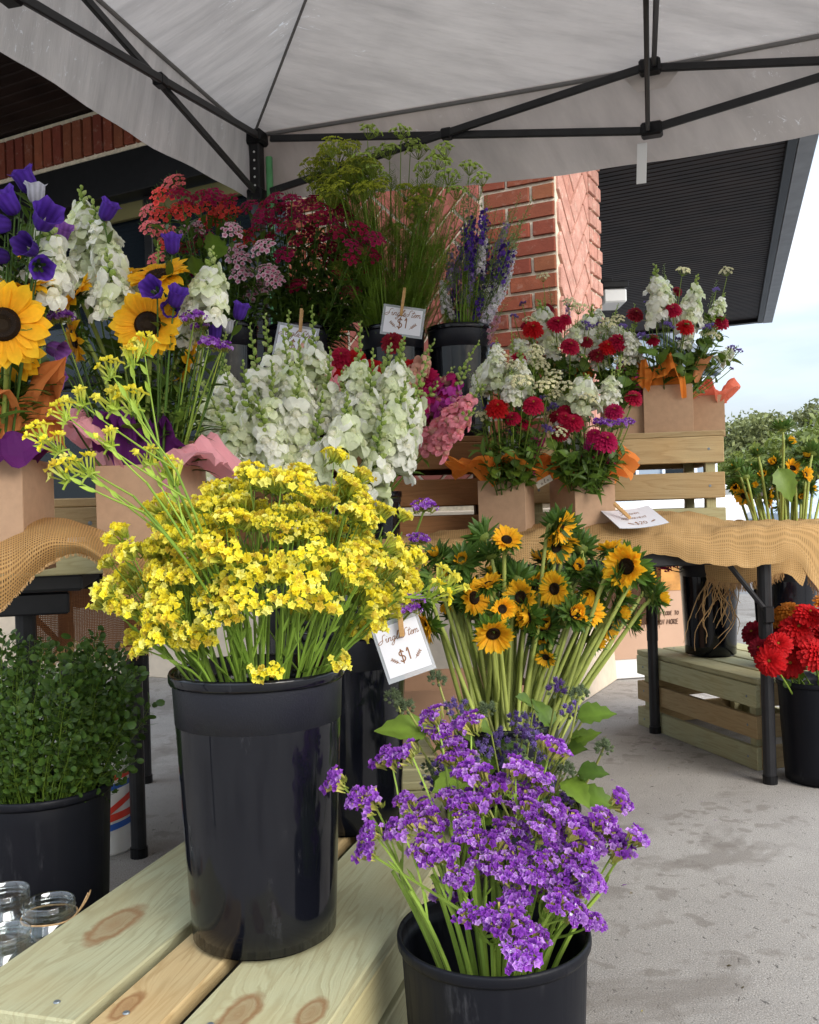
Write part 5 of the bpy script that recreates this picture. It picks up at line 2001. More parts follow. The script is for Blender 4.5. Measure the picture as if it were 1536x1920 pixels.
def card(label, corners_px, d, kind, bendz=0.0, group=None):
    """corners_px: TL, TR, BR, BL in the photo; d: depth of each corner"""
    P = [U(px, py, dd) for (px, py), dd in zip(corners_px, d)]
    c = sum(P) / 4
    X = norm((P[1] + P[2]) - (P[0] + P[3]))
    Yv = (P[0] + P[1]) - (P[2] + P[3])
    Yv = norm(Yv - np.dot(Yv, X) * X)
    Z = np.cross(X, Yv)
    w = (np.linalg.norm(P[1] - P[0]) + np.linalg.norm(P[2] - P[3])) / 2
    h = (np.linalg.norm(P[3] - P[0]) + np.linalg.norm(P[2] - P[1])) / 2
    t = thing('price_card', label, 'price sign', c, group)
    t.matrix_world = mat4(np.array([X, Yv, Z]), c)
    f = (lambda x, y: bendz * (x / (w / 2)) ** 2)

    def slab(w_, h_, z0, z1):
        V, F = [], []
        n = 12
        for z in (z0, z1):
            for y in (-h_ / 2, h_ / 2):
                for k in range(n + 1):
                    x = -w_ / 2 + w_ * k / n
                    V.append((x, y, z + f(x, y)))
        m = n + 1
        for k in range(n):
            F += [(k, k + m, k + m + 1, k + 1), (2 * m + k, 2 * m + k + 1, 3 * m + k + 1, 3 * m + k),
                  (k, k + 1, 2 * m + k + 1, 2 * m + k), (m + k, 3 * m + k, 3 * m + k + 1, m + k + 1)]
        F += [(0, 2 * m, 3 * m, m), (n, m + n, 3 * m + n, 2 * m + n)]
        return V, F
    V, F = slab(w, h, -0.0004, 0.0004)
    part('laminate', MB().add(V, F).mesh('laminate', M['laminate']), t)
    mg = 0.88 if kind == 1 else 0.985
    V, F = slab(w * mg, h * (0.84 if kind == 1 else 0.97), 0.0005, 0.0011)
    part('paper', MB().add(V, F).mesh('paper', M['card']), t)
    V, F = slab(w * mg, h * (0.84 if kind == 1 else 0.97), -0.0011, -0.0005)
    part('paper', MB().add(V, F).mesh('paper', M['card']), t)
    mb = MB()
    z = 0.0014
    if kind == 1:
        u_ = w * 0.125
        write(mb, 'Single', -w * 0.20, h * 0.16, u_ * 1.25, u_ * 0.10, z, 0.35, True, f)
        write(mb, 'Stem', w * 0.22, h * 0.16, u_ * 1.25, u_ * 0.10, z, 0.35, True, f)
        write(mb, '$1', 0, -h * 0.22, u_ * 2.0, u_ * 0.20, z, 0.02, True, f)
        sprig(mb, -w * 0.15, -h * 0.24, w * 0.20, 2.4, u_ * 0.08, z, f)
        sprig(mb, w * 0.17, -h * 0.24, w * 0.20, 0.75, u_ * 0.08, z, f)
    else:
        u_ = w * 0.10
        write(mb, 'Flower', 0, h * 0.20, u_ * 1.3, u_ * 0.11, z, 0.3, True, f)
        write(mb, 'ARRANGEMENT', 0, -h * 0.04, u_ * 0.95, u_ * 0.12, z, 0.0, False, f)
        write(mb, '$20', w * 0.04, -h * 0.34, u_ * 1.4, u_ * 0.17, z, 0.05, True, f)
        sprig(mb, w * 0.22, -h * 0.30, w * 0.12, 0.5, u_ * 0.12, z, f)
        sprig(mb, -w * 0.10, -h * 0.34, w * 0.15, 2.5, u_ * 0.12, z, f)
    part('lettering', mb.mesh('lettering', M['ink_gold']), t)
    return t, c, np.array([X, Yv, Z])


card('laminated one dollar stem sign on the shaded bucket, bottom left of the sunflowers', [(706, 1172), (794, 1143), (806, 1255), (717, 1287)], [1.62, 1.63, 1.60, 1.60], 1, group='single stem price signs')
card('laminated one dollar stem sign clipped to the dill bucket', [(718, 569), (798, 580), (792, 636), (714, 626)], [2.895, 2.895, 2.885, 2.885], 1, group='single stem price signs')
card('laminated stem sign half hidden by white snapdragons on the dianthus bucket', [(518, 602), (596, 617), (592, 680), (514, 668)], [2.84, 2.84, 2.83, 2.83], 1, group='single stem price signs')
tcard, cc, rw = card('white twenty dollar flower arrangement card lying on the burlap', [(1130, 959), (1219, 953), (1250, 982), (1157, 997)], [2.66, 2.68, 2.56, 2.53], 2, 0.006)


def peg_px(label, a, b_, da, db):
    """a = handle end, b_ = jaw end"""
    A, B2 = U(a[0], a[1], da), U(b_[0], b_[1], db)
    Z = norm(A - B2)
    Xr = norm(np.cross(Z, [0, 1, 0.0]))
    Y = np.cross(Z, Xr)
    peg_at(label, (A + B2) / 2, np.array([Xr, Y, Z]), np.linalg.norm(A - B2))


peg_px('wooden clothespin holding the nearest one dollar sign', (746, 1112), (754, 1194), 1.615, 1.605)
peg_px('wooden clothespin on the sign of the dill bucket', (759, 541), (752, 592), 2.885, 2.88)
peg_px('wooden clothespin on the sign of the dianthus bucket', (566, 580), (563, 622), 2.83, 2.825)
peg_px('wooden clothespin holding the card on the burlap', (1152, 944), (1182, 972), 2.61, 2.59)
# small tag on the left burlap box
tg = U(1020, 903, 2.60)
tt = thing('gift_tag', 'small cream tag with dark print tied beside the pink tissue', 'tag', tg)
tt.rotation_euler = (math.radians(60), math.radians(-28), math.radians(-15))
part('tag_paper', boxmesh('tag_paper', 0.048, 0.022, 0.0008, simple('cream_tag', (0.6, 0.52, 0.42), 0.6), 0.0002), tt)
mb = MB()
write(mb, 'a l o', 0.002, -0.006, 0.012, 0.0012, 0.0007)
part('lettering', mb.mesh('lettering', M['ink']), tt)

# lettering on the sandwich board poster (no code square)
mb = MB()
write(mb, 'LD', -0.155 + 0.02, 0.03, 0.075, 0.012, 0.0, 0, False, center=False)
write(mb, 'next group', -0.19, -0.045, 0.030, 0.004, 0.0, 0, False, center=False)
write(mb, 'or lunch', -0.19, -0.095, 0.030, 0.004, 0.0, 0, False, center=False)
write(mb, 'SCAN CODE TO', 0.10, -0.04, 0.024, 0.004, 0.0, 0, False)
write(mb, 'LEARN MORE', 0.10, -0.085, 0.030, 0.005, 0.0, 0, False)
part('lettering', mb.mesh('lettering', M['ink']), BOARD_PANEL, Matrix.Translation((0, -0.0175, 0.0)) @ Matrix.Rotation(math.pi / 2, 4, 'X'))
# lettering on the pail
mb = MB()
write(mb, 'A', 0.0, 0, 0.035, 0.006, 0.0, 0, False)
part('lettering', mb.mesh('lettering', M['hub']), pail, Matrix.Translation((0.058 * 1.25 * math.cos(-1.15), 0.062 * 1.25 * math.sin(-1.15) - 0.014, 0.225)) @ Matrix.Rotation(0.42, 4, 'Z') @ Matrix.Rotation(math.pi / 2, 4, 'X'))

# ------------------------------------------------------------------ flower parts shared by many plants
def blob(c, n=5, rings=3):
    """small ellipsoid with its base at the origin, unit length along +Y"""
    V = [(0, 0, 0)]
    for i in range(1, rings + 1):
        t = i / (rings + 1)
        r = math.sin(math.pi * t) ** 0.7 * 0.5
        for k in range(n):
            a = 2 * math.pi * k / n + i * 0.5
            V.append((r * math.cos(a), t, r * math.sin(a)))
    V.append((0, 1, 0))
    F = [(0, 1 + (k + 1) % n, 1 + k) for k in range(n)]
    for i in range(rings - 1):
        for k in range(n):
            a, b_ = 1 + i * n + k, 1 + i * n + (k + 1) % n
            F.append((a, b_, b_ + n, a + n))
    e = len(V) - 1
    F += [(e, e - n + k, e - n + (k + 1) % n) for k in range(n)]
    return np.array(V), F, np.tile(np.array(c, float), (len(V), 1))


def fan(r, depth, n, c0, c1, notch=0.25, ruf=0.15, rg=R):
    """ruffled open flower facing +Z"""
    V, C = [(0, 0, 0)], [c0]
    m = n * 2
    for k in range(m):
        a = 2 * math.pi * k / m + rg.uniform(-.1, .1)
        rr = r * (1 - notch * (k % 2)) * rg.uniform(0.85, 1.1)
        V.append((rr * math.cos(a), rr * math.sin(a), depth * (1 + (0.4 if k % 2 else 0)) + rg.uniform(-ruf, ruf) * r))
        C.append(c1)
    F = [(0, 1 + k, 1 + (k + 1) % m) for k in range(m)]
    return np.array(V), F, np.array(C, float)


GR_STEM = (0.16, 0.27, 0.06)
GR_PALE = (0.27, 0.36, 0.13)
GR_LEAF = (0.055, 0.125, 0.028)
GR_DARK = (0.028, 0.070, 0.018)
GR_LIME = (0.34, 0.46, 0.10)


# statice cluster: a comb of papery florets on a short green axis, facing +Z, long side X
def statice_cluster(seed, cols, L=0.055, n=26, fr=0.0058, green=(0.20, 0.32, 0.08), dots=0.0, calyx=(0.42, 0.48, 0.20), wide=0.011, long_=0.010, inner=0.8):
    rg = random.Random(seed)
    mp, ml = MB(), MB()
    arc = rg.uniform(0.9, 1.7)
    for i in range(n):
        s_ = (i + rg.uniform(-.4, .4)) / n - 0.5
        a = s_ * arc
        p = np.array([math.sin(a) * L / arc * 1.1, rg.uniform(-wide, wide), (math.cos(a) - 1) * L / arc + rg.uniform(-.003, .003)])
        d = norm([math.sin(a) * 1.2 + rg.uniform(-.35, .35), p[1] * 45 + rg.uniform(-.35, .35), 1.0])
        rows = basis_z(d, rg.uniform(0, 6.28))
        c = cols[rg.randrange(len(cols))]
        f_ = rg.uniform(0.7, 1.15)
        put(mp, fan(fr * f_, fr * rg.uniform(0.15, 0.7), 5, jit(tuple(x * inner for x in c), .1, rg), jit(c, .12, rg), 0.34, 0.38, rg), rows, p + d * 0.004)
        if rg.random() < dots:
            put(mp, fan(fr * 0.45, 0.0, 4, (0.85, 0.83, 0.85), (0.85, 0.83, 0.85), 0.2, .1, rg), basis_z(d + np.array([0, 0, .2])), p + d * 0.0065)
        V, F, C = strip(long_ + 0.004, 0.0052, P_FAN, 2, 0, 0.6, 0, green, calyx, rg)
        yr = basis_y(d, np.cross(d, [rg.uniform(-1, 1), 1, 0.2]))
        put(ml, (V, F, C), yr, p - d * long_)
        if i % 2 == 0:
            V, F, C = strip(0.012, 0.004, P_LEAF, 2, 0.3, 0.3, 0, green, green, rg)
            put(ml, (V, F, C), basis_y(norm(d + np.array([rg.uniform(-.6, .6), rg.uniform(-.8, .8), -.1])), [0, 1, 0.3]), p - d * (long_ + 0.002))
    pts = [np.array([math.sin(a) * L / arc * 1.0, 0, (math.cos(a) - 1) * L / arc - long_]) for a in np.linspace(-arc / 2, arc / 2, 6)]
    V, F = tube(pts, 0.0013, 4)
    ml.add(V, F, green)
    return mp.mesh('florets', M['petal']), ml.mesh('calyxes', M['leaf'])


YEL = [(0.92, 0.82, 0.06), (0.94, 0.86, 0.12), (0.90, 0.76, 0.04), (0.94, 0.90, 0.24), (0.94, 0.84, 0.10), (0.92, 0.80, 0.06), (0.66, 0.50, 0.06)]
VIO = [(0.34, 0.085, 0.56), (0.42, 0.13, 0.66), (0.26, 0.050, 0.46), (0.55, 0.25, 0.76), (0.36, 0.09, 0.58), (0.62, 0.34, 0.80)]
ST_YEL = [statice_cluster(100 + i, YEL, R.uniform(0.036, 0.062), 30, 0.0064, (0.19, 0.32, 0.06), 0, (0.46, 0.54, 0.13), 0.012, .014) for i in range(9)]
ST_VIO = [statice_cluster(200 + i, VIO, R.uniform(0.030, 0.050), 46, 0.0062, (0.17, 0.25, 0.08), 0.035, (0.38, 0.42, 0.20), 0.014, .013, .5) for i in range(9)]
ST_YBUD = [statice_cluster(300 + i, YEL, 0.022, 7, 0.0060, (0.24, 0.40, 0.07), 0, (0.40, 0.50, 0.12), 0.005, 0.014) for i in range(4)]
ST_VIOD = [statice_cluster(400 + i, [(0.13, 0.02, 0.30), (0.20, 0.05, 0.42)], 0.04, 20, 0.0055, (0.12, 0.2, 0.06), 0.0, (0.3, 0.36, 0.14), 0.010) for i in range(3)]


# snapdragon floret: throat along +Y, up is +Z
def snap_floret(seed, c, cb=None):
    rg = random.Random(seed)
    cb = cb or tuple(min(1, x * 1.0) for x in c)
    mb = MB()
    V, F = tube([(0, 0, 0), (0, 0.010, 0), (0, 0.021, 0.0)], [0.0035, 0.0062, 0.0080], 7)
    mb.add(V, F, tuple(0.6 * x + 0.4 * g for x, g in zip(c, (0.55, 0.62, 0.30))))
    for sx in (-1, 1):
        g = strip(0.019, 0.019, P_ROUND, 4, 0.9 + rg.uniform(-.3, .3), 0.35, 0.0016, c, jit(c, .05, rg), rg)
        put(mb, g, basis_y(norm([sx * 0.55, 0.30, 0.95]), norm([sx * 0.2, -1.0, 0.5])), (sx * 0.003, 0.017, 0.0045))
    for sx in (-1, 0, 1):
        g = strip(0.016, 0.015, P_ROUND, 4, -0.9 + rg.uniform(-.3, .3), 0.3, 0.0016, c, jit(cb, .05, rg), rg)
        put(mb, g, basis_y(norm([sx * 0.85, 0.75, -0.55]), norm([0, 0.5, 1.0])), (sx * 0.004, 0.018, -0.004))
    V, F, C = blob(tuple(0.8 * x + 0.2 * y for x, y in zip(c, (0.8, 0.7, 0.3))), 6, 3)
    mb.add((V * np.array([0.013, 0.012, 0.012])) @ np.eye(3) + np.array([0, 0.013, -0.0015]), F, C)
    for k in range(4):
        a = k * 1.57 + .5
        g = strip(0.009, 0.005, P_LEAF, 2, 0.1, 0.2, 0, GR_LEAF, GR_STEM, rg)
        put(mb, g, basis_y(norm([math.cos(a) * 0.5, 0.8, math.sin(a) * 0.5]), [0, -1, 0.1]), (0, 0, 0))
    return mb.mesh('blossom', M['petal'])


def bud(seed, c):
    rg = random.Random(seed)
    mb = MB()
    V, F, C = blob(c, 6, 3)
    mb.add(V * np.array([0.009, 0.015, 0.009]), F, C)
    V, F, C = blob(GR_STEM, 5, 2)
    mb.add(V * np.array([0.0075, 0.007, 0.0075]), F, C)
    return mb.mesh('bud', M['petal'])


WHT = (0.93, 0.93, 0.84)
PINK = (0.86, 0.33, 0.40)
MAG = (0.42, 0.012, 0.13)
MAG2 = (0.45, 0.05, 0.33)
PEACH = (0.72, 0.40, 0.30)
SNAP = {k: [snap_floret(500 + i * 7 + h, c) for i in range(4)] for h, (k, c) in enumerate((('white', WHT), ('pink', PINK), ('magenta', MAG), ('orchid', MAG2), ('peach', PEACH)))}
SNAP['white'] += [snap_floret(560 + i, (0.80, 0.85, 0.60)) for i in range(2)]
BUDS = [bud(600, (0.45, 0.55, 0.16)), bud(601, (0.36, 0.48, 0.11)), bud(602, (0.52, 0.60, 0.24))]
_bc = {}


def spike_mesh(col, seed, n=20, L=0.15, nb=10, big=1.45):
    """one merged spike for the small snapdragons inside bouquets, along +Y"""
    rg = random.Random(seed)
    mb = MB()
    src = SNAP[col]

    def grab(me):
        if me.name not in _bc:
            v = np.zeros(len(me.vertices) * 3)
            me.vertices.foreach_get('co', v)
            c = np.zeros(len(me.vertices) * 4)
            me.color_attributes['col'].data.foreach_get('color', c)
            _bc[me.name] = (v.reshape(-1, 3), [tuple(p.vertices) for p in me.polygons], c.reshape(-1, 4)[:, :3])
        return _bc[me.name]
    V, F = tube([(0, 0, 0), (0, L * 0.6, 0), (0.002, L * 1.02, 0)], [0.0024, 0.002, 0.0008], 5)
    mb.add(V, F, GR_LIME)
    for i in range(n + nb):
        t = i / (n + nb - 1)
        y = L * t
        a = i * 2.4
        isb = i >= n
        s_ = big * (1.0 - 0.40 * t) if not isb else (1.0 - 0.7 * (i - n) / nb)
        d = norm([math.cos(a), 0.25 + 0.6 * t + (0.4 if isb else 0), math.sin(a)])
        me = rg.choice(BUDS) if isb else rg.choice(src)
        put(mb, grab(me), basis_y(d, [0, 1, 0]), (0.0015 * math.cos(a), y, 0.0015 * math.sin(a)), s_)
    return mb.mesh('blossoms', M['petal'])


SPIKE = {'white': [spike_mesh('white', 10 + i, 14, 0.115, 10) for i in range(4)], 'pink': [spike_mesh('pink', 20, 16, 0.11, 10)], 'magenta': [spike_mesh('magenta', 22, 16, 0.1, 10)]}
BUDSPIKE = [spike_mesh('white', 40 + i, 0, 0.09, 16) for i in range(2)]


def zinnia_head(seed, c, r=0.042, rings=6):
    rg = random.Random(seed)
    mb = MB()
    for q in range(rings):
        f = q / (rings - 1)
        n = int(20 - 9 * f)
        el = math.radians(-6 + 56 * f)
        L = r * (1 - 0.60 * f)
        for k in range(n):
            a = 2 * math.pi * (k + 0.5 * (q % 2)) / n + rg.uniform(-.08, .08)
            g = strip(L, L * 0.44, P_ROUND, 3, -0.35, 0.22, 0.0006, jit(tuple(x * .72 for x in c), .1, rg), jit(c, .12, rg), rg)
            e_ = el + rg.uniform(-.12, .12)
            d = [math.cos(a) * math.cos(e_), math.sin(a) * math.cos(e_), math.sin(e_)]
            put(mb, g, basis_y(d, [0, 0, 1]), (0, 0, q * r * 0.045))
    V, F, C = blob((0.42, 0.22, 0.03), 7, 3)
    mb.add(np.stack([V[:, 0], V[:, 2], V[:, 1] * 0.7], 1) * r * 0.32 * np.array([.6, .6, .6]) + np.array([0, 0, r * 0.25]), F, C)
    for k in range(10):
        a = k * 0.628
        g = strip(r * 0.42, r * 0.2, P_LEAF, 2, 0.3, 0.1, 0, GR_STEM, GR_LEAF, rg)
        put(mb, g, basis_y([math.cos(a), math.sin(a), 0.1], [0, 0, 1]), (0, 0, -0.004))
    return mb.mesh('flower_head', M['petal'])


RED = (0.60, 0.010, 0.014)
CRIM = (0.50, 0.010, 0.055)
DRED = (0.28, 0.010, 0.025)
ZORG = (0.72, 0.26, 0.03)
ZIN = {'red': [zinnia_head(700 + i, RED) for i in range(3)], 'crimson': [zinnia_head(710 + i, CRIM) for i in range(3)], 'dark': [zinnia_head(720, DRED)], 'orange': [zinnia_head(730, ZORG)],
       'rose': [zinnia_head(740, (0.5, 0.012, 0.10))]}


def dianthus_head(seed, c, c2=None, r=0.028):
    rg = random.Random(seed)
    mb = MB()
    for k in range(17):
        t = (k + .5) / 17
        a = k * 2.4
        rr_ = r * math.sqrt(t)
        p = np.array([math.cos(a) * rr_, math.sin(a) * rr_, -rr_ * rr_ * 16 + rg.uniform(-.002, .002)])
        d = norm([math.cos(a) * rr_ * 22, math.sin(a) * rr_ * 22, 1.0])
        g = fan(0.0080 * rg.uniform(.8, 1.1), 0.0015, 5, c2 or tuple(x * .6 for x in c), jit(c, .18, rg), 0.22, 0.16, rg)
        put(mb, g, basis_z(d, a), p)
    for k in range(26):
        a = k * 2.4 + .7
        rr_ = r * rg.uniform(.35, 1.05)
        g = strip(rg.uniform(.014, .026), 0.0028, P_GRASS, 2, 0.3, 0.3, 0, GR_LEAF, (0.10, 0.20, 0.05), rg)
        put(mb, g, basis_y(norm([math.cos(a) * .8, math.sin(a) * .8, rg.uniform(.2, .9)]), [0, 0, 1]), (math.cos(a) * rr_ * .5, math.sin(a) * rr_ * .5, -0.014))
    return mb.mesh('flower_head', M['petal'])


DIA = {'red': [dianthus_head(800 + i, (0.88, 0.08, 0.06)) for i in range(3)], 'salmon': [dianthus_head(810, (0.80, 0.17, 0.17))],
       'pink': [dianthus_head(820 + i, (0.86, 0.66, 0.72), (0.55, 0.01, 0.16)) for i in range(2)], 'burg': [dianthus_head(830 + i, (0.38, 0.010, 0.06)) for i in range(3)] + [dianthus_head(840, (0.42, 0.015, 0.10))]}


def umbel(seed, c, r=0.045, nr_=14, nb=9, blobr=0.0022, ang=0.9):
    rg = random.Random(seed)
    mb, ms = MB(), MB()
    for k in range(nr_):
        a = k * 2.4
        e_ = ang * math.sqrt((k + .5) / nr_)
        d = norm([math.cos(a) * math.sin(e_), math.sin(a) * math.sin(e_), math.cos(e_)])
        tip = d * r * rg.uniform(.85, 1.1)
        V, F = tube([(0, 0, 0), tip * .55 + np.array([0, 0, -.002]), tip], [0.0008, 0.0007, 0.0006], 3)
        ms.add(V, F, (0.16, 0.28, 0.05))
        for q in range(nb):
            b_ = q * 2.4
            o_ = basis_z(d)[0] * math.cos(b_) + basis_z(d)[1] * math.sin(b_)
            p2 = tip + (o_ * math.sqrt((q + .5) / nb) * 0.55 + d * 0.35) * r * 0.30
            V, F, C = blob(jit(c, .2, rg), 4, 1)
            V = (V - np.array([0, .5, 0])) * blobr * rg.uniform(1.4, 2.6)
            ms.add(V + p2, F, C)
            V, F = tube([tip, p2], 0.0004, 3)
            ms.add(V, F, (0.16, 0.28, 0.05))
    return ms.mesh('umbel', M['leaf'])


UMB_Y = [umbel(850 + i, (0.36, 0.50, 0.07), 0.042, 18, 10, 0.0021) for i in range(3)]
UMB_G = [umbel(860 + i, (0.38, 0.62, 0.24), 0.040, 15, 11, 0.0026, 1.0) for i in range(3)]
UMB_W = [umbel(870 + i, (0.62, 0.74, 0.85), 0.034, 14, 11, 0.0028, 0.9) for i in range(2)]


def larkspur_spike(seed, cols, L=0.20, n=26, dens=1.0, fr=0.0130):
    rg = random.Random(seed)
    mb = MB()
    V, F = tube([(0, 0, 0), (0.004, L * .5, 0), (0, L, 0.003)], [0.0016, 0.0013, 0.0006], 4)
    mb.add(V, F, (0.20, 0.30, 0.08))
    for i in range(n):
        t = i / n
        a = i * 2.4 + rg.uniform(-.4, .4)
        ln = 0.016 * (1 - .6 * t)
        d = norm([math.cos(a), .7, math.sin(a)])
        p = np.array([0, L * t, 0]) + d * ln
        V, F = tube([(0, L * t, 0), p], 0.0005, 3)
        mb.add(V, F, (0.20, 0.32, 0.08))
        if t < 0.68 and rg.random() < dens:
            c = rg.choice(cols)
            put(mb, fan(fr * rg.uniform(.8, 1.1) * (1 - .35 * t), .001, 5, tuple(x * .6 for x in c), jit(c, .2, rg), .35, .25, rg), basis_z(norm(d + np.array([0, -.4, 0])), a), p)
            put(mb, fan(fr * .5, .003, 4, tuple(x * .8 for x in c), jit(c, .2, rg), .35, .25, rg), basis_z(norm(d + np.array([0, -.3, 0])), a), p + d * .002)
            V, F, C = blob(c, 4, 1)
            put(mb, (V * np.array([.003, .012, .003]), F, C), basis_y(norm(-d + np.array([0, .5, 0])), [0, 1, 0]), p)
        else:
            V, F, C = blob(jit((0.42, 0.50, 0.22), .2, rg), 5, 2)
            put(mb, (V * np.array([.0050, .0085, .0050]) * (1.1 - .5 * t), F, C), basis_y(norm(d + np.array([0, .4, 0])), [0, 1, 0]), p)
    return mb.mesh('blossoms', M['petal'])


LARK = {'blue': [larkspur_spike(900 + i, [(0.13, 0.05, 0.44), (0.20, 0.09, 0.54), (0.09, 0.035, 0.32)], .18, 28) for i in range(3)],
        'white': [larkspur_spike(910 + i, [(0.90, 0.88, 0.88), (0.84, 0.78, 0.86)], .17, 40, 1.0, .0115) for i in range(2)],
        'green': [larkspur_spike(920 + i, [(0.42, 0.50, 0.26)], .18, 30, .15, .009) for i in range(3)],
        'pink': [larkspur_spike(930, [(0.66, 0.36, 0.44)], .16, 26)],
        'mauve': [larkspur_spike(940, [(0.40, 0.28, 0.58)], .17, 28)]}


def bell(seed, c, green=True):
    rg = random.Random(seed)
    mb = MB()
    n = 20
    prof = [(0.006, 0.0), (0.0145, 0.006), (0.0180, 0.017), (0.0190, 0.030), (0.0205, 0.042), (0.0265, 0.050)]
    V, C, F = [], [], []
    for i, (r, y) in enumerate(prof):
        for k in range(n):
            a = 2 * math.pi * k / n
            s_ = max(0, i - 3) / 2
            lob = math.cos(5 * a)
            rr_ = r * (1 + 0.06 * lob * (1 if i < 4 else 0) + 0.07 * s_ * lob) + rg.uniform(-.0004, .0004) * (1 + 3.5 * s_)
            V.append((rr_ * math.cos(a), y + s_ * 0.0028 * lob - (0.003 * s_ * s_), rr_ * math.sin(a)))
            f = (0.75 + 0.45 * i / 5) * (1 + .22 * math.cos(10 * a)) * rg.uniform(.88, 1.12)
            C.append([x * f for x in c])
    for i in range(len(prof) - 1):
        for k in range(n):
            F.append((i * n + k, i * n + (k + 1) % n, (i + 1) * n + (k + 1) % n, (i + 1) * n + k))
    mb.add(V, F, np.array(C))
    V, F, C = blob((0.55, 0.55, 0.45), 5, 2)
    mb.add(V * np.array([.004, .03, .004]), F, C)
    V, F, C = blob(GR_LEAF, 6, 2)
    mb.add(V * np.array([.017, .012, .017]) - np.array([0, .005, 0]), F, C)
    for k in range(5):
        a = k * 1.257
        g = strip(0.022, 0.008, P_LEAF, 3, 0.5, .3, 0, GR_STEM, GR_LEAF, rg)
        put(mb, g, basis_y(norm([math.cos(a) * .75, .65, math.sin(a) * .75]), [math.cos(a), -.4, math.sin(a)]), (0, 0, 0))
    return mb.mesh('bell', M['petal'], True)


BELL = {'violet': [bell(950 + i, (0.085, 0.030, 0.30)) for i in range(3)], 'dark': [bell(960, (0.05, 0.018, 0.17))], 'mauve': [bell(970, (0.22, 0.08, 0.34))], 'white': [bell(975, (0.5, 0.5, 0.55))]}


def ageratum_head(seed, c, k=7, r=0.019):
    rg = random.Random(seed)
    mb = MB()
    for i in range(k):
        a = i * 2.4
        rr_ = r * math.sqrt(i / k)
        ctr = np.array([math.cos(a) * rr_, math.sin(a) * rr_, -rr_ * rr_ * 14])
        up_ = norm([math.cos(a) * rr_ * 40, math.sin(a) * rr_ * 40, 1])
        V, F, C = blob(tuple(x * .55 for x in c), 6, 2)
        put(mb, (V * np.array([.009, .009, .009]), F, C), basis_y(up_, [0, 1, 0.1]), ctr - up_ * .004)
        for q in range(46):
            d = norm(up_ * .8 + np.array([rg.gauss(0, .6), rg.gauss(0, .6), rg.gauss(0, .6)]))
            p = ctr + d * 0.003
            e_ = ctr + d * rg.uniform(.0065, .0095)
            s_ = norm(np.cross(d, [rg.uniform(-1, 1), rg.uniform(-1, 1), .3])) * .00075
            cc = jit(c, .3, rg)
            mb.add([p - s_, p + s_, e_], [(0, 1, 2)], cc)
    for i in range(9):
        a = i * .7
        V, F, C = blob(jit((0.16, 0.20, 0.10), .2, rg), 5, 2)
        put(mb, (V * np.array([.006, .008, .006]), F, C), basis_y(norm([math.cos(a), math.sin(a), .2]), [0, 0, 1]), (math.cos(a) * r * .7, math.sin(a) * r * .7, -.008))
    return mb.mesh('flower_head', M['petal'])


AGE = [ageratum_head(980 + i, (0.30, 0.20, 0.58)) for i in range(3)] + [ageratum_head(985, (0.20, 0.11, 0.38), 6, .016)]
AGE_G = [ageratum_head(990 + i, (0.20, 0.26, 0.14), 6, .013) for i in range(2)]


def toothed_leaf(L, W, seed, c):
    rg = random.Random(seed)
    n = 9
    V, C, F = [], [], []
    for i in range(n + 1):
        t = i / n
        w = W * .5 * (math.sin(math.pi * min(1, t ** .65)) ** .8 if 0 < t < 1 else .03) * (1.10 if i % 2 else .92)
        y = L * t
        z = -0.25 * L * t * t
        for s_ in (-1, -.5, 0, .5, 1):
            V.append((s_ * w, y - (abs(s_) * L * .03 if i % 2 == 0 else 0), z + abs(s_) * w * .28 + (0.0014 * math.sin(i * 2.6 + s_ * 4))))
            f = 1.15 if s_ == 0 else rg.uniform(.85, 1.1)
            C.append([x * f for x in c])
    for i in range(n):
        for k in range(4):
            a = i * 5 + k
            F.append((a, a + 1, a + 6, a + 5))
    return MB().add(V, F, np.array(C)).mesh('leaf', M['leaf'], True)


BROAD = [toothed_leaf(.062, .046, 1, (0.075, 0.165, 0.035)), toothed_leaf(.05, .04, 2, (0.06, 0.14, 0.04)), toothed_leaf(.075, .05, 3, (0.10, 0.20, 0.045))]


def leaf_mesh(L, W, c, seed, bend=-.6):
    rg = random.Random(seed)
    V, F, C = strip(L, W, P_LEAF, 6, bend, .35, .0006, c, jit(c, .2, rg), rg)
    return MB().add(V, F, C).mesh('leaf', M['leaf'], True)


LANCE = [leaf_mesh(.06, .013, (0.06, 0.135, 0.035), 5), leaf_mesh(.075, .010, (0.05, 0.115, 0.03), 6, -.9), leaf_mesh(.045, .014, (0.08, 0.17, 0.04), 7)]


# sunflowers
def sun_petals(seed, r, rin, n, c0, c1, el=0.25, rows=2, W=0.3, miss=0.0, bend=-0.3):
    rg = random.Random(seed)
    mb = MB()
    for q in range(rows):
        for k in range(n):
            if rg.random() < miss:
                continue
            a = 2 * math.pi * (k + .5 * q) / n + rg.uniform(-.1, .1)
            L = (r - rin) * rg.uniform(.85, 1.12)
            g = strip(L, L * W * rg.uniform(.85, 1.1), P_PETAL, 4, bend + rg.uniform(-.3, .3), .28, .0004, jit(c0, .06, rg), jit(c1, .08, rg), rg)
            e_ = el + .18 * q + rg.uniform(-.16, .16)
            put(mb, g, basis_y([math.cos(a) * math.cos(e_), math.sin(a) * math.cos(e_), math.sin(e_)], [0, 0, 1]), (math.cos(a) * rin, math.sin(a) * rin, 0))
    return mb.mesh('petals', M['petal'])


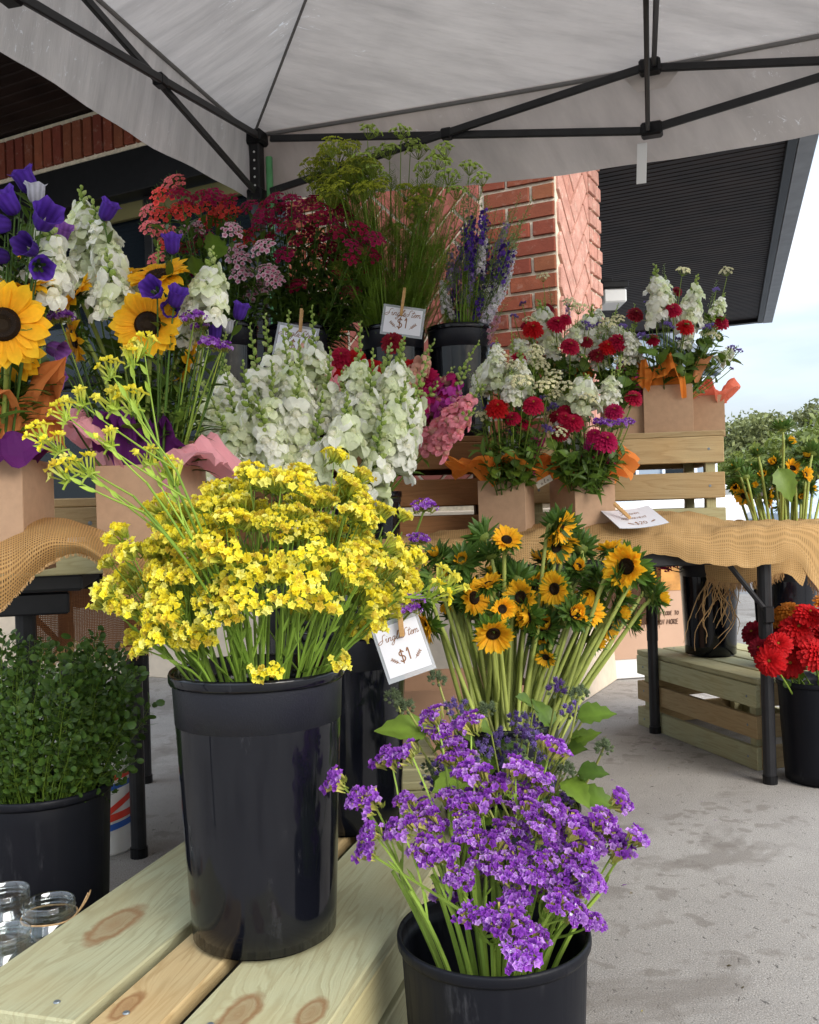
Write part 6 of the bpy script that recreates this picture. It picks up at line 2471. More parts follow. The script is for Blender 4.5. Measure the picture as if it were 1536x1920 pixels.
def sun_disc(r, seed):
    rg = random.Random(seed)
    mb = MB()
    prof = [(0.0, r * .02), (r * .3, r * .05), (r * .55, r * .20), (r * .8, r * .24), (r, r * .02), (r * .9, -r * .25)]
    V, F = lathe(prof, 22)
    C = np.array([[0.022, 0.012, 0.006] if math.hypot(v[0], v[1]) > r * .45 else [0.035, 0.02, 0.008] for v in V])
    mb.add(V, F, C)
    n = 220
    for i in range(n):
        rr_ = r * math.sqrt((i + .5) / n)
        a = i * 2.39996
        z = np.interp(rr_ / r, [0, .3, .55, .8, 1], [.02, .05, .20, .24, .02]) * r
        d = norm([math.cos(a) * rr_ / r * .5, math.sin(a) * rr_ / r * .5, 1])
        p = np.array([math.cos(a) * rr_, math.sin(a) * rr_, z])
        s_ = norm(np.cross(d, [rg.uniform(-1, 1), rg.uniform(-1, 1), 0.1])) * r * .028
        c = (0.05, 0.022, 0.008) if rg.random() < .7 else (0.16, 0.07, 0.012)
        mb.add([p - s_, p + s_, p + d * r * .10 * rg.uniform(.6, 1.4)], [(0, 1, 2)], c)
    return mb.mesh('disc', M['petal'])


def sun_bracts(seed, r, closed=0.0, cup=0.4, n=15, c=(0.055, 0.14, 0.035)):
    """green pointed bracts and cup behind the head, facing +Z"""
    rg = random.Random(seed)
    mb = MB()
    V, F = lathe([(0.0, -r * .42), (r * .16, -r * .40), (r * .36, -r * .26), (r * .44, 0.0)], 14)
    mb.add(V, F, (0.14, 0.23, 0.08))
    for q in range(3):
        for k in range(n):
            a = 2 * math.pi * (k + q / 3) / n + rg.uniform(-.1, .1)
            L = r * rg.uniform(.62, .95)
            g = strip(L * 1.12, L * .40, lambda t: max(.03, (1 - t) ** .8 * (0.7 + 1.2 * t)) , 4, .25 + closed * 1.0 + rg.uniform(-.8, .4), .3, .0, c, jit((c[0] * 1.3, c[1] * 1.3, c[2] * 1.2), .15, rg), rg)
            e_ = -0.35 + .35 * q * .6 + closed * .9 + rg.uniform(-.2, .2)
            put(mb, g, basis_y([math.cos(a) * math.cos(e_), math.sin(a) * math.cos(e_), math.sin(e_)], [0, 0, 1]), (math.cos(a) * r * .26, math.sin(a) * r * .26, -r * .28 + q * r * .12))
    return mb.mesh('bracts', M['leaf'])


SY0, SY1 = (0.88, 0.45, 0.02), (0.92, 0.55, 0.025)
SUNP = [sun_petals(10 + i, .042, .013, 20, SY0, SY1, .30 + .25 * i, 2, .36, .03) for i in range(3)]
SUNPC = [sun_petals(30 + i, .032, .010, 15, SY0, SY1, 1.05, 2, .34, .25, 0.3) for i in range(2)]
SUNB = [sun_bracts(40 + i, .036, 0.0) for i in range(3)]
SUNBC = [sun_bracts(50 + i, .036, .34, c=(0.045, 0.115, 0.035)) for i in range(3)]
SUND = [sun_disc(.0145, 60)]
BIGD = sun_disc(.023, 61)
_v, _f, _c = strip(.036, .0135, P_PETAL, 7, -.25, .30, .0004, (0.80, 0.36, 0.015), (0.86, 0.48, 0.02))
BIGP = []
for i in range(4):
    _v, _f, _c = strip(.036 * (1 + .05 * i), .0180, lambda t: 0.5 + .6 * math.sin(math.pi * t * .8) if t < .72 else max(.04, 1.08 * (1 - ((t - .72) / .28) ** 1.6)), 7, [-.5, -.1, -.8, .2][i], .34, .0006, (0.86, 0.40, 0.012), (0.92, 0.56, 0.02))
    BIGP.append(MB().add(_v, _f, _c).mesh('petal', M['petal'], True))
BIGB = sun_bracts(70, .044, 0.0, n=13)


# ------------------------------------------------------------------ growing whole stems
GRP = {}


def stem_part(t, base, mid, tip, r0, r1, c=GR_STEM, n=8, sides=6):
    b_ = np.asarray(base)
    pts = bez(b_ * 0, np.asarray(mid) - b_, np.asarray(tip) - b_, n)
    V, F = tube(pts, [r0 + (r1 - r0) * k / n for k in range(n + 1)], sides)
    part('stem', MB().add(V, F, jit(c)).mesh('stem', M['stem'], True), t)
    return pts


def leaves_on(t, pts, meshes, n, t0=.15, t1=.8, sc=1.0, rg=R, ang=.9):
    m = len(pts) - 1
    for k in range(n):
        f = (t0 + (t1 - t0) * (k + rg.random() * .8) / max(n, 1)) * m
        i = min(int(f), m - 1)
        p = pts[i] + (pts[i + 1] - pts[i]) * (f - i)
        d = norm(pts[i + 1] - pts[i])
        a = k * 2.4 + rg.uniform(-.5, .5)
        B_ = basis_z(d)
        o_ = norm(d * ang + B_[0] * math.cos(a) + B_[1] * math.sin(a))
        part('leaf', rg.choice(meshes), t, mat4(basis_y(o_, d), p, sc * rg.uniform(.7, 1.2)))


def mid_of(base, tip, bow=0.0, rg=R, lift=.55):
    b_, t_ = np.asarray(base, float), np.asarray(tip, float)
    m = b_ * .5 + t_ * .5
    m[0] = b_[0] + (t_[0] - b_[0]) * (1 - lift)
    m[1] = b_[1] + (t_[1] - b_[1]) * (1 - lift)
    m += np.array([rg.uniform(-1, 1), rg.uniform(-1, 1), 0]) * (bow + .01)
    return m


def snapdragon(base, tip, col, label, group, Lfl=.17, n=22, nb=10, size=1.0, rg=R, rot=0.0, leaves=5, indiv=True):
    t = thing('snapdragon', label, 'snapdragon', base, group)
    mid = mid_of(base, tip, .03, rg)
    pts = stem_part(t, base, mid, tip, .0032, .0011, GR_STEM, 12)
    pts = np.array(pts)
    seg = np.linalg.norm(np.diff(pts, axis=0), axis=1)
    cum = np.concatenate([[0], np.cumsum(seg)])
    tot = cum[-1]
    src = SNAP[col]
    for i in range(n + nb):
        q = i / (n + nb - 1)
        s_ = tot - Lfl * (1 - q) ** 1.0
        j = min(int(np.searchsorted(cum, s_)) - 1, len(seg) - 1)
        j = max(j, 0)
        f = (s_ - cum[j]) / seg[j]
        p = pts[j] + (pts[j + 1] - pts[j]) * f
        d = norm(pts[j + 1] - pts[j])
        B_ = basis_z(d)
        a = i * 2.4 + rot + rg.uniform(-.6, .6)
        isb = i >= n
        o_ = norm(B_[0] * math.cos(a) + B_[1] * math.sin(a) + d * ((.0 + .55 * q + rg.uniform(-.25, .25)) if not isb else (.6 + .8 * (i - n) / max(nb, 1))))
        if isb:
            sc = size * (1.05 - .70 * (i - n) / max(nb, 1))
            part('bud', rg.choice(BUDS), t, mat4(basis_y(o_, d), p, sc))
        else:
            sc = size * (1.22 - .62 * q) * rg.uniform(.78, 1.15)
            part('blossom', rg.choice(src), t, mat4(basis_y(o_, d), p, sc))
    leaves_on(t, pts, LANCE, leaves, .2, max(.3, 1 - Lfl / tot), .9, rg)
    return t


def spike_stem(name, cat, base, tip, mesh, label, group, L, sc=1.0, c=GR_STEM, r0=.0022, lf=LANCE, nl=4, rg=R, pname='blossoms', lsc=.8):
    """stem with one ready-made spike on its end, tip = top of the spike"""
    b_, t_ = np.asarray(base, float), np.asarray(tip, float)
    t = thing(name, label, cat, base, group)
    m = mid_of(b_, t_, .008, rg)
    d = norm(t_ - m)
    foot = t_ - d * L * sc
    pts = stem_part(t, b_, b_ * .4 + m * .6, foot, r0, r0 * .6, c, 7, 5)
    o = part(pname, mesh, t, mat4(basis_y(d, basis_z(d, rg.uniform(0, 6.28))[0]), foot - b_, sc))
    if nl:
        leaves_on(t, pts, lf, nl, .1, .95, lsc, rg)
    return t


def head_stem(name, cat, base, pos, face, meshes, label, group, sc=1.0, c=GR_STEM, r0=.0022, r1=.0016, nl=3, lf=LANCE, rg=R, pnames=('flower_head',), neck=.02, lsc=.8, spin=None):
    b_, p_ = np.asarray(base, float), np.asarray(pos, float)
    t = thing(name, label, cat, base, group)
    f = norm(face)
    foot = p_ - f * .004
    mid = mid_of(b_, p_, .008, rg, .45)
    mid = mid * .6 + (p_ - f * neck * 3) * .4
    pts = stem_part(t, b_, mid, foot, r0, r1, c, 9, 6)
    rows = basis_z(f, rg.uniform(0, 6.28) if spin is None else spin)
    for me, pn in zip(meshes, pnames):
        part(pn, me, t, mat4(rows, p_ - b_, sc))
    if nl:
        leaves_on(t, pts, lf, nl, .15, .85, lsc, rg)
    return t, pts


def where(x, y, cx, cy, rx, ry):
    """words for the place of a stem within its bunch, from where its head is"""
    u, v = (x - cx) / rx, (y - cy) / ry
    h = 'far left' if u < -.75 else 'left' if u < -.3 else 'right' if .3 < u <= .75 else 'far right' if u > .75 else 'middle'
    w = 'top' if v < -.6 else 'upper' if v < -.15 else 'lower' if .2 < v <= .6 else 'bottom' if v > .6 else 'central'
    return 'at the %s %s of the bunch' % (w, h)


def to_px(p):
    x, y = p[0] / p[1] * FPX, (EYE - p[2]) / p[1] * FPX
    c, s_ = math.cos(ROLL), math.sin(ROLL)
    return 768 + x * c + y * s_, 960 - x * s_ + y * c


def inside(bk, a, r, kind_h, depth=.12):
    """a point on the stems' foot circle inside a bucket, below the rim"""
    p = B[bk] + np.array([math.cos(a) * r, math.sin(a) * r, kind_h - depth])
    return p


def ellip_pts(n, seed, ymin=-1.0, front=.15):
    """fibonacci points on a unit sphere, kept where z > ymin and not far at the back"""
    out = []
    g = math.pi * (3 - math.sqrt(5))
    rg = random.Random(seed)
    for i in range(n):
        z = 1 - 2 * (i + .5) / n
        r = math.sqrt(1 - z * z)
        a = i * g
        out.append(np.array([math.cos(a) * r, math.sin(a) * r, z]) + np.array([rg.uniform(-.09, .09) for _ in range(3)]))
    return out


def statice_bunch(bk, h, centers, clusters, nsp, name, cat, label, group, rg, stemc, r0, sc=(.85, 1.15), box=(0, 0, 1, 1), rimr=.07):
    """centers: list of (pos, outward dir). Groups neighbours into sprays that share one stem."""
    left = list(range(len(centers)))
    rg.shuffle(left)
    ctr = B[bk] + np.array([0, 0, h])
    groups = []
    per = max(2, len(centers) // nsp)
    while left:
        s_ = left.pop()
        d0 = centers[s_][0]
        left.sort(key=lambda i: -np.linalg.norm(centers[i][0] - d0))
        g = [s_] + [left.pop() for _ in range(min(per - 1, len(left)))]
        groups.append(g)
    for gi, g in enumerate(groups):
        P = [centers[i][0] for i in g]
        m = sum(P) / len(P)
        dirh = m - ctr
        a = math.atan2(dirh[1], dirh[0])
        rr_ = min(rimr, np.hypot(dirh[0], dirh[1]) * .5)
        base = ctr + np.array([math.cos(a) * rr_ * .5, math.sin(a) * rr_ * .5, -.13])
        rimp = ctr + np.array([math.cos(a) * rr_, math.sin(a) * rr_, .0])
        node = rimp * .45 + m * .55 - np.array([0, 0, .015])
        mx_, my_ = to_px(m)
        t = thing(name, label + ' ' + where(mx_, my_, *box), cat, base, group)
        mb = MB()
        pts = bez(base * 0, rimp - base, node - base, 7)
        V, F = tube(pts, [r0, r0, r0, r0 * .95, r0 * .9, r0 * .85, r0 * .8, r0 * .75], 5)
        mb.add(V, F, jit(stemc, .2, rg))
        for i in g:
            p, d = centers[i]
            if rg.random() < .7:
                j = rg.randint(4, 6)
            else:
                j = 7
            s0 = pts[j]
            e_ = p - d * .012 - base
            pm = s0 * .45 + e_ * .55 - d * .02
            br = bez(s0, pm, e_, 5)
            V, F = tube(br, [r0 * .62, r0 * .55, r0 * .5, r0 * .45, r0 * .42, r0 * .4], 4)
            mb.add(V, F, jit(stemc, .2, rg))
            # winged leaflets along the branch
            for q in range(2):
                pp = br[1 + q * 2]
                dd = norm(br[2 + q * 2] - br[1 + q * 2])
                g_ = strip(rg.uniform(.016, .030), .0055, P_LEAF, 3, .3, .3, 0, jit(stemc, .15, rg), jit(stemc, .15, rg), rg)
                put(mb, g_, basis_y(norm(dd + np.array([rg.uniform(-.5, .5), rg.uniform(-.5, .5), .1])), [rg.uniform(-1, 1), -1, .2]), pp)
        part('stem', mb.mesh('stem', M['stem'], False), t)
        for i in g:
            p, d = centers[i]
            k = rg.randrange(len(clusters))
            rows = basis_z(d, rg.uniform(0, 6.28))
            # keep the comb's long side roughly level
            X = norm(np.cross([0, 0, 1], d) + np.array([0, 0, rg.uniform(-.35, .35)]))
            X = norm(X - np.dot(X, d) * d)
            rows = np.array([X, np.cross(d, X), d])
            s_ = rg.uniform(*sc)
            fl = part('florets', clusters[k][0], t, mat4(rows, p - base, s_))
            part('calyxes', clusters[k][1], fl)
    return groups


# ------------------------------------------------------------------ yellow statice (front, tall bucket)
rg = random.Random(21)
cy_ = U(492, 1075, 1.30)
cen = []
for d in ellip_pts(200, 5):
    if d[2] < -.62 or (d[1] > .75):
        continue
    q_ = rg.uniform(.78, 1.10)
    p = cy_ + np.array([d[0] * .196, d[1] * .16, d[2] * .132]) * q_
    if d[0] < -.5:
        p[2] -= .02 * (-d[0] - .5) * 2
    if d[2] > .3 and d[0] > -.3:
        p[2] += .012
    # open the front just above the rim so the green stems show
    if d[2] < -.30 and d[1] < -.1 and -.25 < d[0] < .75 and rg.random() < .75:
        continue
    zz = norm(np.array([d[0] * .8 + rg.uniform(-.4, .4), d[1] * .8 + rg.uniform(-.35, .35), d[2] * .5 + .55 + rg.uniform(-.2, .2)]))
    cen.append((p, zz))
for d in ellip_pts(46, 6):
    if d[2] < -.4:
        continue
    p = cy_ + np.array([d[0] * .15, d[1] * .11, d[2] * .09])
    cen.append((p, norm(np.array([d[0] * .5, d[1] * .5 - .2, .8]))))
for (x, y, dd) in ((455, 912, 1.30), (540, 905, 1.32), (650, 925, 1.33), (680, 888, 1.34), (632, 850, 1.36), (590, 925, 1.28), (400, 915, 1.28), (760, 965, 1.36), (785, 1040, 1.34), (770, 1085, 1.30),
                   (215, 1000, 1.26), (200, 1050, 1.25), (235, 1030, 1.2), (215, 1128, 1.24), (300, 1105, 1.2), (285, 1190, 1.18), (260, 1215, 1.2), (340, 1185, 1.17), (640, 1240, 1.21), (500, 1262, 1.17), (310, 1000, 1.2)):
    p = U(x, y, dd)
    d = norm((p - cy_) * np.array([1, 1, .8]))
    cen.append((p, norm(d * .8 + np.array([0, 0, .6]))))
statice_bunch('yellow', .37, cen, ST_YEL, 46, 'yellow_statice', 'statice', 'yellow statice stem in the front bucket', 'yellow statice stems in the front bucket', rg, (0.15, 0.28, 0.055), .0024, (.68, 1.12), (492, 1075, 300, 180), .085)

# long stray stalks reaching up to the left
rg = random.Random(22)
stray = [([(140, 745), (110, 768), (200, 685)], (330, 880), 1.15), ([(66, 810), (95, 828)], (250, 930), 1.13), ([(245, 662), (268, 640)], (260, 760), 1.17),
         ([(200, 745), (240, 742)], (300, 850), 1.16), ([(110, 880), (150, 868)], (270, 960), 1.12), ([(195, 818)], (275, 905), 1.14),
         ([(270, 850), (305, 870), (325, 885)], (345, 985), 1.16), ([(860, 1095), (840, 1080), (830, 1110)], (760, 1120), 1.22)]
lab = ['tallest stray greenish statice stalk reaching far up left over the sunflower box', 'stray statice stalk nearest the left edge, tips just opening', 'upright stray statice stalk crossing the small sunflower',
       'stray statice stalk crossing the pale pink tissue', 'lowest stray statice stalk pointing left over the wooden crate', 'short stray statice stalk in front of the kraft box',
       'short statice stalk rising at the left shoulder of the yellow mass', 'thin statice stalk sticking out right towards the small sunflowers']
for (tips, nd, dd), lb in zip(stray, lab):
    base = B['yellow'] + np.array([.02, -.02, .27])
    node = U(nd[0], nd[1], dd)
    t = thing('statice_stalk', lb, 'statice', base)
    mb = MB()
    root = U(440, 1130, 1.2) if nd[0] < 600 else U(700, 1130, 1.26)
    pts = bez(base * 0, root - base, node - base, 9)
    V, F = tube(pts, [.0026 - .0011 * k / 9 for k in range(10)], 6)
    mb.add(V, F, (0.16, 0.31, 0.06))
    for k, (x, y) in enumerate(tips):
        tp_ = U(x, y, dd + rg.uniform(-.02, .02))
        s0 = pts[-1 - (k % 2)]
        d = norm(tp_ - base - s0)
        up_ = norm(tp_ - node)
        br = bez(s0, s0 * .4 + (tp_ - base) * .6 - np.array([0, 0, .008]), tp_ - base, 6)
        V, F = tube(br, [.0014, .0013, .0012, .0011, .0010, .0009, .0008], 5)
        mb.add(V, F, (0.22, 0.38, 0.07))
        for q in range(2):
            pp = br[3 + q]
            g_ = strip(rg.uniform(.016, .024), .006, P_LEAF, 4, .25, .4, 0, (0.20, 0.36, 0.06), (0.30, 0.46, 0.09), rg)
            put(mb, g_, basis_y(norm(d + np.array([rg.uniform(-.4, .4), rg.uniform(-.4, .1), rg.uniform(-.3, .4)])), [0, -1, .5]), pp)
        kk = rg.randrange(4)
        rows = basis_z(norm(d + np.array([0, 0, .45])))
        X = norm(d - np.dot(d, rows[2]) * rows[2])
        rows = np.array([X, np.cross(rows[2], X), rows[2]])
        fl = part('florets', ST_YBUD[kk][0], t, mat4(rows, tp_ - base, rg.uniform(1.05, 1.35)))
        part('calyxes', ST_YBUD[kk][1], fl)
        if k % 3 == 0 and len(tips) > 3:
            fl = part('florets', ST_YBUD[(kk + 1) % 4][0], t, mat4(rows, tp_ - base - d * .025 + np.array([0, 0, .004]), .9))
            part('calyxes', ST_YBUD[(kk + 1) % 4][1], fl)
    part('stem', mb.mesh('stem', M['stem'], True), t)

# ------------------------------------------------------------------ purple statice (front, short bucket)
rg = random.Random(31)
pp_ = [(145, 360), (235, 430), (285, 440), (360, 265), (440, 240), (380, 340), (430, 440), (545, 90), (575, 150), (640, 200), (650, 260), (690, 120), (810, 170), (705, 325), (625, 420), (760, 420), (820, 370),
       (910, 300), (1045, 215), (990, 245), (960, 400), (960, 470), (1060, 490), (1150, 540), (1220, 610), (1330, 440), (1350, 520), (1400, 590), (1325, 620), (1250, 515), (290, 570), (410, 560), (270, 650),
       (335, 655), (510, 500), (520, 650), (590, 660), (560, 540), (690, 520), (690, 590), (850, 490), (880, 560), (930, 660), (840, 660), (870, 750), (960, 750), (660, 760), (640, 860), (730, 920),
       (760, 690), (1030, 680), (1120, 680), (1150, 740), (1040, 780), (970, 870), (1080, 860), (1150, 900), (1220, 940), (850, 910), (880, 960), (950, 1000), (1060, 1030), (920, 1080), (1190, 760), (1230, 780),
       (1010, 560), (790, 600), (1080, 590), (980, 1060), (900, 830), (700, 450), (1000, 340), (1180, 640), (1290, 560), (1100, 780)]
cen = []
ctr = U(925, 1560, 1.19)
for (cx, cy) in [q for i_, q in enumerate(pp_) if i_ % 7 != 5]:
    x, y = 560 + cx / 2.194, 1300 + cy / 2.194
    dd = 1.20 - .11 * (y - 1540) / 250 - .02 + rg.uniform(-.02, .02)
    p = U(x, y, dd)
    d = norm(np.array([(x - 925) / 240, -.38 - .3 * (y - 1560) / 200, .9]) + np.array([rg.uniform(-.35, .35), rg.uniform(-.2, .2), rg.uniform(-.25, .2)]))
    cen.append((p, d))
for _ in range(8):
    a, r = rg.uniform(0, 6.28), math.sqrt(rg.random())
    x, y = 950 + math.cos(a) * r * 200, 1570 + math.sin(a) * r * 120
    p = U(x, y, 1.27 + rg.uniform(-.02, .05) - .05 * (y - 1560) / 150)
    cen.append((p, norm([(x - 925) / 300, -.3, .9])))
statice_bunch('purple', .305, cen, ST_VIO, 40, 'purple_statice', 'statice', 'purple statice stem in the bottom bucket', 'purple statice stems in the bottom bucket', rg, (0.20, 0.34, 0.08), .0036, (.66, 1.08), (920, 1550, 300, 250), .095)

# ------------------------------------------------------------------ ageratum behind it
rg = random.Random(41)
heads = [(1044, 1287), (1071, 1328), (854, 1322), (969, 1346), (999, 1352), (983, 1373), (942, 1424), (966, 1412), (1040, 1482), (829, 1440), (811, 1467), (903, 1408), (1060, 1500), (880, 1345), (1010, 1385), (930, 1380), (1020, 1420), (860, 1410)]
for (x, y) in heads:
    dd = 1.60 + rg.uniform(-.06, .06)
    base = inside('ager', rg.uniform(0, 6.28), .05, .305)
    head_stem('ageratum', 'ageratum', base, U(x, y, dd), (rg.uniform(-.3, .3), -.6, .8), [AGE[rg.randrange(4)]], 'fluffy lilac ageratum stem ' + where(x, y, 950, 1390, 110, 90), 'ageratum in the middle bucket', rg.uniform(.95, 1.2),
              (0.20, 0.26, 0.10), .0026, .0018, 2, BROAD, rg, lsc=.75)
for (x, y) in [(739, 1303), (821, 1268), (1132, 1397), (911, 1326), (1085, 1295), (809, 1432), (1063, 1440), (1102, 1334), (760, 1320)]:
    base = inside('ager', rg.uniform(0, 6.28), .05, .305)
    head_stem('ageratum_bud', 'ageratum', base, U(x, y, 1.60 + rg.uniform(-.05, .04)), (rg.uniform(-.3, .3), -.4, .9), [AGE_G[rg.randrange(2)]], 'green unopened ageratum stem curling out of the middle bucket', 'unopened ageratum in the middle bucket', 1.1,
              (0.26, 0.32, 0.14), .0024, .0020, 1, BROAD, rg, lsc=.6)
rg = random.Random(42)
lfp = [(800, 1372, (-1, -.2, .25), 1.15), (1085, 1345, (1, -.3, .3), 1.0), (1050, 1425, (.3, -.6, .5), 1.1), (1062, 1462, (.3, -.7, -.2), .9), (1085, 1450, (.8, -.4, .2), 1.0), (1085, 1490, (.9, -.4, -.1), 1.05),
       (893, 1410, (-.2, -.6, .7), 1.1), (1000, 1440, (.1, -.7, .4), 1.0), (870, 1460, (-.5, -.6, .1), 1.0), (1000, 1330, (-.3, -.5, .5), .9), (960, 1470, (0, -.7, .1), 1.1), (920, 1370, (-.5, -.5, .4), .8), (1070, 1400, (.6, -.5, .6), .8), (840, 1380, (-.6, -.4, .5), .9)]
base = B['ager'] + np.array([0, 0, .2])
t = thing('ageratum_foliage', 'broad toothed green leaves low in the ageratum bucket', 'ageratum', base)
for (x, y, d, s_) in lfp:
    p = U(x, y, 1.58)
    V, F = tube(bez(base * 0, (p - base) * .5 + np.array([0, 0, .02]), p - base, 6), .0016, 5)
    st_ = part('stem', MB().add(V, F, (0.22, 0.30, 0.1)).mesh('stem', M['stem'], True), t)
    part('leaf', rg.choice(BROAD), t, mat4(basis_y(d, (0, -.6, .8)), p - base, s_))

# ------------------------------------------------------------------ small sunflowers
SF = [  # px, py, kind (o open, s side/half closed, c closed bracts), facing, scale
    (1175, 1062, 'o', (-.6, -.8, .05), 1.08, 'largest open sunflower head of the bunch, at the upper right facing left'), (950, 1012, 'o', (.1, -.75, .6), .72, 'small open sunflower held highest in front of the burlap'),
    (925, 1188, 'o', (.05, -.8, -.45), .9, 'open sunflower hanging lowest at the front of the bunch'), (981, 1154, 'o', (.65, -.75, -.15), .85, 'open sunflower just right of the lowest one'),
    (889, 1121, 'o', (.6, -.8, .1), .9, 'open sunflower left of centre facing right'), (1040, 1104, 'o', (-.7, -.75, .1), .8, None), (1063, 1110, 's', (.8, -.4, .3), .8, None), (1110, 1111, 's', (-.6, -.6, -.5), .8, None),
    (842, 1133, 's', (-.5, -.6, -.65), .8, None), (786, 1127, 's', (-.9, -.4, -.2), .8, None), (833, 1070, 's', (-.3, -.5, -.8), .7, None), (1118, 1201, 's', (.8, -.5, -.3), .85, None), (1161, 1146, 's', (.9, -.4, -.1), .9, None),
    (1235, 1123, 's', (1, -.3, 0), .9, None), (1208, 1084, 's', (.9, .1, .1), .9, None), (803, 1174, 's', (-.9, -.3, -.3), .8, None), (1141, 1030, 's', (-.2, .1, 1), .8, None), (1020, 1048, 's', (.1, -.3, .9), .75, None),
    (1083, 1064, 's', (.2, -.7, .5), .75, None), (942, 1142, 'o', (.2, -.9, .1), .6, None), (915, 1096, 's', (-.3, -.3, .9), .7, None),
    (1056, 986, 'c', (.1, .75, .6), 1.1, 'tall sunflower seen from behind, highest green head of the bunch'), (901, 1004, 'c', (-.6, .5, .5), 1.05, None), (1090, 1025, 'c', (.1, .8, .5), .95, None), (950, 1076, 'c', (.1, .75, .4), 1.0, None),
    (866, 1050, 'c', (-.1, -.9, .4), 1.05, 'closed green sunflower bud showing a yellow star'), (1106, 1139, 'c', (.6, .5, .1), 1.05, None), (973, 1084, 'c', (.3, .7, .4), .95, None), (919, 1037, 'c', (-.2, .5, .8), .9, None),
    (798, 1084, 'c', (-.8, .2, .1), .95, None), (1220, 1107, 'c', (.8, .2, .1), .95, None), (817, 1040, 'c', (-.4, -.4, .8), .9, None), (1024, 1232, 's', (-.3, -.6, -.4), .5, None), (1169, 1115, 'c', (.4, -.2, .3), .9, None),
    (1000, 1095, 'c', (-.3, .5, .5), .9, None), (870, 1095, 'c', (-.4, .4, .4), .9, None), (1130, 1080, 'c', (.5, -.4, .5), .9, None), (1190, 1165, 'c', (.8, -.1, -.2), .8, None), (1140, 1175, 's', (.6, -.6, -.3), .7, None)]


def sunflower(base, pos, kind, face, sc, label, group, rg, r0=.0052, neckc=GR_PALE, leafn=1):
    f = norm(face)
    pos = np.asarray(pos, float)
    t = thing('sunflower', label, 'sunflower', base, group)
    b_ = np.asarray(base, float)
    back = pos - f * .016 * sc
    # straight stem up to a crook below the head
    crook = pos + np.array([0, 0, -.02]) - f * .035
    P = [b_, b_ * .6 + crook * .4, b_ * .25 + crook * .75, crook, crook * .4 + back * .6 - np.array([0, 0, 0.002]), back]
    P = interp_rows([P], 16)[0] - b_
    V, F = tube(P, [r0 - (r0 * .30) * k / 16 for k in range(17)], 8)
    part('stem', MB().add(V, F, jit(neckc, .15, rg)).mesh('stem', M['stem'], True), t)
    rows = basis_z(f, rg.uniform(0, 6.28))
    m4 = mat4(rows, pos - b_, sc)
    if kind == 'o':
        part('petals', rg.choice(SUNP), t, m4)
        part('disc', SUND[0], t, m4)
        part('bracts', rg.choice(SUNB), t, m4)
    elif kind == 's':
        part('petals', rg.choice(SUNPC + SUNP[1:2]), t, m4)
        part('disc', SUND[0], t, m4)
        part('bracts', rg.choice(SUNBC + SUNB), t, m4)
    else:
        part('petals', rg.choice(SUNPC), t, mat4(rows, pos - b_, sc * .72))
        part('bracts', rg.choice(SUNBC), t, m4)
    for k in range(leafn):
        i = rg.randint(10, 14)
        a = rg.uniform(0, 6.28)
        part('leaf', rg.choice(LANCE), t, mat4(basis_y(norm([math.cos(a), math.sin(a), .3]), (0, 0, 1)), P[i], rg.uniform(.5, .9)))
    return t


rg = random.Random(51)
for (x, y, k, f, s_, lb) in SF:
    dd = 2.06 + rg.uniform(-.10, .10) + (.06 if k == 'c' else 0) - (.05 if k == 'o' else 0)
    bx = B['sun'] + np.array([(x - 980) / 260 * .07 + rg.uniform(-.03, .03), rg.uniform(-.07, .07), .27])
    sunflower(bx, U(x, y, dd), k, f, s_ * 1.2, lb or {'s': 'half open small sunflower turned aside, ', 'c': 'green small sunflower head turned away, ', 'o': 'open small sunflower, '}[k] + where(x, y, 1000, 1110, 220, 110),
              'small sunflowers in the bunch by the table', rg, .0056)
for k in range(15):
    x = 1000 + rg.gauss(0, 105)
    y = 1115 + rg.gauss(0, 45)
    bx = B['sun'] + np.array([(x - 980) / 260 * .08 + rg.uniform(-.02, .02), rg.uniform(-.085, .05), .27])
    sunflower(bx, U(x, y, 2.04 + rg.uniform(-.08, .06)), 's', ((x - 1000) / 130 + rg.uniform(-.5, .5), rg.uniform(-.8, .1), rg.uniform(-.4, .6)), rg.uniform(.9, 1.15), 'half open small sunflower turned aside, ' + where(x, y, 1000, 1110, 220, 110), 'small sunflowers in the bunch by the table', rg, .0050, leafn=0)
for k in range(22):      # stems whose heads are hidden among the others
    x = rg.uniform(840, 1120)
    y = rg.uniform(1060, 1160)
    bx = B['sun'] + np.array([(x - 980) / 260 * .085 + rg.uniform(-.02, .02), rg.uniform(-.085, -.02), .27])
    sunflower(bx, U(x, y, 2.10 + rg.uniform(-.05, .08)), 'c', (rg.uniform(-.6, .6), rg.uniform(-.3, .6), .6), .85, 'green small sunflower head turned away, ' + where(x, y, 1000, 1110, 220, 110), 'small sunflowers in the bunch by the table', rg, .0050, leafn=0)

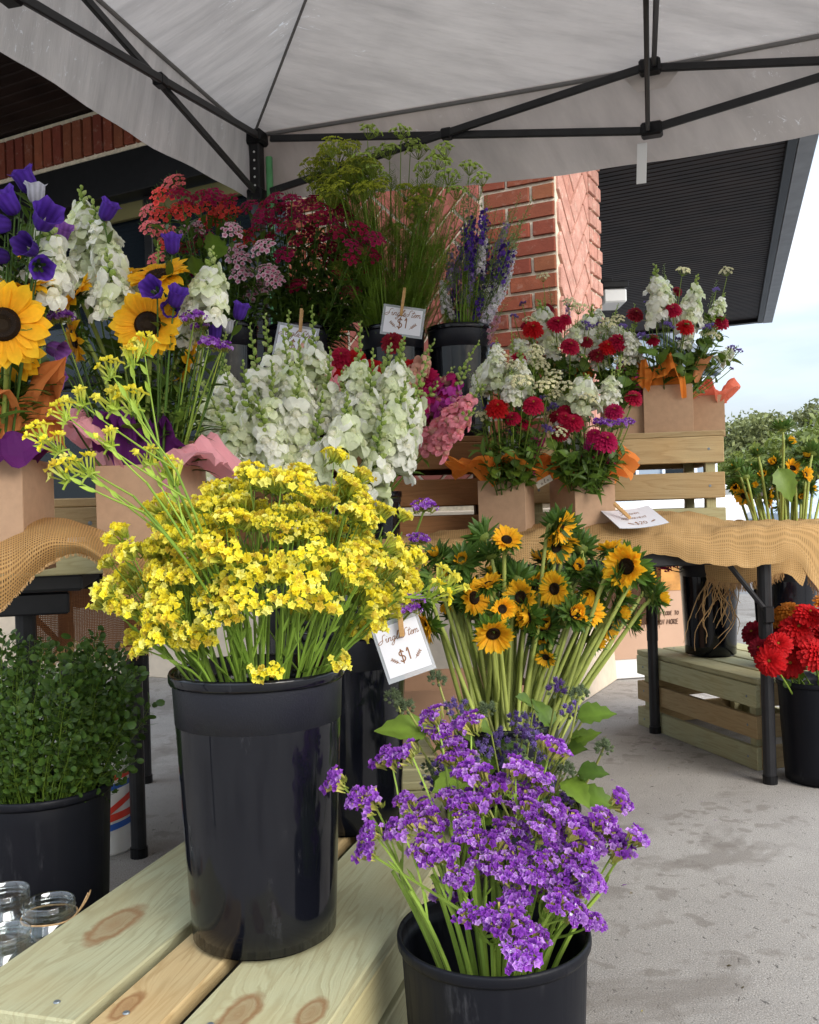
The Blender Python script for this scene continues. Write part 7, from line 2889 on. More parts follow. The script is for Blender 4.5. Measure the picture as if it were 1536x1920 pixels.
rg = random.Random(52)
SF2 = [(1467, 800, 'c', (0, .2, 1), 1.15, 'tallest closed sunflower head against the sky at the right'), (1480, 829, 's', (.5, -.4, .4), .95, None), (1513, 857, 's', (0, -.3, .9), .95, None), (1486, 878, 'o', (.1, -.8, .5), .85, 'small open sunflower near the right edge against the trees'),
       (1510, 890, 'o', (.5, -.7, .2), .75, None), (1452, 867, 's', (-.6, -.4, .4), .85, None), (1439, 932, 's', (1, -.3, -.2), 1.0, 'drooping sunflower facing right beside the crate end'), (1465, 951, 's', (.6, -.5, -.3), .7, None), (1380, 912, 's', (-.3, -.6, -.2), .9, None),
       (1398, 893, 'c', (0, .5, .3), .95, None), (1380, 876, 'c', (-.3, .3, .6), 1.0, None), (1415, 878, 'c', (0, .3, .6), .95, None), (1412, 910, 'c', (.2, -.4, .1), .95, None), (1526, 847, 'c', (.4, .3, .5), 1.0, None),
       (1523, 915, 'c', (.5, -.3, 0), .9, None), (1545, 880, 'c', (.5, -.3, .2), .95, None), (1430, 890, 's', (-.2, -.6, .2), .8, None), (1395, 930, 's', (-.5, -.5, -.3), .8, None), (1500, 930, 'c', (.1, -.5, -.1), .8, None), (1420, 850, 'c', (-.2, .2, .8), .8, None)]
for (x, y, k, f, s_, lb) in SF2:
    base = B['sun2'] + np.array([(x - 1460) / 90 * .05, rg.uniform(-.05, .05), .26])
    sunflower(base, U(x, y, 3.10 + rg.uniform(-.08, .08)), k, f, s_, lb or {'c': 'closed green', 's': 'half open', 'o': 'open'}[k] + ' sunflower ' + where(x, y, 1460, 880, 70, 60) + ' at the right edge', 'sunflowers in the far right bunch', rg, .0052)
for k in range(14):
    x = rg.uniform(1400, 1530)
    base = B['sun2'] + np.array([(x - 1460) / 90 * .06, rg.uniform(-.07, .03), .26])
    sunflower(base, U(x, rg.uniform(880, 930), 3.15 + rg.uniform(-.05, .08)), 'c', (rg.uniform(-.5, .5), .4, .5), .8, 'sunflower among the far bunch at the right edge', 'sunflowers in the far right bunch', rg, .005, leafn=0)
bl = thing('sunflower_leaf', 'single big heart shaped leaf hanging among the far right sunflowers', 'leaf', U(1460, 880, 3.0))
part('blade', BROAD[2], bl, mat4(basis_y((.3, -.3, -.9), (0, -1, .1)), (0, 0, 0), 1.5))

# ------------------------------------------------------------------ zinnias at the right edge
rg = random.Random(61)
ZL_ = [(1495, 1179, 'red', 1.15), (1516, 1151, 'red', .95), (1444, 1239, 'red', 1.05), (1480, 1242, 'red', 1.15), (1530, 1226, 'red', 1.15), (1412, 1186, 'dark', .95), (1457, 1178, 'dark', 1.0), (1481, 1147, 'orange', .95), (1453, 1156, 'orange', .8),
       (1536, 1186, 'red', 1.1), (1562, 1150, 'red', 1.0), (1575, 1200, 'red', 1.1), (1590, 1230, 'red', 1.0), (1550, 1130, 'orange', .9), (1425, 1215, 'dark', .9), (1500, 1215, 'red', 1.0), (1460, 1208, 'red', .9)]
for i, (x, y, c, s_) in enumerate(ZL_):
    base = inside('zinnia', rg.uniform(0, 6.28), .05, .305)
    dd = 2.72 + rg.uniform(-.05, .08) + (.10 if c in ('orange', 'dark') else 0)
    nm = {'red': 'red zinnia in the bucket at the right edge', 'dark': 'dark wine red zinnia at the left side of the right edge bucket', 'orange': 'orange zinnia behind the red ones at the right edge', 'rose': 'rose red zinnia beyond the right edge', 'crimson': 'crimson zinnia in the bucket at the right edge'}[c]
    head_stem('zinnia', 'zinnia', base, U(x, y, dd), ((x - 1500) / 120, -.75, .8 - (y - 1150) / 130), [rg.choice(ZIN[c])], nm.split(' zinnia')[0] + ' zinnia ' + where(x, y, 1490, 1190, 70, 60) + ' at the right edge', 'zinnias in the right edge bucket', s_ * 1.12, GR_STEM, .003, .0022, 3, BROAD, rg, lsc=.7)

# greenery with roots bucket: short foliage peeking over the rim
for k in range(22):
    a = rg.uniform(0, 6.28)
    base = B['root'] + np.array([math.cos(a) * .05, math.sin(a) * .05, .28])
    tip = B['root'] + np.array([math.cos(a) * .08, math.sin(a) * .08, .40 + rg.uniform(0, .03)])
    t = thing('leafy_stem', 'short leafy stem just above the rim of the twine bucket', 'greenery', base, 'leafy stems in the twine bucket')
    pts = stem_part(t, base, (base + tip) / 2, tip, .002, .001, GR_LEAF, 4, 4)
    leaves_on(t, pts, LANCE, 5, .5, 1.0, .8, rg)
for (x, y) in ((1238, 1058), (1250, 1062), (1262, 1055), (1246, 1050)):
    base = B['root'] + np.array([-.04, 0, .30])
    head_stem('dried_flower', 'dried flower', base, U(x, y, 3.4), (rg.uniform(-.3, .3), -.5, .8), [DIA['burg'][3]], 'faded dark red blossom beside the bucket under the table', 'faded blossoms under the table', .8, GR_DARK, .0018, .0012, 1, LANCE, rg)

# ------------------------------------------------------------------ round-leaved greenery, lower left
rg = random.Random(71)
sprigs = []
for v in range(5):
    r2_ = random.Random(720 + v)
    mb = MB()
    L = .17
    for k in range(30):
        t_ = (k + 1) / 30
        a = k * 2.4
        ln = .022 * (1 - .4 * t_)
        d = norm([math.cos(a), .6, math.sin(a)])
        p = np.array([.004 * math.sin(t_ * 5), L * t_, .004 * math.cos(t_ * 4)])
        V, F = tube([p, p + d * ln], .0004, 3)
        mb.add(V, F, (0.10, 0.20, 0.04))
        s_ = r2_.uniform(.0060, .0105)
        n_ = norm([r2_.uniform(-1, 1), r2_.uniform(-1, 1), r2_.uniform(-1, 1)])
        g = strip(s_ * 2, s_ * 1.8, lambda q: max(.2, math.sin(math.pi * (0.08 + .84 * q)) ** .55), 3, r2_.uniform(-.4, .4), .15, 0, jit((0.030, 0.085, 0.028), .3, r2_), jit((0.055, 0.125, 0.036), .3, r2_), r2_)
        put(mb, g, basis_y(d, n_), p + d * ln)
    V, F = tube([(0, 0, 0), (0.004, L * .5, .003), (0, L, 0)], [.0014, .0011, .0005], 4)
    mb.add(V, F, (0.10, 0.20, 0.04))
    sprigs.append(mb.mesh('leaves', M['leaf']))
cg = U(85, 1335, 1.66)
for k in range(190):
    d = norm([rg.gauss(0, 1), rg.gauss(0, 1), rg.gauss(0, .8) + .3])
    if d[2] < -.75:
        continue
    tip = cg + np.array([d[0] * .185, d[1] * .14, d[2] * .135 + .0]) * rg.uniform(.75, 1.08)
    a = math.atan2(d[1], d[0])
    base = B['green'] + np.array([math.cos(a) * .06, math.sin(a) * .06, .30])
    if rg.random() < .10:
        tip[2] += .03
    spike_stem('greenery_stem', 'greenery', base, tip, rg.choice(sprigs), 'round leaved filler stem, tip ' + where(*to_px(tip), 85, 1335, 190, 140), 'green filler stems in the lower left bucket', .17, rg.uniform(.5, .85), (0.08, 0.16, 0.03), .0016, LANCE, 0, rg, 'leaves')

# ------------------------------------------------------------------ white snapdragons
rg = random.Random(81)
WS = [(412, 640, 2.1), (469, 610, 2.06), (497, 592, 2.12), (542, 584, 2.2), (585, 575, 2.25), (619, 655, 2.12), (676, 606, 2.1), (733, 646, 2.2), (757, 634, 2.15), (802, 671, 2.12), (765, 707, 2.0), (700, 658, 2.05),
      (424, 690, 1.98), (375, 700, 2.05), (350, 745, 2.0), (455, 680, 1.95), (510, 680, 1.97), (560, 700, 1.98), (652, 740, 1.94), (605, 740, 1.98), (720, 750, 1.96), (530, 620, 2.05), (395, 745, 1.93), (340, 820, 1.98), (480, 740, 1.9), (650, 690, 2.1), (560, 640, 2.1), (790, 735, 2.05)]
for i, (x, y, dd) in enumerate(WS):
    bx = B['white'] + np.array([(x - 580) / 230 * .065, rg.uniform(-.06, .06), .25])
    snapdragon(bx, U(x, y, dd), 'white', 'white snapdragon spike, tip ' + where(x, y, 570, 680, 235, 110), 'white snapdragons in the large bunch', rg.uniform(.15, .22) if i not in (18,) else .12, rg.randint(10, 14), 15, rg.uniform(1.3, 1.7), rg, rg.uniform(0, 6), 7)

rg = random.Random(82)
PS = [(908, 722, 2.30, 'pink', .15, 22, 8, 'pale pink snapdragon leaning right over the brown crate'), (898, 642, 2.42, 'magenta', .17, 16, 14, 'magenta snapdragon with a long green tip leaning against the black bucket'),
      (880, 690, 2.42, 'orchid', .12, 16, 8, 'orchid purple snapdragon between the magenta and pink ones'), (850, 690, 2.45, 'magenta', .13, 18, 8, 'upright magenta snapdragon right of the white bunch'),
      (570, 628, 2.36, 'peach', .09, 14, 6, 'peach snapdragon in front of the half hidden price sign'), (585, 650, 2.38, 'pink', .09, 12, 6, 'small pink snapdragon under the half hidden price sign'),
      (640, 700, 2.30, 'pink', .11, 16, 6, 'pink snapdragon hidden among the white ones'), (740, 690, 2.36, 'pink', .12, 16, 8, 'pink snapdragon below the dill bucket'), (820, 720, 2.36, 'magenta', .12, 16, 6, 'short magenta snapdragon nearest the white bunch'),
      (815, 640, 2.5, 'peach', .12, 14, 10, 'peach budded snapdragon in front of the larkspur bucket'), (888, 770, 2.22, 'pink', .13, 20, 6, 'lower pale pink snapdragon leaning right over the crate'), (720, 760, 2.26, 'magenta', .1, 16, 4, 'magenta snapdragon peeking low through the white ones')]
for (x, y, dd, c, L, n, nb, lb) in PS:
    bx = B['pink'] + np.array([(x - 760) / 180 * .05, rg.uniform(-.04, .04), .12])
    snapdragon(bx, U(x, y, dd), c, lb, 'pink and magenta snapdragons', L * 1.3, int(n * .8), nb, 1.35, rg, rg.uniform(0, 6), 3)
for (x, y, c) in ((668, 672, 'red'), (600, 690, 'crimson'), (700, 690, 'red'), (772, 690, 'red'), (640, 668, 'crimson'), (735, 640, 'dark'), (620, 700, 'red'), (800, 705, 'rose')):
    bx = B['pink'] + np.array([(x - 760) / 180 * .05, rg.uniform(-.04, .04), .12])
    head_stem('zinnia', 'zinnia', bx, U(x, y, 2.48 + rg.uniform(-.03, .05)), (rg.uniform(-.3, .3), -.8, .5), [rg.choice(ZIN[c])], 'red zinnia between the white snapdragons and the bucket row', 'zinnias behind the white snapdragons', .85, GR_STEM, .0028, .002, 2, LANCE, rg)

# ------------------------------------------------------------------ dianthus
rg = random.Random(91)
DR = [(323, 335, 'salmon'), (302, 358, 'red'), (273, 390, 'salmon'), (300, 395, 'red'), (328, 388, 'red'), (350, 387, 'red'), (387, 381, 'red'), (417, 385, 'red'), (432, 397, 'red'), (277, 420, 'salmon'), (305, 430, 'salmon'), (388, 412, 'red'),
      (460, 440, 'red'), (358, 422, 'pink'), (437, 425, 'pink'), (437, 465, 'pink'), (487, 458, 'pink'), (450, 507, 'pink'), (500, 503, 'pink'), (467, 543, 'pink'), (493, 530, 'pink'), (370, 365, 'burg'), (340, 360, 'burg'), (400, 360, 'burg'), (425, 372, 'burg'),
      (350, 520, 'burg'), (355, 460, 'burg'), (290, 480, 'salmon'), (402, 395, 'red'), (448, 480, 'pink'), (375, 440, 'burg'), (320, 450, 'red'), (515, 520, 'pink')]
fil = [(rg.uniform(290, 500), rg.uniform(400, 570), None) for _ in range(60)]
for (x, y, c) in DR + fil:
    a = rg.uniform(0, 6.28)
    bx = B['red'] + np.array([(x - 400) / 130 * .05, rg.uniform(-.05, .05), .26])
    p = U(x, y, 2.84 + rg.uniform(-.08, .08) + (.08 if c is None else 0))
    if c:
        lb_short = {'salmon': 'salmon red dianthus cluster ', 'red': 'bright red dianthus cluster ', 'pink': 'white and magenta dianthus cluster ', 'burg': 'dark dianthus cluster '}
        lb = {'salmon': 'salmon red dianthus cluster at the left of the back row', 'red': 'bright red dianthus cluster in the left back bucket', 'pink': 'white and magenta dianthus cluster at the right side of the red ones', 'burg': 'dark dianthus cluster among the bright red ones'}[c]
        head_stem('dianthus', 'dianthus', bx, p, (rg.uniform(-.5, .4), -.85, .6), [rg.choice(DIA[c])], lb_short[c] + where(x, y, 385, 440, 115, 110), 'dianthus in the left back bucket', rg.uniform(.9, 1.15) * 1.2, GR_LEAF, .0018, .0014, 12, LANCE, rg, lsc=1.05)
    else:
        t = thing('dianthus_leaf_stem', 'leafy dianthus stem, left back bucket, ' + where(x, y, 395, 490, 110, 90), 'dianthus', bx, 'leafy dianthus stems at the back')
        pts = stem_part(t, bx, mid_of(bx, p, .01, rg), p, .0018, .001, GR_LEAF, 7, 5)
        leaves_on(t, pts, LANCE, 13, .15, 1.0, 1.25, rg)
rg = random.Random(92)
DB = [(546, 368), (510, 411), (595, 407), (621, 407), (636, 480), (684, 443), (554, 529), (660, 480), (461, 382), (500, 398), (525, 385), (570, 380), (480, 400), (535, 420), (600, 385), (640, 430), (700, 470), (695, 500), (665, 455), (645, 510), (580, 430), (555, 445), (500, 440),
      (470, 430), (615, 440), (590, 460), (650, 400), (675, 420), (530, 470), (610, 480), (495, 380), (565, 405), (630, 385), (585, 370), (545, 395), (660, 540), (512, 365), (625, 460), (705, 440)]
fil = [(rg.uniform(490, 700), rg.uniform(420, 590), None) for _ in range(80)]
for q in DB + fil:
    x, y = q[0], q[1]
    bx = B['burg'] + np.array([(x - 590) / 130 * .05, rg.uniform(-.05, .05), .26])
    p = U(x, y, 2.90 + rg.uniform(-.09, .09) + (.06 if len(q) == 3 else 0))
    if len(q) == 2:
        head_stem('dianthus', 'dianthus', bx, p, ((x - 590) / 200 + rg.uniform(-.3, .3), -.8, .7), [rg.choice(DIA['burg'])], 'burgundy dianthus cluster ' + where(x, y, 590, 445, 115, 90), 'burgundy dianthus in the back row', rg.uniform(1.0, 1.3), GR_LEAF, .0018, .0014, 12, LANCE, rg, lsc=1.05)
    else:
        t = thing('dianthus_leaf_stem', 'leafy dianthus stem, burgundy bucket, ' + where(x, y, 595, 500, 110, 90), 'dianthus', bx, 'leafy dianthus stems at the back')
        pts = stem_part(t, bx, mid_of(bx, p, .01, rg), p, .0018, .001, GR_LEAF, 7, 5)
        leaves_on(t, pts, LANCE, 13, .15, 1.0, 1.25, rg)

# ------------------------------------------------------------------ dill and umbels
rg = random.Random(101)


def feather(seed, L=.07, c=(0.12, 0.25, 0.045)):
    r2_ = random.Random(seed)
    mb = MB()
    for k in range(9):
        y = L * (k + 1) / 10
        for s_ in (-1, 1):
            d = norm([s_ * .8, .8, r2_.uniform(-.4, .4)])
            ln = L * .42 * (1 - .6 * k / 9)
            g = strip(ln, .0014, P_GRASS, 2, .3 * s_, 0, 0, c, c, r2_)
            put(mb, g, basis_y(d, [0, 0, 1]), (0, y, 0))
            for q in (.4, .7):
                g = strip(ln * .4, .001, P_GRASS, 1, 0, 0, 0, c, c, r2_)
                put(mb, g, basis_y(norm(d + np.array([s_ * r2_.uniform(-.7, .2), .5, r2_.uniform(-.6, .6)])), [0, 0, 1]), np.array([0, y, 0]) + d * ln * q)
    g = strip(L, .0022, P_GRASS, 3, .2, 0, 0, c, c, r2_)
    put(mb, g, np.eye(3), (0, 0, 0))
    return mb.mesh('leaf', M['leaf'])


FEA = [feather(1), feather(2, .09), feather(3, .06, (0.10, 0.19, 0.035))]
dl = []
for k in range(46):
    a, r = rg.uniform(0, 6.28), math.sqrt(rg.random())
    dl.append((640 + math.cos(a) * r * 62, 345 + math.sin(a) * r * 58, 'y'))
for (x, y) in ((700, 335), (680, 315), (715, 350), (770, 285), (730, 300), (840, 348), (880, 330), (820, 320), (855, 375), (800, 335), (905, 350), (690, 262), (752, 262), (785, 300), (835, 300), (700, 300)):
    dl.append((x, y, 'g'))
for k in range(16):
    dl.append((rg.uniform(700, 830), rg.uniform(350, 450), 'y' if rg.random() < .6 else 'n'))
for k in range(80):
    dl.append((rg.uniform(640, 850), rg.uniform(340, 520), 'n'))
for (x, y, c) in dl:
    bx = B['dill'] + np.array([(x - 740) / 130 * .05, rg.uniform(-.06, .06), .26])
    p = U(x, y, 2.98 + rg.uniform(-.12, .12))
    if c == 'n':
        t = thing('dill_spray', 'flowerless feathery dill stem ' + where(x, y, 740, 400, 140, 120), 'dill', bx, 'feathery stems of the green bunch')
        pts = stem_part(t, bx, mid_of(bx, p, .015, rg), p, .0022, .0010, (0.13, 0.26, 0.04), 8, 5)
        leaves_on(t, pts, FEA, 11, .2, 1.0, 1.0, rg, 1.3)
    else:
        me = rg.choice(UMB_Y if c == 'y' else UMB_G)
        head_stem('dill' if c == 'y' else 'queen_annes_lace', 'dill' if c == 'y' else 'lace flower', bx, p, (rg.uniform(-.4, .4), rg.uniform(-.4, .1), .95), [me], ('yellow green dill umbel ' if c == 'y' else 'pale green lace flower umbel ') + where(x, y, 740, 350, 160, 110),
                  'dill umbels' if c == 'y' else 'green lace flower umbels', rg.uniform(.9, 1.25), (0.14, 0.27, 0.04), .0022, .0012, 5, FEA, rg, ('umbel',), lsc=1.0)

# ------------------------------------------------------------------ larkspur
rg = random.Random(111)
LK = []
for (x, y, c) in ((870, 395, 'blue'), (885, 410, 'blue'), (900, 440, 'blue'), (878, 470, 'blue'), (912, 470, 'blue'), (960, 425, 'blue'), (972, 440, 'blue'), (850, 460, 'mauve'), (845, 440, 'mauve'), (930, 470, 'blue'), (895, 500, 'blue'), (842, 520, 'blue'), (866, 430, 'mauve'), (925, 430, 'blue'), (955, 470, 'blue'), (890, 380, 'blue'), (908, 530, 'blue'), (868, 520, 'blue')):
    LK.append((x, y, c))
for (x, y) in ((958, 480), (970, 475), (950, 500), (945, 520), (962, 510), (935, 545), (940, 490), (826, 500), (832, 520), (940, 560)):
    LK.append((x, y, 'white'))
for (x, y) in ((905, 345), (880, 320), (930, 390), (945, 400), (960, 390), (1000, 370), (985, 400), (915, 380), (850, 400), (895, 365), (920, 420), (940, 430), (835, 480), (900, 460), (975, 420), (890, 340), (870, 360), (880, 500)):
    LK.append((x, y, 'green'))
for k in range(16):
    LK.append((rg.uniform(840, 985), rg.uniform(360, 500), rg.choice(['green', 'blue', 'mauve', 'blue', 'white'])))
LK += [(870, 490, 'pink'), (876, 505, 'pink'), (955, 560, 'pink')]
for (x, y, c) in LK:
    bx = B['lark'] + np.array([(x - 890) / 100 * .04, rg.uniform(-.05, .05), .26])
    spike_stem('larkspur', 'larkspur', bx, U(x, y, 3.0 + rg.uniform(-.08, .08)), rg.choice(LARK[c]), {'blue': 'deep violet larkspur spike ' + where(x, y, 900, 450, 80, 100), 'white': 'white larkspur spike ' + where(x, y, 900, 450, 80, 100), 'green': 'pale green budded larkspur spike ' + where(x, y, 900, 450, 80, 100), 'pink': 'pink larkspur spike low in the brickside bucket',
               'mauve': 'faded mauve larkspur spike at the left of the brickside bucket'}[c], 'larkspur in the brickside bucket', .18, rg.uniform(.8, 1.1), (0.15, 0.26, 0.05), .0015, FEA, 3, rg)
for k in range(90):
    a = rg.uniform(0, 6.28)
    r_ = math.sqrt(rg.random()) * .07
    bx = B['lark'] + np.array([math.cos(a) * r_ * .7, math.sin(a) * r_ * .7, .27])
    t = thing('larkspur_shoot', 'bare thin green shoot rising out of the brickside bucket', 'larkspur', bx, 'thin larkspur stems')
    tip = B['lark'] + np.array([math.cos(a) * r_ * 1.2, math.sin(a) * r_ * 1.2, .48 + rg.uniform(0, .09)])
    stem_part(t, bx, (bx + tip) / 2, tip, .0011, .0006, (0.13, 0.27, 0.04), 4, 4)


# ------------------------------------------------------------------ boxed bouquets
def big_sunflower(base, pos, face, sc, label, rg, n=20, miss=0.0):
    f = norm(face)
    b_, pos = np.asarray(base, float), np.asarray(pos, float)
    t = thing('sunflower', label, 'sunflower', b_)
    mid = mid_of(b_, pos, .005, rg, .5)
    mid = mid * .5 + (pos - f * .07) * .5
    pts = stem_part(t, b_, mid, pos - f * .016, .0048, .0038, (0.22, 0.32, 0.10), 10, 8)
    rows = basis_z(f, rg.uniform(0, 6.28))
    for q in range(2):
        for k in range(n):
            if rg.random() < miss:
                continue
            a = 2 * math.pi * (k + .5 * q) / n + rg.uniform(-.09, .09)
            e_ = .10 + .22 * q + rg.uniform(-.14, .14)
            d = np.array([math.cos(a) * math.cos(e_), math.sin(a) * math.cos(e_), math.sin(e_)])
            d = d @ rows
            part('petal', BIGP[rg.randrange(4)], t, mat4(basis_y(d, f), pos - b_ + (np.array([math.cos(a), math.sin(a), -.1]) @ rows) * .021 * sc, sc * rg.uniform(.9, 1.1)))
    part('disc', BIGD, t, mat4(rows, pos - b_, sc))
    part('bracts', BIGB, t, mat4(rows, pos - b_ - f * .004, sc * .74))
    leaves_on(t, pts, LANCE, 2, .2, .6, 1.0, rg)
    return t


def bouquet(key, items, dd, seed, where_, grp):
    rg = random.Random(seed)
    t_, p0, h0 = BX[key]
    top = p0 + np.array([0, 0, h0])
    xs = [i[1] for i in items]
    ys = [i[2] for i in items]
    pb = to_px(top)
    fill = []
    for _ in range(30 if dd > 2 else 34):
        f_ = rg.uniform(.5, .98)
        hx = rg.choice(xs) + rg.uniform(-20, 20)
        hy = min(rg.choice(ys) + rg.uniform(10, 50), pb[1] - (60 if dd < 2 else 50))
        fill.append(('fill', pb[0] + (hx - pb[0]) * f_, pb[1] + (hy - pb[1]) * f_, dd + rg.uniform(0.0, .09)))
    if dd > 2:
        for k_, n_, s2 in (('age', 6, .7), ('lace', 5, .8), ('lark', 4, 'green'), ('snapm', 5, .6), ('crimson', 2, .6)):
            for _ in range(n_):
                hx, hy = rg.choice(xs) + rg.uniform(-22, 22), rg.choice(ys) + rg.uniform(-8, 30)
                if hy < pb[1] - 70:
                    fill.append((k_, hx, hy, dd + rg.uniform(-.02, .08), s2))
    for it in items + fill:
        k, x, y = it[0], it[1], it[2]
        d_ = it[3] if len(it) > 3 and it[3] is not None else dd + rg.uniform(-.05, .05)
        ex = it[4] if len(it) > 4 else None
        pos = U(x, y, d_)
        hv = pos - top
        cx_ = sum(i[1] for i in items) / len(items)
        cy_2 = sum(i[2] for i in items) / len(items)
        wp = ('low' if y > cy_2 + 30 else 'high' if y < cy_2 - 30 else 'halfway up') + (' left ' if x < cx_ - 25 else ' right ' if x > cx_ + 25 else ' ') + where_
        bx = top + np.array([max(-.04, min(.04, hv[0] * .3)), max(-.04, min(.04, hv[1] * .3)), -.06])
        if k == 'snap':
            snapdragon(bx, pos, 'white', 'white snapdragon ' + wp, grp, (ex or .11), int(95 * (ex or .11)) + 2, 10, 1.65 if dd > 2 else 1.4, rg, rg.uniform(0, 6), 3)
        elif k == 'snapm':
            spike_stem('snapdragon', 'snapdragon', bx, pos, rg.choice(SPIKE['white']), 'white snapdragon ' + wp, grp, .115, (ex or .8) * 1.1, GR_STEM, .0022, LANCE, 3, rg)
        elif k == 'buds':
            spike_stem('snapdragon', 'snapdragon', bx, pos, rg.choice(BUDSPIKE), 'green budded snapdragon tip ' + wp, grp, .09, ex or .8, GR_LIME, .0016, LANCE, 2, rg, 'buds')
        elif k in ('red', 'crimson', 'rose', 'dark'):
            head_stem('zinnia', 'zinnia', bx, pos, (rg.uniform(-.3, .3), -.75, .6), [rg.choice(ZIN[k])], {'red': 'red', 'crimson': 'crimson', 'rose': 'rose red', 'dark': 'dark red'}[k] + ' zinnia ' + wp, grp, ex or .85, GR_STEM, .0026, .002, 2, LANCE, rg)
        elif k == 'age':
            head_stem('ageratum', 'ageratum', bx, pos, (rg.uniform(-.4, .4), -.5, .8), [rg.choice(AGE)], 'lilac ageratum ' + wp, grp, ex or 1.0, GR_STEM, .0018, .0013, 2, BROAD, rg, lsc=.5)
        elif k == 'lace':
            head_stem('queen_annes_lace', 'lace flower', bx, pos, (rg.uniform(-.3, .3), -.5, .8), [rg.choice(UMB_W)], 'white green lace umbel ' + wp, grp, ex or 1.0, GR_STEM, .0016, .0010, 2, FEA, rg, ('umbel',))
        elif k == 'lark':
            spike_stem('larkspur', 'larkspur', bx, pos, rg.choice(LARK[ex or 'green']), 'thin budded larkspur ' + wp, grp, .18, .55, (0.2, .3, .1), .0013, FEA, 1, rg)
        elif k == 'leaf':
            t = thing('foliage_stem', 'broad leafed foliage stem ' + wp, 'greenery', bx, grp)
            pts = stem_part(t, bx, mid_of(bx, pos, .01, rg), pos, .0024, .0012, GR_LEAF, 7, 5)
            leaves_on(t, pts, BROAD, 5, .35, 1.0, ex or .8, rg)
        elif k == 'fill':
            t = thing('foliage_stem', 'filler stem ' + wp, 'greenery', bx, grp)
            pts = stem_part(t, bx, mid_of(bx, pos, .012, rg), pos, .002, .001, GR_LEAF, 6, 5)
            leaves_on(t, pts, LANCE + BROAD[:1], 8, .25, 1.05, .85, rg)
        elif k == 'thin':
            t = thing('foliage_stem', 'narrow leafed foliage stem ' + wp, 'greenery', bx, grp)
            pts = stem_part(t, bx, mid_of(bx, pos, .01, rg), pos, .002, .001, GR_LEAF, 7, 5)
            leaves_on(t, pts, LANCE, 8, .2, 1.0, .9, rg)
        elif k == 'bell':
            f = norm(it[5]) if len(it) > 5 else norm([rg.uniform(-.8, .8), -.6, rg.uniform(-.3, .5)])
            t = thing('bellflower', {'violet': 'violet', 'dark': 'dark violet', 'mauve': 'drooping mauve', 'white': 'pale closed'}[ex or 'violet'] + ' bellflower ' + wp, 'bellflower', bx, grp)
            pts = stem_part(t, bx, mid_of(bx, pos, .01, rg), pos - f * .012, .0022, .0014, GR_LEAF, 8, 5)
            part('bell', rg.choice(BELL[ex or 'violet']), t, mat4(basis_y(f, basis_z(f)[0]), pos - bx - f * .015, (it[6] if len(it) > 6 else .95) * .86))
            leaves_on(t, pts, LANCE, 3, .3, .95, .9, rg)
        elif k == 'sta':
            f = norm([rg.uniform(-.3, .3), -.6, .8])
            t = thing('purple_statice', 'small purple statice tuft ' + wp, 'statice', bx, grp)
            stem_part(t, bx, mid_of(bx, pos, .01, rg), pos - f * .012, .002, .0014, GR_STEM, 7, 5)
            c_ = rg.choice(ST_VIO)
            X = norm(np.cross([0, 0, 1], f) + np.array([0, 0, rg.uniform(-.5, .5)]))
            X = norm(X - np.dot(X, f) * f)
            rows = np.array([X, np.cross(f, X), f])
            fl = part('florets', c_[0], t, mat4(rows, pos - bx, ex or .8))
            part('calyxes', c_[1], fl)


wa = 'in the corner box of the upper right crate'
bouquet('a', [('snap', 1228, 498, 3.02, .16), ('snap', 1308, 518, 3.02, .16), ('red', 1287, 612, 2.98, .8), ('crimson', 1262, 580, 3.0, .75), ('crimson', 1352, 604, 3.05, .75), ('age', 1255, 608, 2.97), ('age', 1330, 610, 3.0), ('age', 1205, 628, 3.0, 1.1),
              ('leaf', 1230, 660, 2.96, .9), ('leaf', 1290, 665, 2.95, 1.0), ('leaf', 1330, 640, 2.98, .8), ('leaf', 1205, 650, 3.0, .7), ('buds', 1350, 570, None, .8), ('buds', 1360, 590, None, .7), ('buds', 1220, 520, 3.1, .8), ('lark', 1245, 495, 3.1), ('lark', 1345, 525, 3.1), ('age', 1372, 650, 3.0, .7),
              ('age', 1372, 690, 3.0, .45), ('leaf', 1352, 668, 3.0, .6), ('thin', 1270, 640), ('thin', 1300, 640), ('thin', 1320, 655), ('thin', 1250, 650), ('dark', 1270, 545, 3.08, .5), ('age', 1310, 585, 3.05, .7), ('thin', 1240, 620), ('thin', 1330, 600), ('thin', 1285, 600), ('lace', 1335, 640, 3.02, .8), ('snapm', 1345, 585, 3.08, .6)], 3.02, 1, wa, 'flowers in the corner box bouquet')
wb_ = 'in the deepest box on the upper crate'
bouquet('b', [('snap', 1010, 565, 3.0, .13), ('snap', 1110, 575, 3.05, .13), ('snapm', 1150, 590, 3.08, .9), ('red', 1000, 616, 2.96, .9), ('crimson', 1045, 606, 2.98, .85), ('crimson', 1070, 648, 2.95, .85), ('dark', 1025, 580, 3.05, .7), ('lace', 1085, 590, 3.05, 1.0), ('lace', 1140, 620, 3.0, 1.0), ('snapm', 965, 625, 2.95, .75),
              ('snapm', 1080, 600, 2.98, .8), ('age', 1105, 612, 2.97, .8), ('thin', 1020, 660), ('thin', 1050, 680), ('thin', 1090, 660), ('thin', 1000, 650), ('thin', 1040, 640), ('leaf', 1105, 670, 2.98, .6), ('lark', 1030, 535, 3.05), ('lark', 1000, 560, 3.05), ('lark', 1065, 550, 3.08, 'mauve'), ('buds', 1020, 560, None, .9), ('buds', 985, 600, None, .9), ('lace', 1010, 690, 2.95, 1.0),
              ('thin', 1075, 690), ('thin', 1030, 700), ('thin', 1060, 650), ('buds', 1160, 570, 3.05, .8), ('dark', 1100, 640, 3.0, .6), ('thin', 985, 680), ('thin', 1100, 700)], 3.0, 2, wb_, 'flowers in the deepest box bouquet')
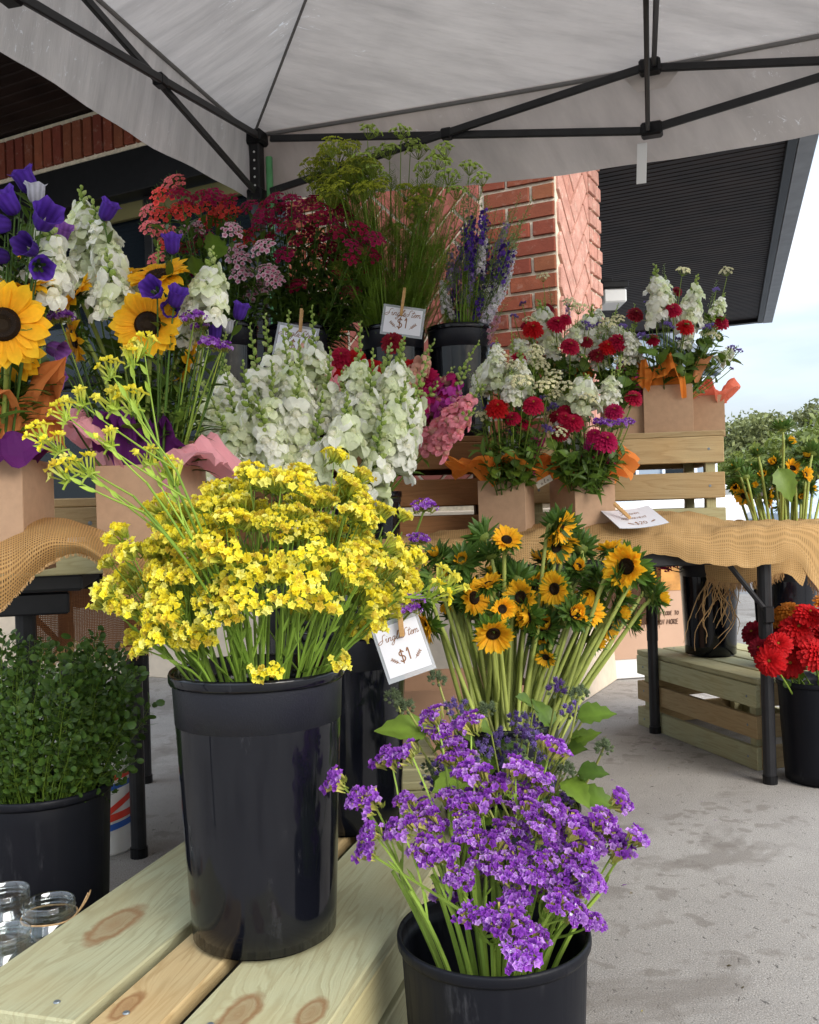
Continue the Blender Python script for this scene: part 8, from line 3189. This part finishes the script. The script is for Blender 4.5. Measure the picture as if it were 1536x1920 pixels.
wc = 'in the pink tissue box by the corner box'
bouquet('c', [('crimson', 1160, 640, 3.0, .9), ('red', 1140, 650, 3.0, .8), ('dark', 1192, 588, 3.05, .75), ('snapm', 1185, 610, 3.02, .9), ('snapm', 1120, 620, 3.05, .9), ('buds', 1190, 570, 3.08, .9), ('thin', 1150, 690), ('thin', 1170, 700), ('thin', 1190, 690), ('thin', 1130, 700), ('thin', 1180, 660), ('age', 1170, 610, 2.98, .8), ('lace', 1160, 690, 2.96, .9), ('leaf', 1185, 680, 3.0, .6),
              ('thin', 1165, 730), ('thin', 1140, 720), ('thin', 1200, 660), ('dark', 1120, 665, 3.0, .7)], 3.0, 3, wc, 'flowers in the pink tissue box bouquet')
wd2 = 'in the left box standing on the burlap'
bouquet('d', [('red', 933, 764, 2.52, .85), ('crimson', 1000, 758, 2.52, .8), ('snap', 925, 655, 2.58, .10), ('snap', 975, 660, 2.58, .11), ('snapm', 958, 690, 2.5, .7), ('lace', 978, 732, 2.5, 1.1), ('lace', 960, 700, 2.55, .9), ('thin', 930, 830), ('thin', 960, 840), ('thin', 990, 830), ('thin', 910, 810), ('leaf', 965, 850, 2.5, .7), ('leaf', 925, 850, 2.5, .6), ('thin', 975, 800), ('thin', 1010, 800),
              ('buds', 935, 650, 2.6, .8), ('buds', 890, 700, 2.56, .7), ('lark', 990, 690, 2.6), ('age', 1025, 800, 2.5, .8), ('crimson', 985, 795, 2.58, .5), ('lace', 1025, 740, 2.55, 1.1), ('lace', 1040, 720, 2.6, 1.0), ('thin', 950, 780), ('thin', 1000, 850), ('leaf', 1000, 840, 2.48, .6), ('buds', 960, 620, 2.62, .7), ('thin', 900, 840), ('lace', 1010, 700, 2.62, 1.0)], 2.55, 4, wd2, 'flowers in the left burlap box bouquet')
we = 'in the box next to the price card'
bouquet('e', [('crimson', 1075, 790, 2.55, .8), ('rose', 1152, 770, 2.52, .7), ('rose', 1137, 826, 2.48, .9), ('rose', 1115, 815, 2.52, .6), ('dark', 1050, 810, 2.55, .7), ('snap', 1100, 705, 2.55, .07), ('snapm', 1150, 690, 2.58, .8), ('snapm', 1085, 720, 2.56, .75), ('lace', 1100, 760, 2.54, .9), ('sta', 1130, 792, 2.46, .9), ('sta', 1160, 793, 2.48, .8), ('sta', 1180, 790, 2.5, .6),
              ('thin', 1080, 850), ('thin', 1110, 860), ('thin', 1140, 850), ('thin', 1060, 840), ('thin', 1160, 840), ('leaf', 1065, 850, 2.5, .7), ('leaf', 1165, 840, 2.52, .6), ('thin', 1090, 810), ('lark', 1160, 670, 2.6), ('buds', 1165, 665, 2.6, .7), ('age', 1030, 805, 2.5, .7), ('crimson', 1060, 770, 2.58, .6), ('crimson', 1190, 745, 2.6, .7), ('thin', 1125, 800), ('dark', 1045, 780, 2.58, .6), ('lace', 1060, 740, 2.58, 1.0), ('thin', 1100, 880), ('thin', 1130, 880), ('snapm', 1055, 730, 2.62, .7)], 2.55, 5, we, 'flowers in the price card box bouquet')

wf = 'in the pale pink tissue box at the left'
bouquet('f', [('snap', 172, 372, 1.68, .17), ('snap', 152, 352, 1.72, .10), ('snap', 200, 470, 1.60, .11), ('snap', 398, 468, 1.66, .11), ('snap', 370, 520, 1.70, .09), ('snap', 105, 460, 1.72, .12), ('snap', 150, 430, 1.74, .12), ('snap', 355, 570, 1.72, .08), ('buds', 297, 453, 1.74, .7), ('buds', 405, 480, 1.70, .6), ('bell', 200, 398, 1.66, 'violet', (.55, -.3, .75), .85),
              ('bell', 323, 460, 1.62, 'violet', (.1, -.5, .8), .8), ('bell', 290, 545, 1.52, 'violet', (-.1, -1, .1), .85), ('bell', 330, 560, 1.54, 'violet', (.4, -.5, .7), .8), ('bell', 320, 580, 1.56, 'dark', (.2, -.9, -.1), .7), ('bell', 450, 585, 1.70, 'violet', (.3, -.3, .8), .75), ('bell', 403, 622, 1.66, 'violet', (.1, -.3, .9), .7), ('bell', 117, 440, 1.68, 'mauve', (.3, -.4, .5), .8),
              ('bell', 103, 655, 1.58, 'mauve', (.8, -.3, -.35), .8), ('bell', 97, 705, 1.58, 'mauve', (.9, -.3, -.35), .8), ('bell', 427, 610, 1.68, 'white', (.1, -.3, .9), .6), ('sta', 113, 593, 1.58, .8), ('sta', 363, 593, 1.58, .75), ('sta', 392, 640, 1.58, .7), ('sta', 415, 648, 1.60, .7), ('sta', 375, 610, 1.64, .6), ('buds', 430, 600, 1.68, .6), ('thin', 180, 640), ('thin', 220, 700), ('thin', 260, 690), ('thin', 300, 700),
              ('thin', 340, 700), ('thin', 370, 660), ('thin', 240, 640), ('thin', 200, 660), ('thin', 310, 640), ('thin', 350, 740), ('thin', 230, 750), ('thin', 290, 760), ('thin', 160, 600), ('thin', 380, 600), ('thin', 400, 700), ('thin', 330, 600), ('thin', 190, 560), ('thin', 270, 640), ('leaf', 250, 740, 1.6, .7), ('leaf', 330, 760, 1.6, .6), ('thin', 120, 520), ('thin', 90, 480)], 1.66, 6, wf, 'flowers in the sunflower box bouquet')
rg = random.Random(121)
tf = BX['f'][1] + np.array([0, 0, .10])
for (x, y, dd, f, s_, lb, ms) in ((277, 608, 1.56, (.05, -1, .10), .98, 'dark centred sunflower facing forward above the pink tissue', 0), (296, 515, 1.64, (-.1, -.55, .85), .98, 'upper sunflower tilted up behind the violet bells', 0),
                                  (140, 556, 1.64, (-.6, -.3, .5), .8, 'half hidden sunflower behind the white spike at the left', 0), (226, 512, 1.70, (.1, -.3, .9), .8, 'sunflower partly seen between the white spike and the upper sunflower', 0),
                                  (140, 636, 1.62, (-.7, -.4, -.2), .7, 'low sunflower petals peeking out left of the stems', .2), (352, 680, 1.68, (.7, .2, -.3), .75, 'sunflower seen from the side low at the right of the stems', .35),
                                  (72, 465, 1.72, (-.2, -.3, .8), .75, 'sunflower hidden behind the violet bells at the upper left', 0), (365, 575, 1.75, (.6, .1, .3), .7, 'sunflower glimpsed behind the right white snapdragon', .2)):
    big_sunflower(tf + np.array([rg.uniform(-.03, .03), rg.uniform(-.03, .03), 0]), U(x, y, dd), f, s_, lb, rg, 20, ms)
wg = 'in the box cut by the left edge'
bouquet('g', [('snap', 95, 400, 1.52, .12), ('leaf', 70, 450, 1.5, .8), ('leaf', 45, 400, 1.52, .8), ('thin', 85, 380), ('thin', 40, 350), ('bell', 53, 345, 1.50, 'violet', (-.3, -.5, .8), .95), ('bell', 82, 415, 1.44, 'violet', (.6, -.7, .35), 1.05), ('bell', 20, 385, 1.46, 'violet', (-.3, -.6, .7), .95), ('bell', 2, 420, 1.46, 'violet', (-.4, -.8, -.2), .95), ('bell', 55, 465, 1.44, 'dark', (-.2, -.9, .1), .85), ('bell', 75, 500, 1.42, 'violet', (.5, -.8, -.35), .85), ('bell', 67, 365, 1.47, 'white', (.1, -.2, .9), .8),
              ('bell', 0, 480, 1.46, 'dark', (-.5, -.6, 0), .8), ('thin', 30, 470), ('thin', 50, 440), ('thin', 20, 520), ('thin', 60, 520), ('thin', -20, 500), ('thin', 10, 440), ('thin', -30, 600), ('leaf', 20, 480, 1.5, .9), ('leaf', 40, 420, 1.5, .7), ('snap', -30, 420, 1.55, .14), ('thin', 20, 700), ('thin', 0, 740), ('leaf', 10, 720, 1.5, .8), ('snapm', 75, 520, 1.6, .8), ('thin', 60, 640)], 1.50, 7, wg, 'flowers in the left edge bouquet')
tg_ = BX['g'][1] + np.array([0, 0, .10])
big_sunflower(tg_, U(6, 608, 1.40), (.15, -1, .0), 1.12, 'largest sunflower, dark centred, cut by the left edge', rg)
big_sunflower(tg_, U(52, 535, 1.52), (.0, -.3, .9), .8, 'sunflower behind the largest one under the violet bells', rg)
big_sunflower(tg_, U(20, 655, 1.50), (-.1, -.9, -.2), .9, 'sunflower half hidden below the largest one', rg)
# purple tufts poking out right of the yellow statice
for (x, y, dd, sc) in ((797, 948, 1.62, .8), (787, 1010, 1.62, .7), (775, 1118, 1.60, .8), (770, 1140, 1.60, .7)):
    bx = B['shadow'] + np.array([.04, 0, .26])
    pos = U(x, y, dd)
    f = norm([.2, -.5, .8])
    t = thing('purple_statice', 'purple statice tuft in the shaded bucket right of the yellow mass', 'statice', bx, 'purple tufts in the shaded bucket')
    stem_part(t, bx, mid_of(bx, pos, .01, rg), pos - f * .012, .0028, .002, GR_STEM, 7, 5)
    c_ = rg.choice(ST_VIO)
    X = norm(np.cross([0, 0, 1], f))
    rows = np.array([X, np.cross(f, X), f])
    fl = part('florets', c_[0], t, mat4(rows, pos - bx, sc))
    part('calyxes', c_[1], fl)
for k in range(16):
    x, y = rg.uniform(620, 790), rg.uniform(960, 1120)
    bx = B['shadow'] + np.array([rg.uniform(-.05, .05), rg.uniform(-.05, .05), .26])
    t = thing('statice_leaf_stem', 'green stem of the shaded bucket behind the yellow mass', 'greenery', bx, 'stems in the shaded bucket')
    p = U(x, y, 1.70)
    pts = stem_part(t, bx, mid_of(bx, p, .01, rg), p, .0025, .0012, GR_STEM, 7, 5)
    leaves_on(t, pts, LANCE, 6, .2, 1, .9, rg)
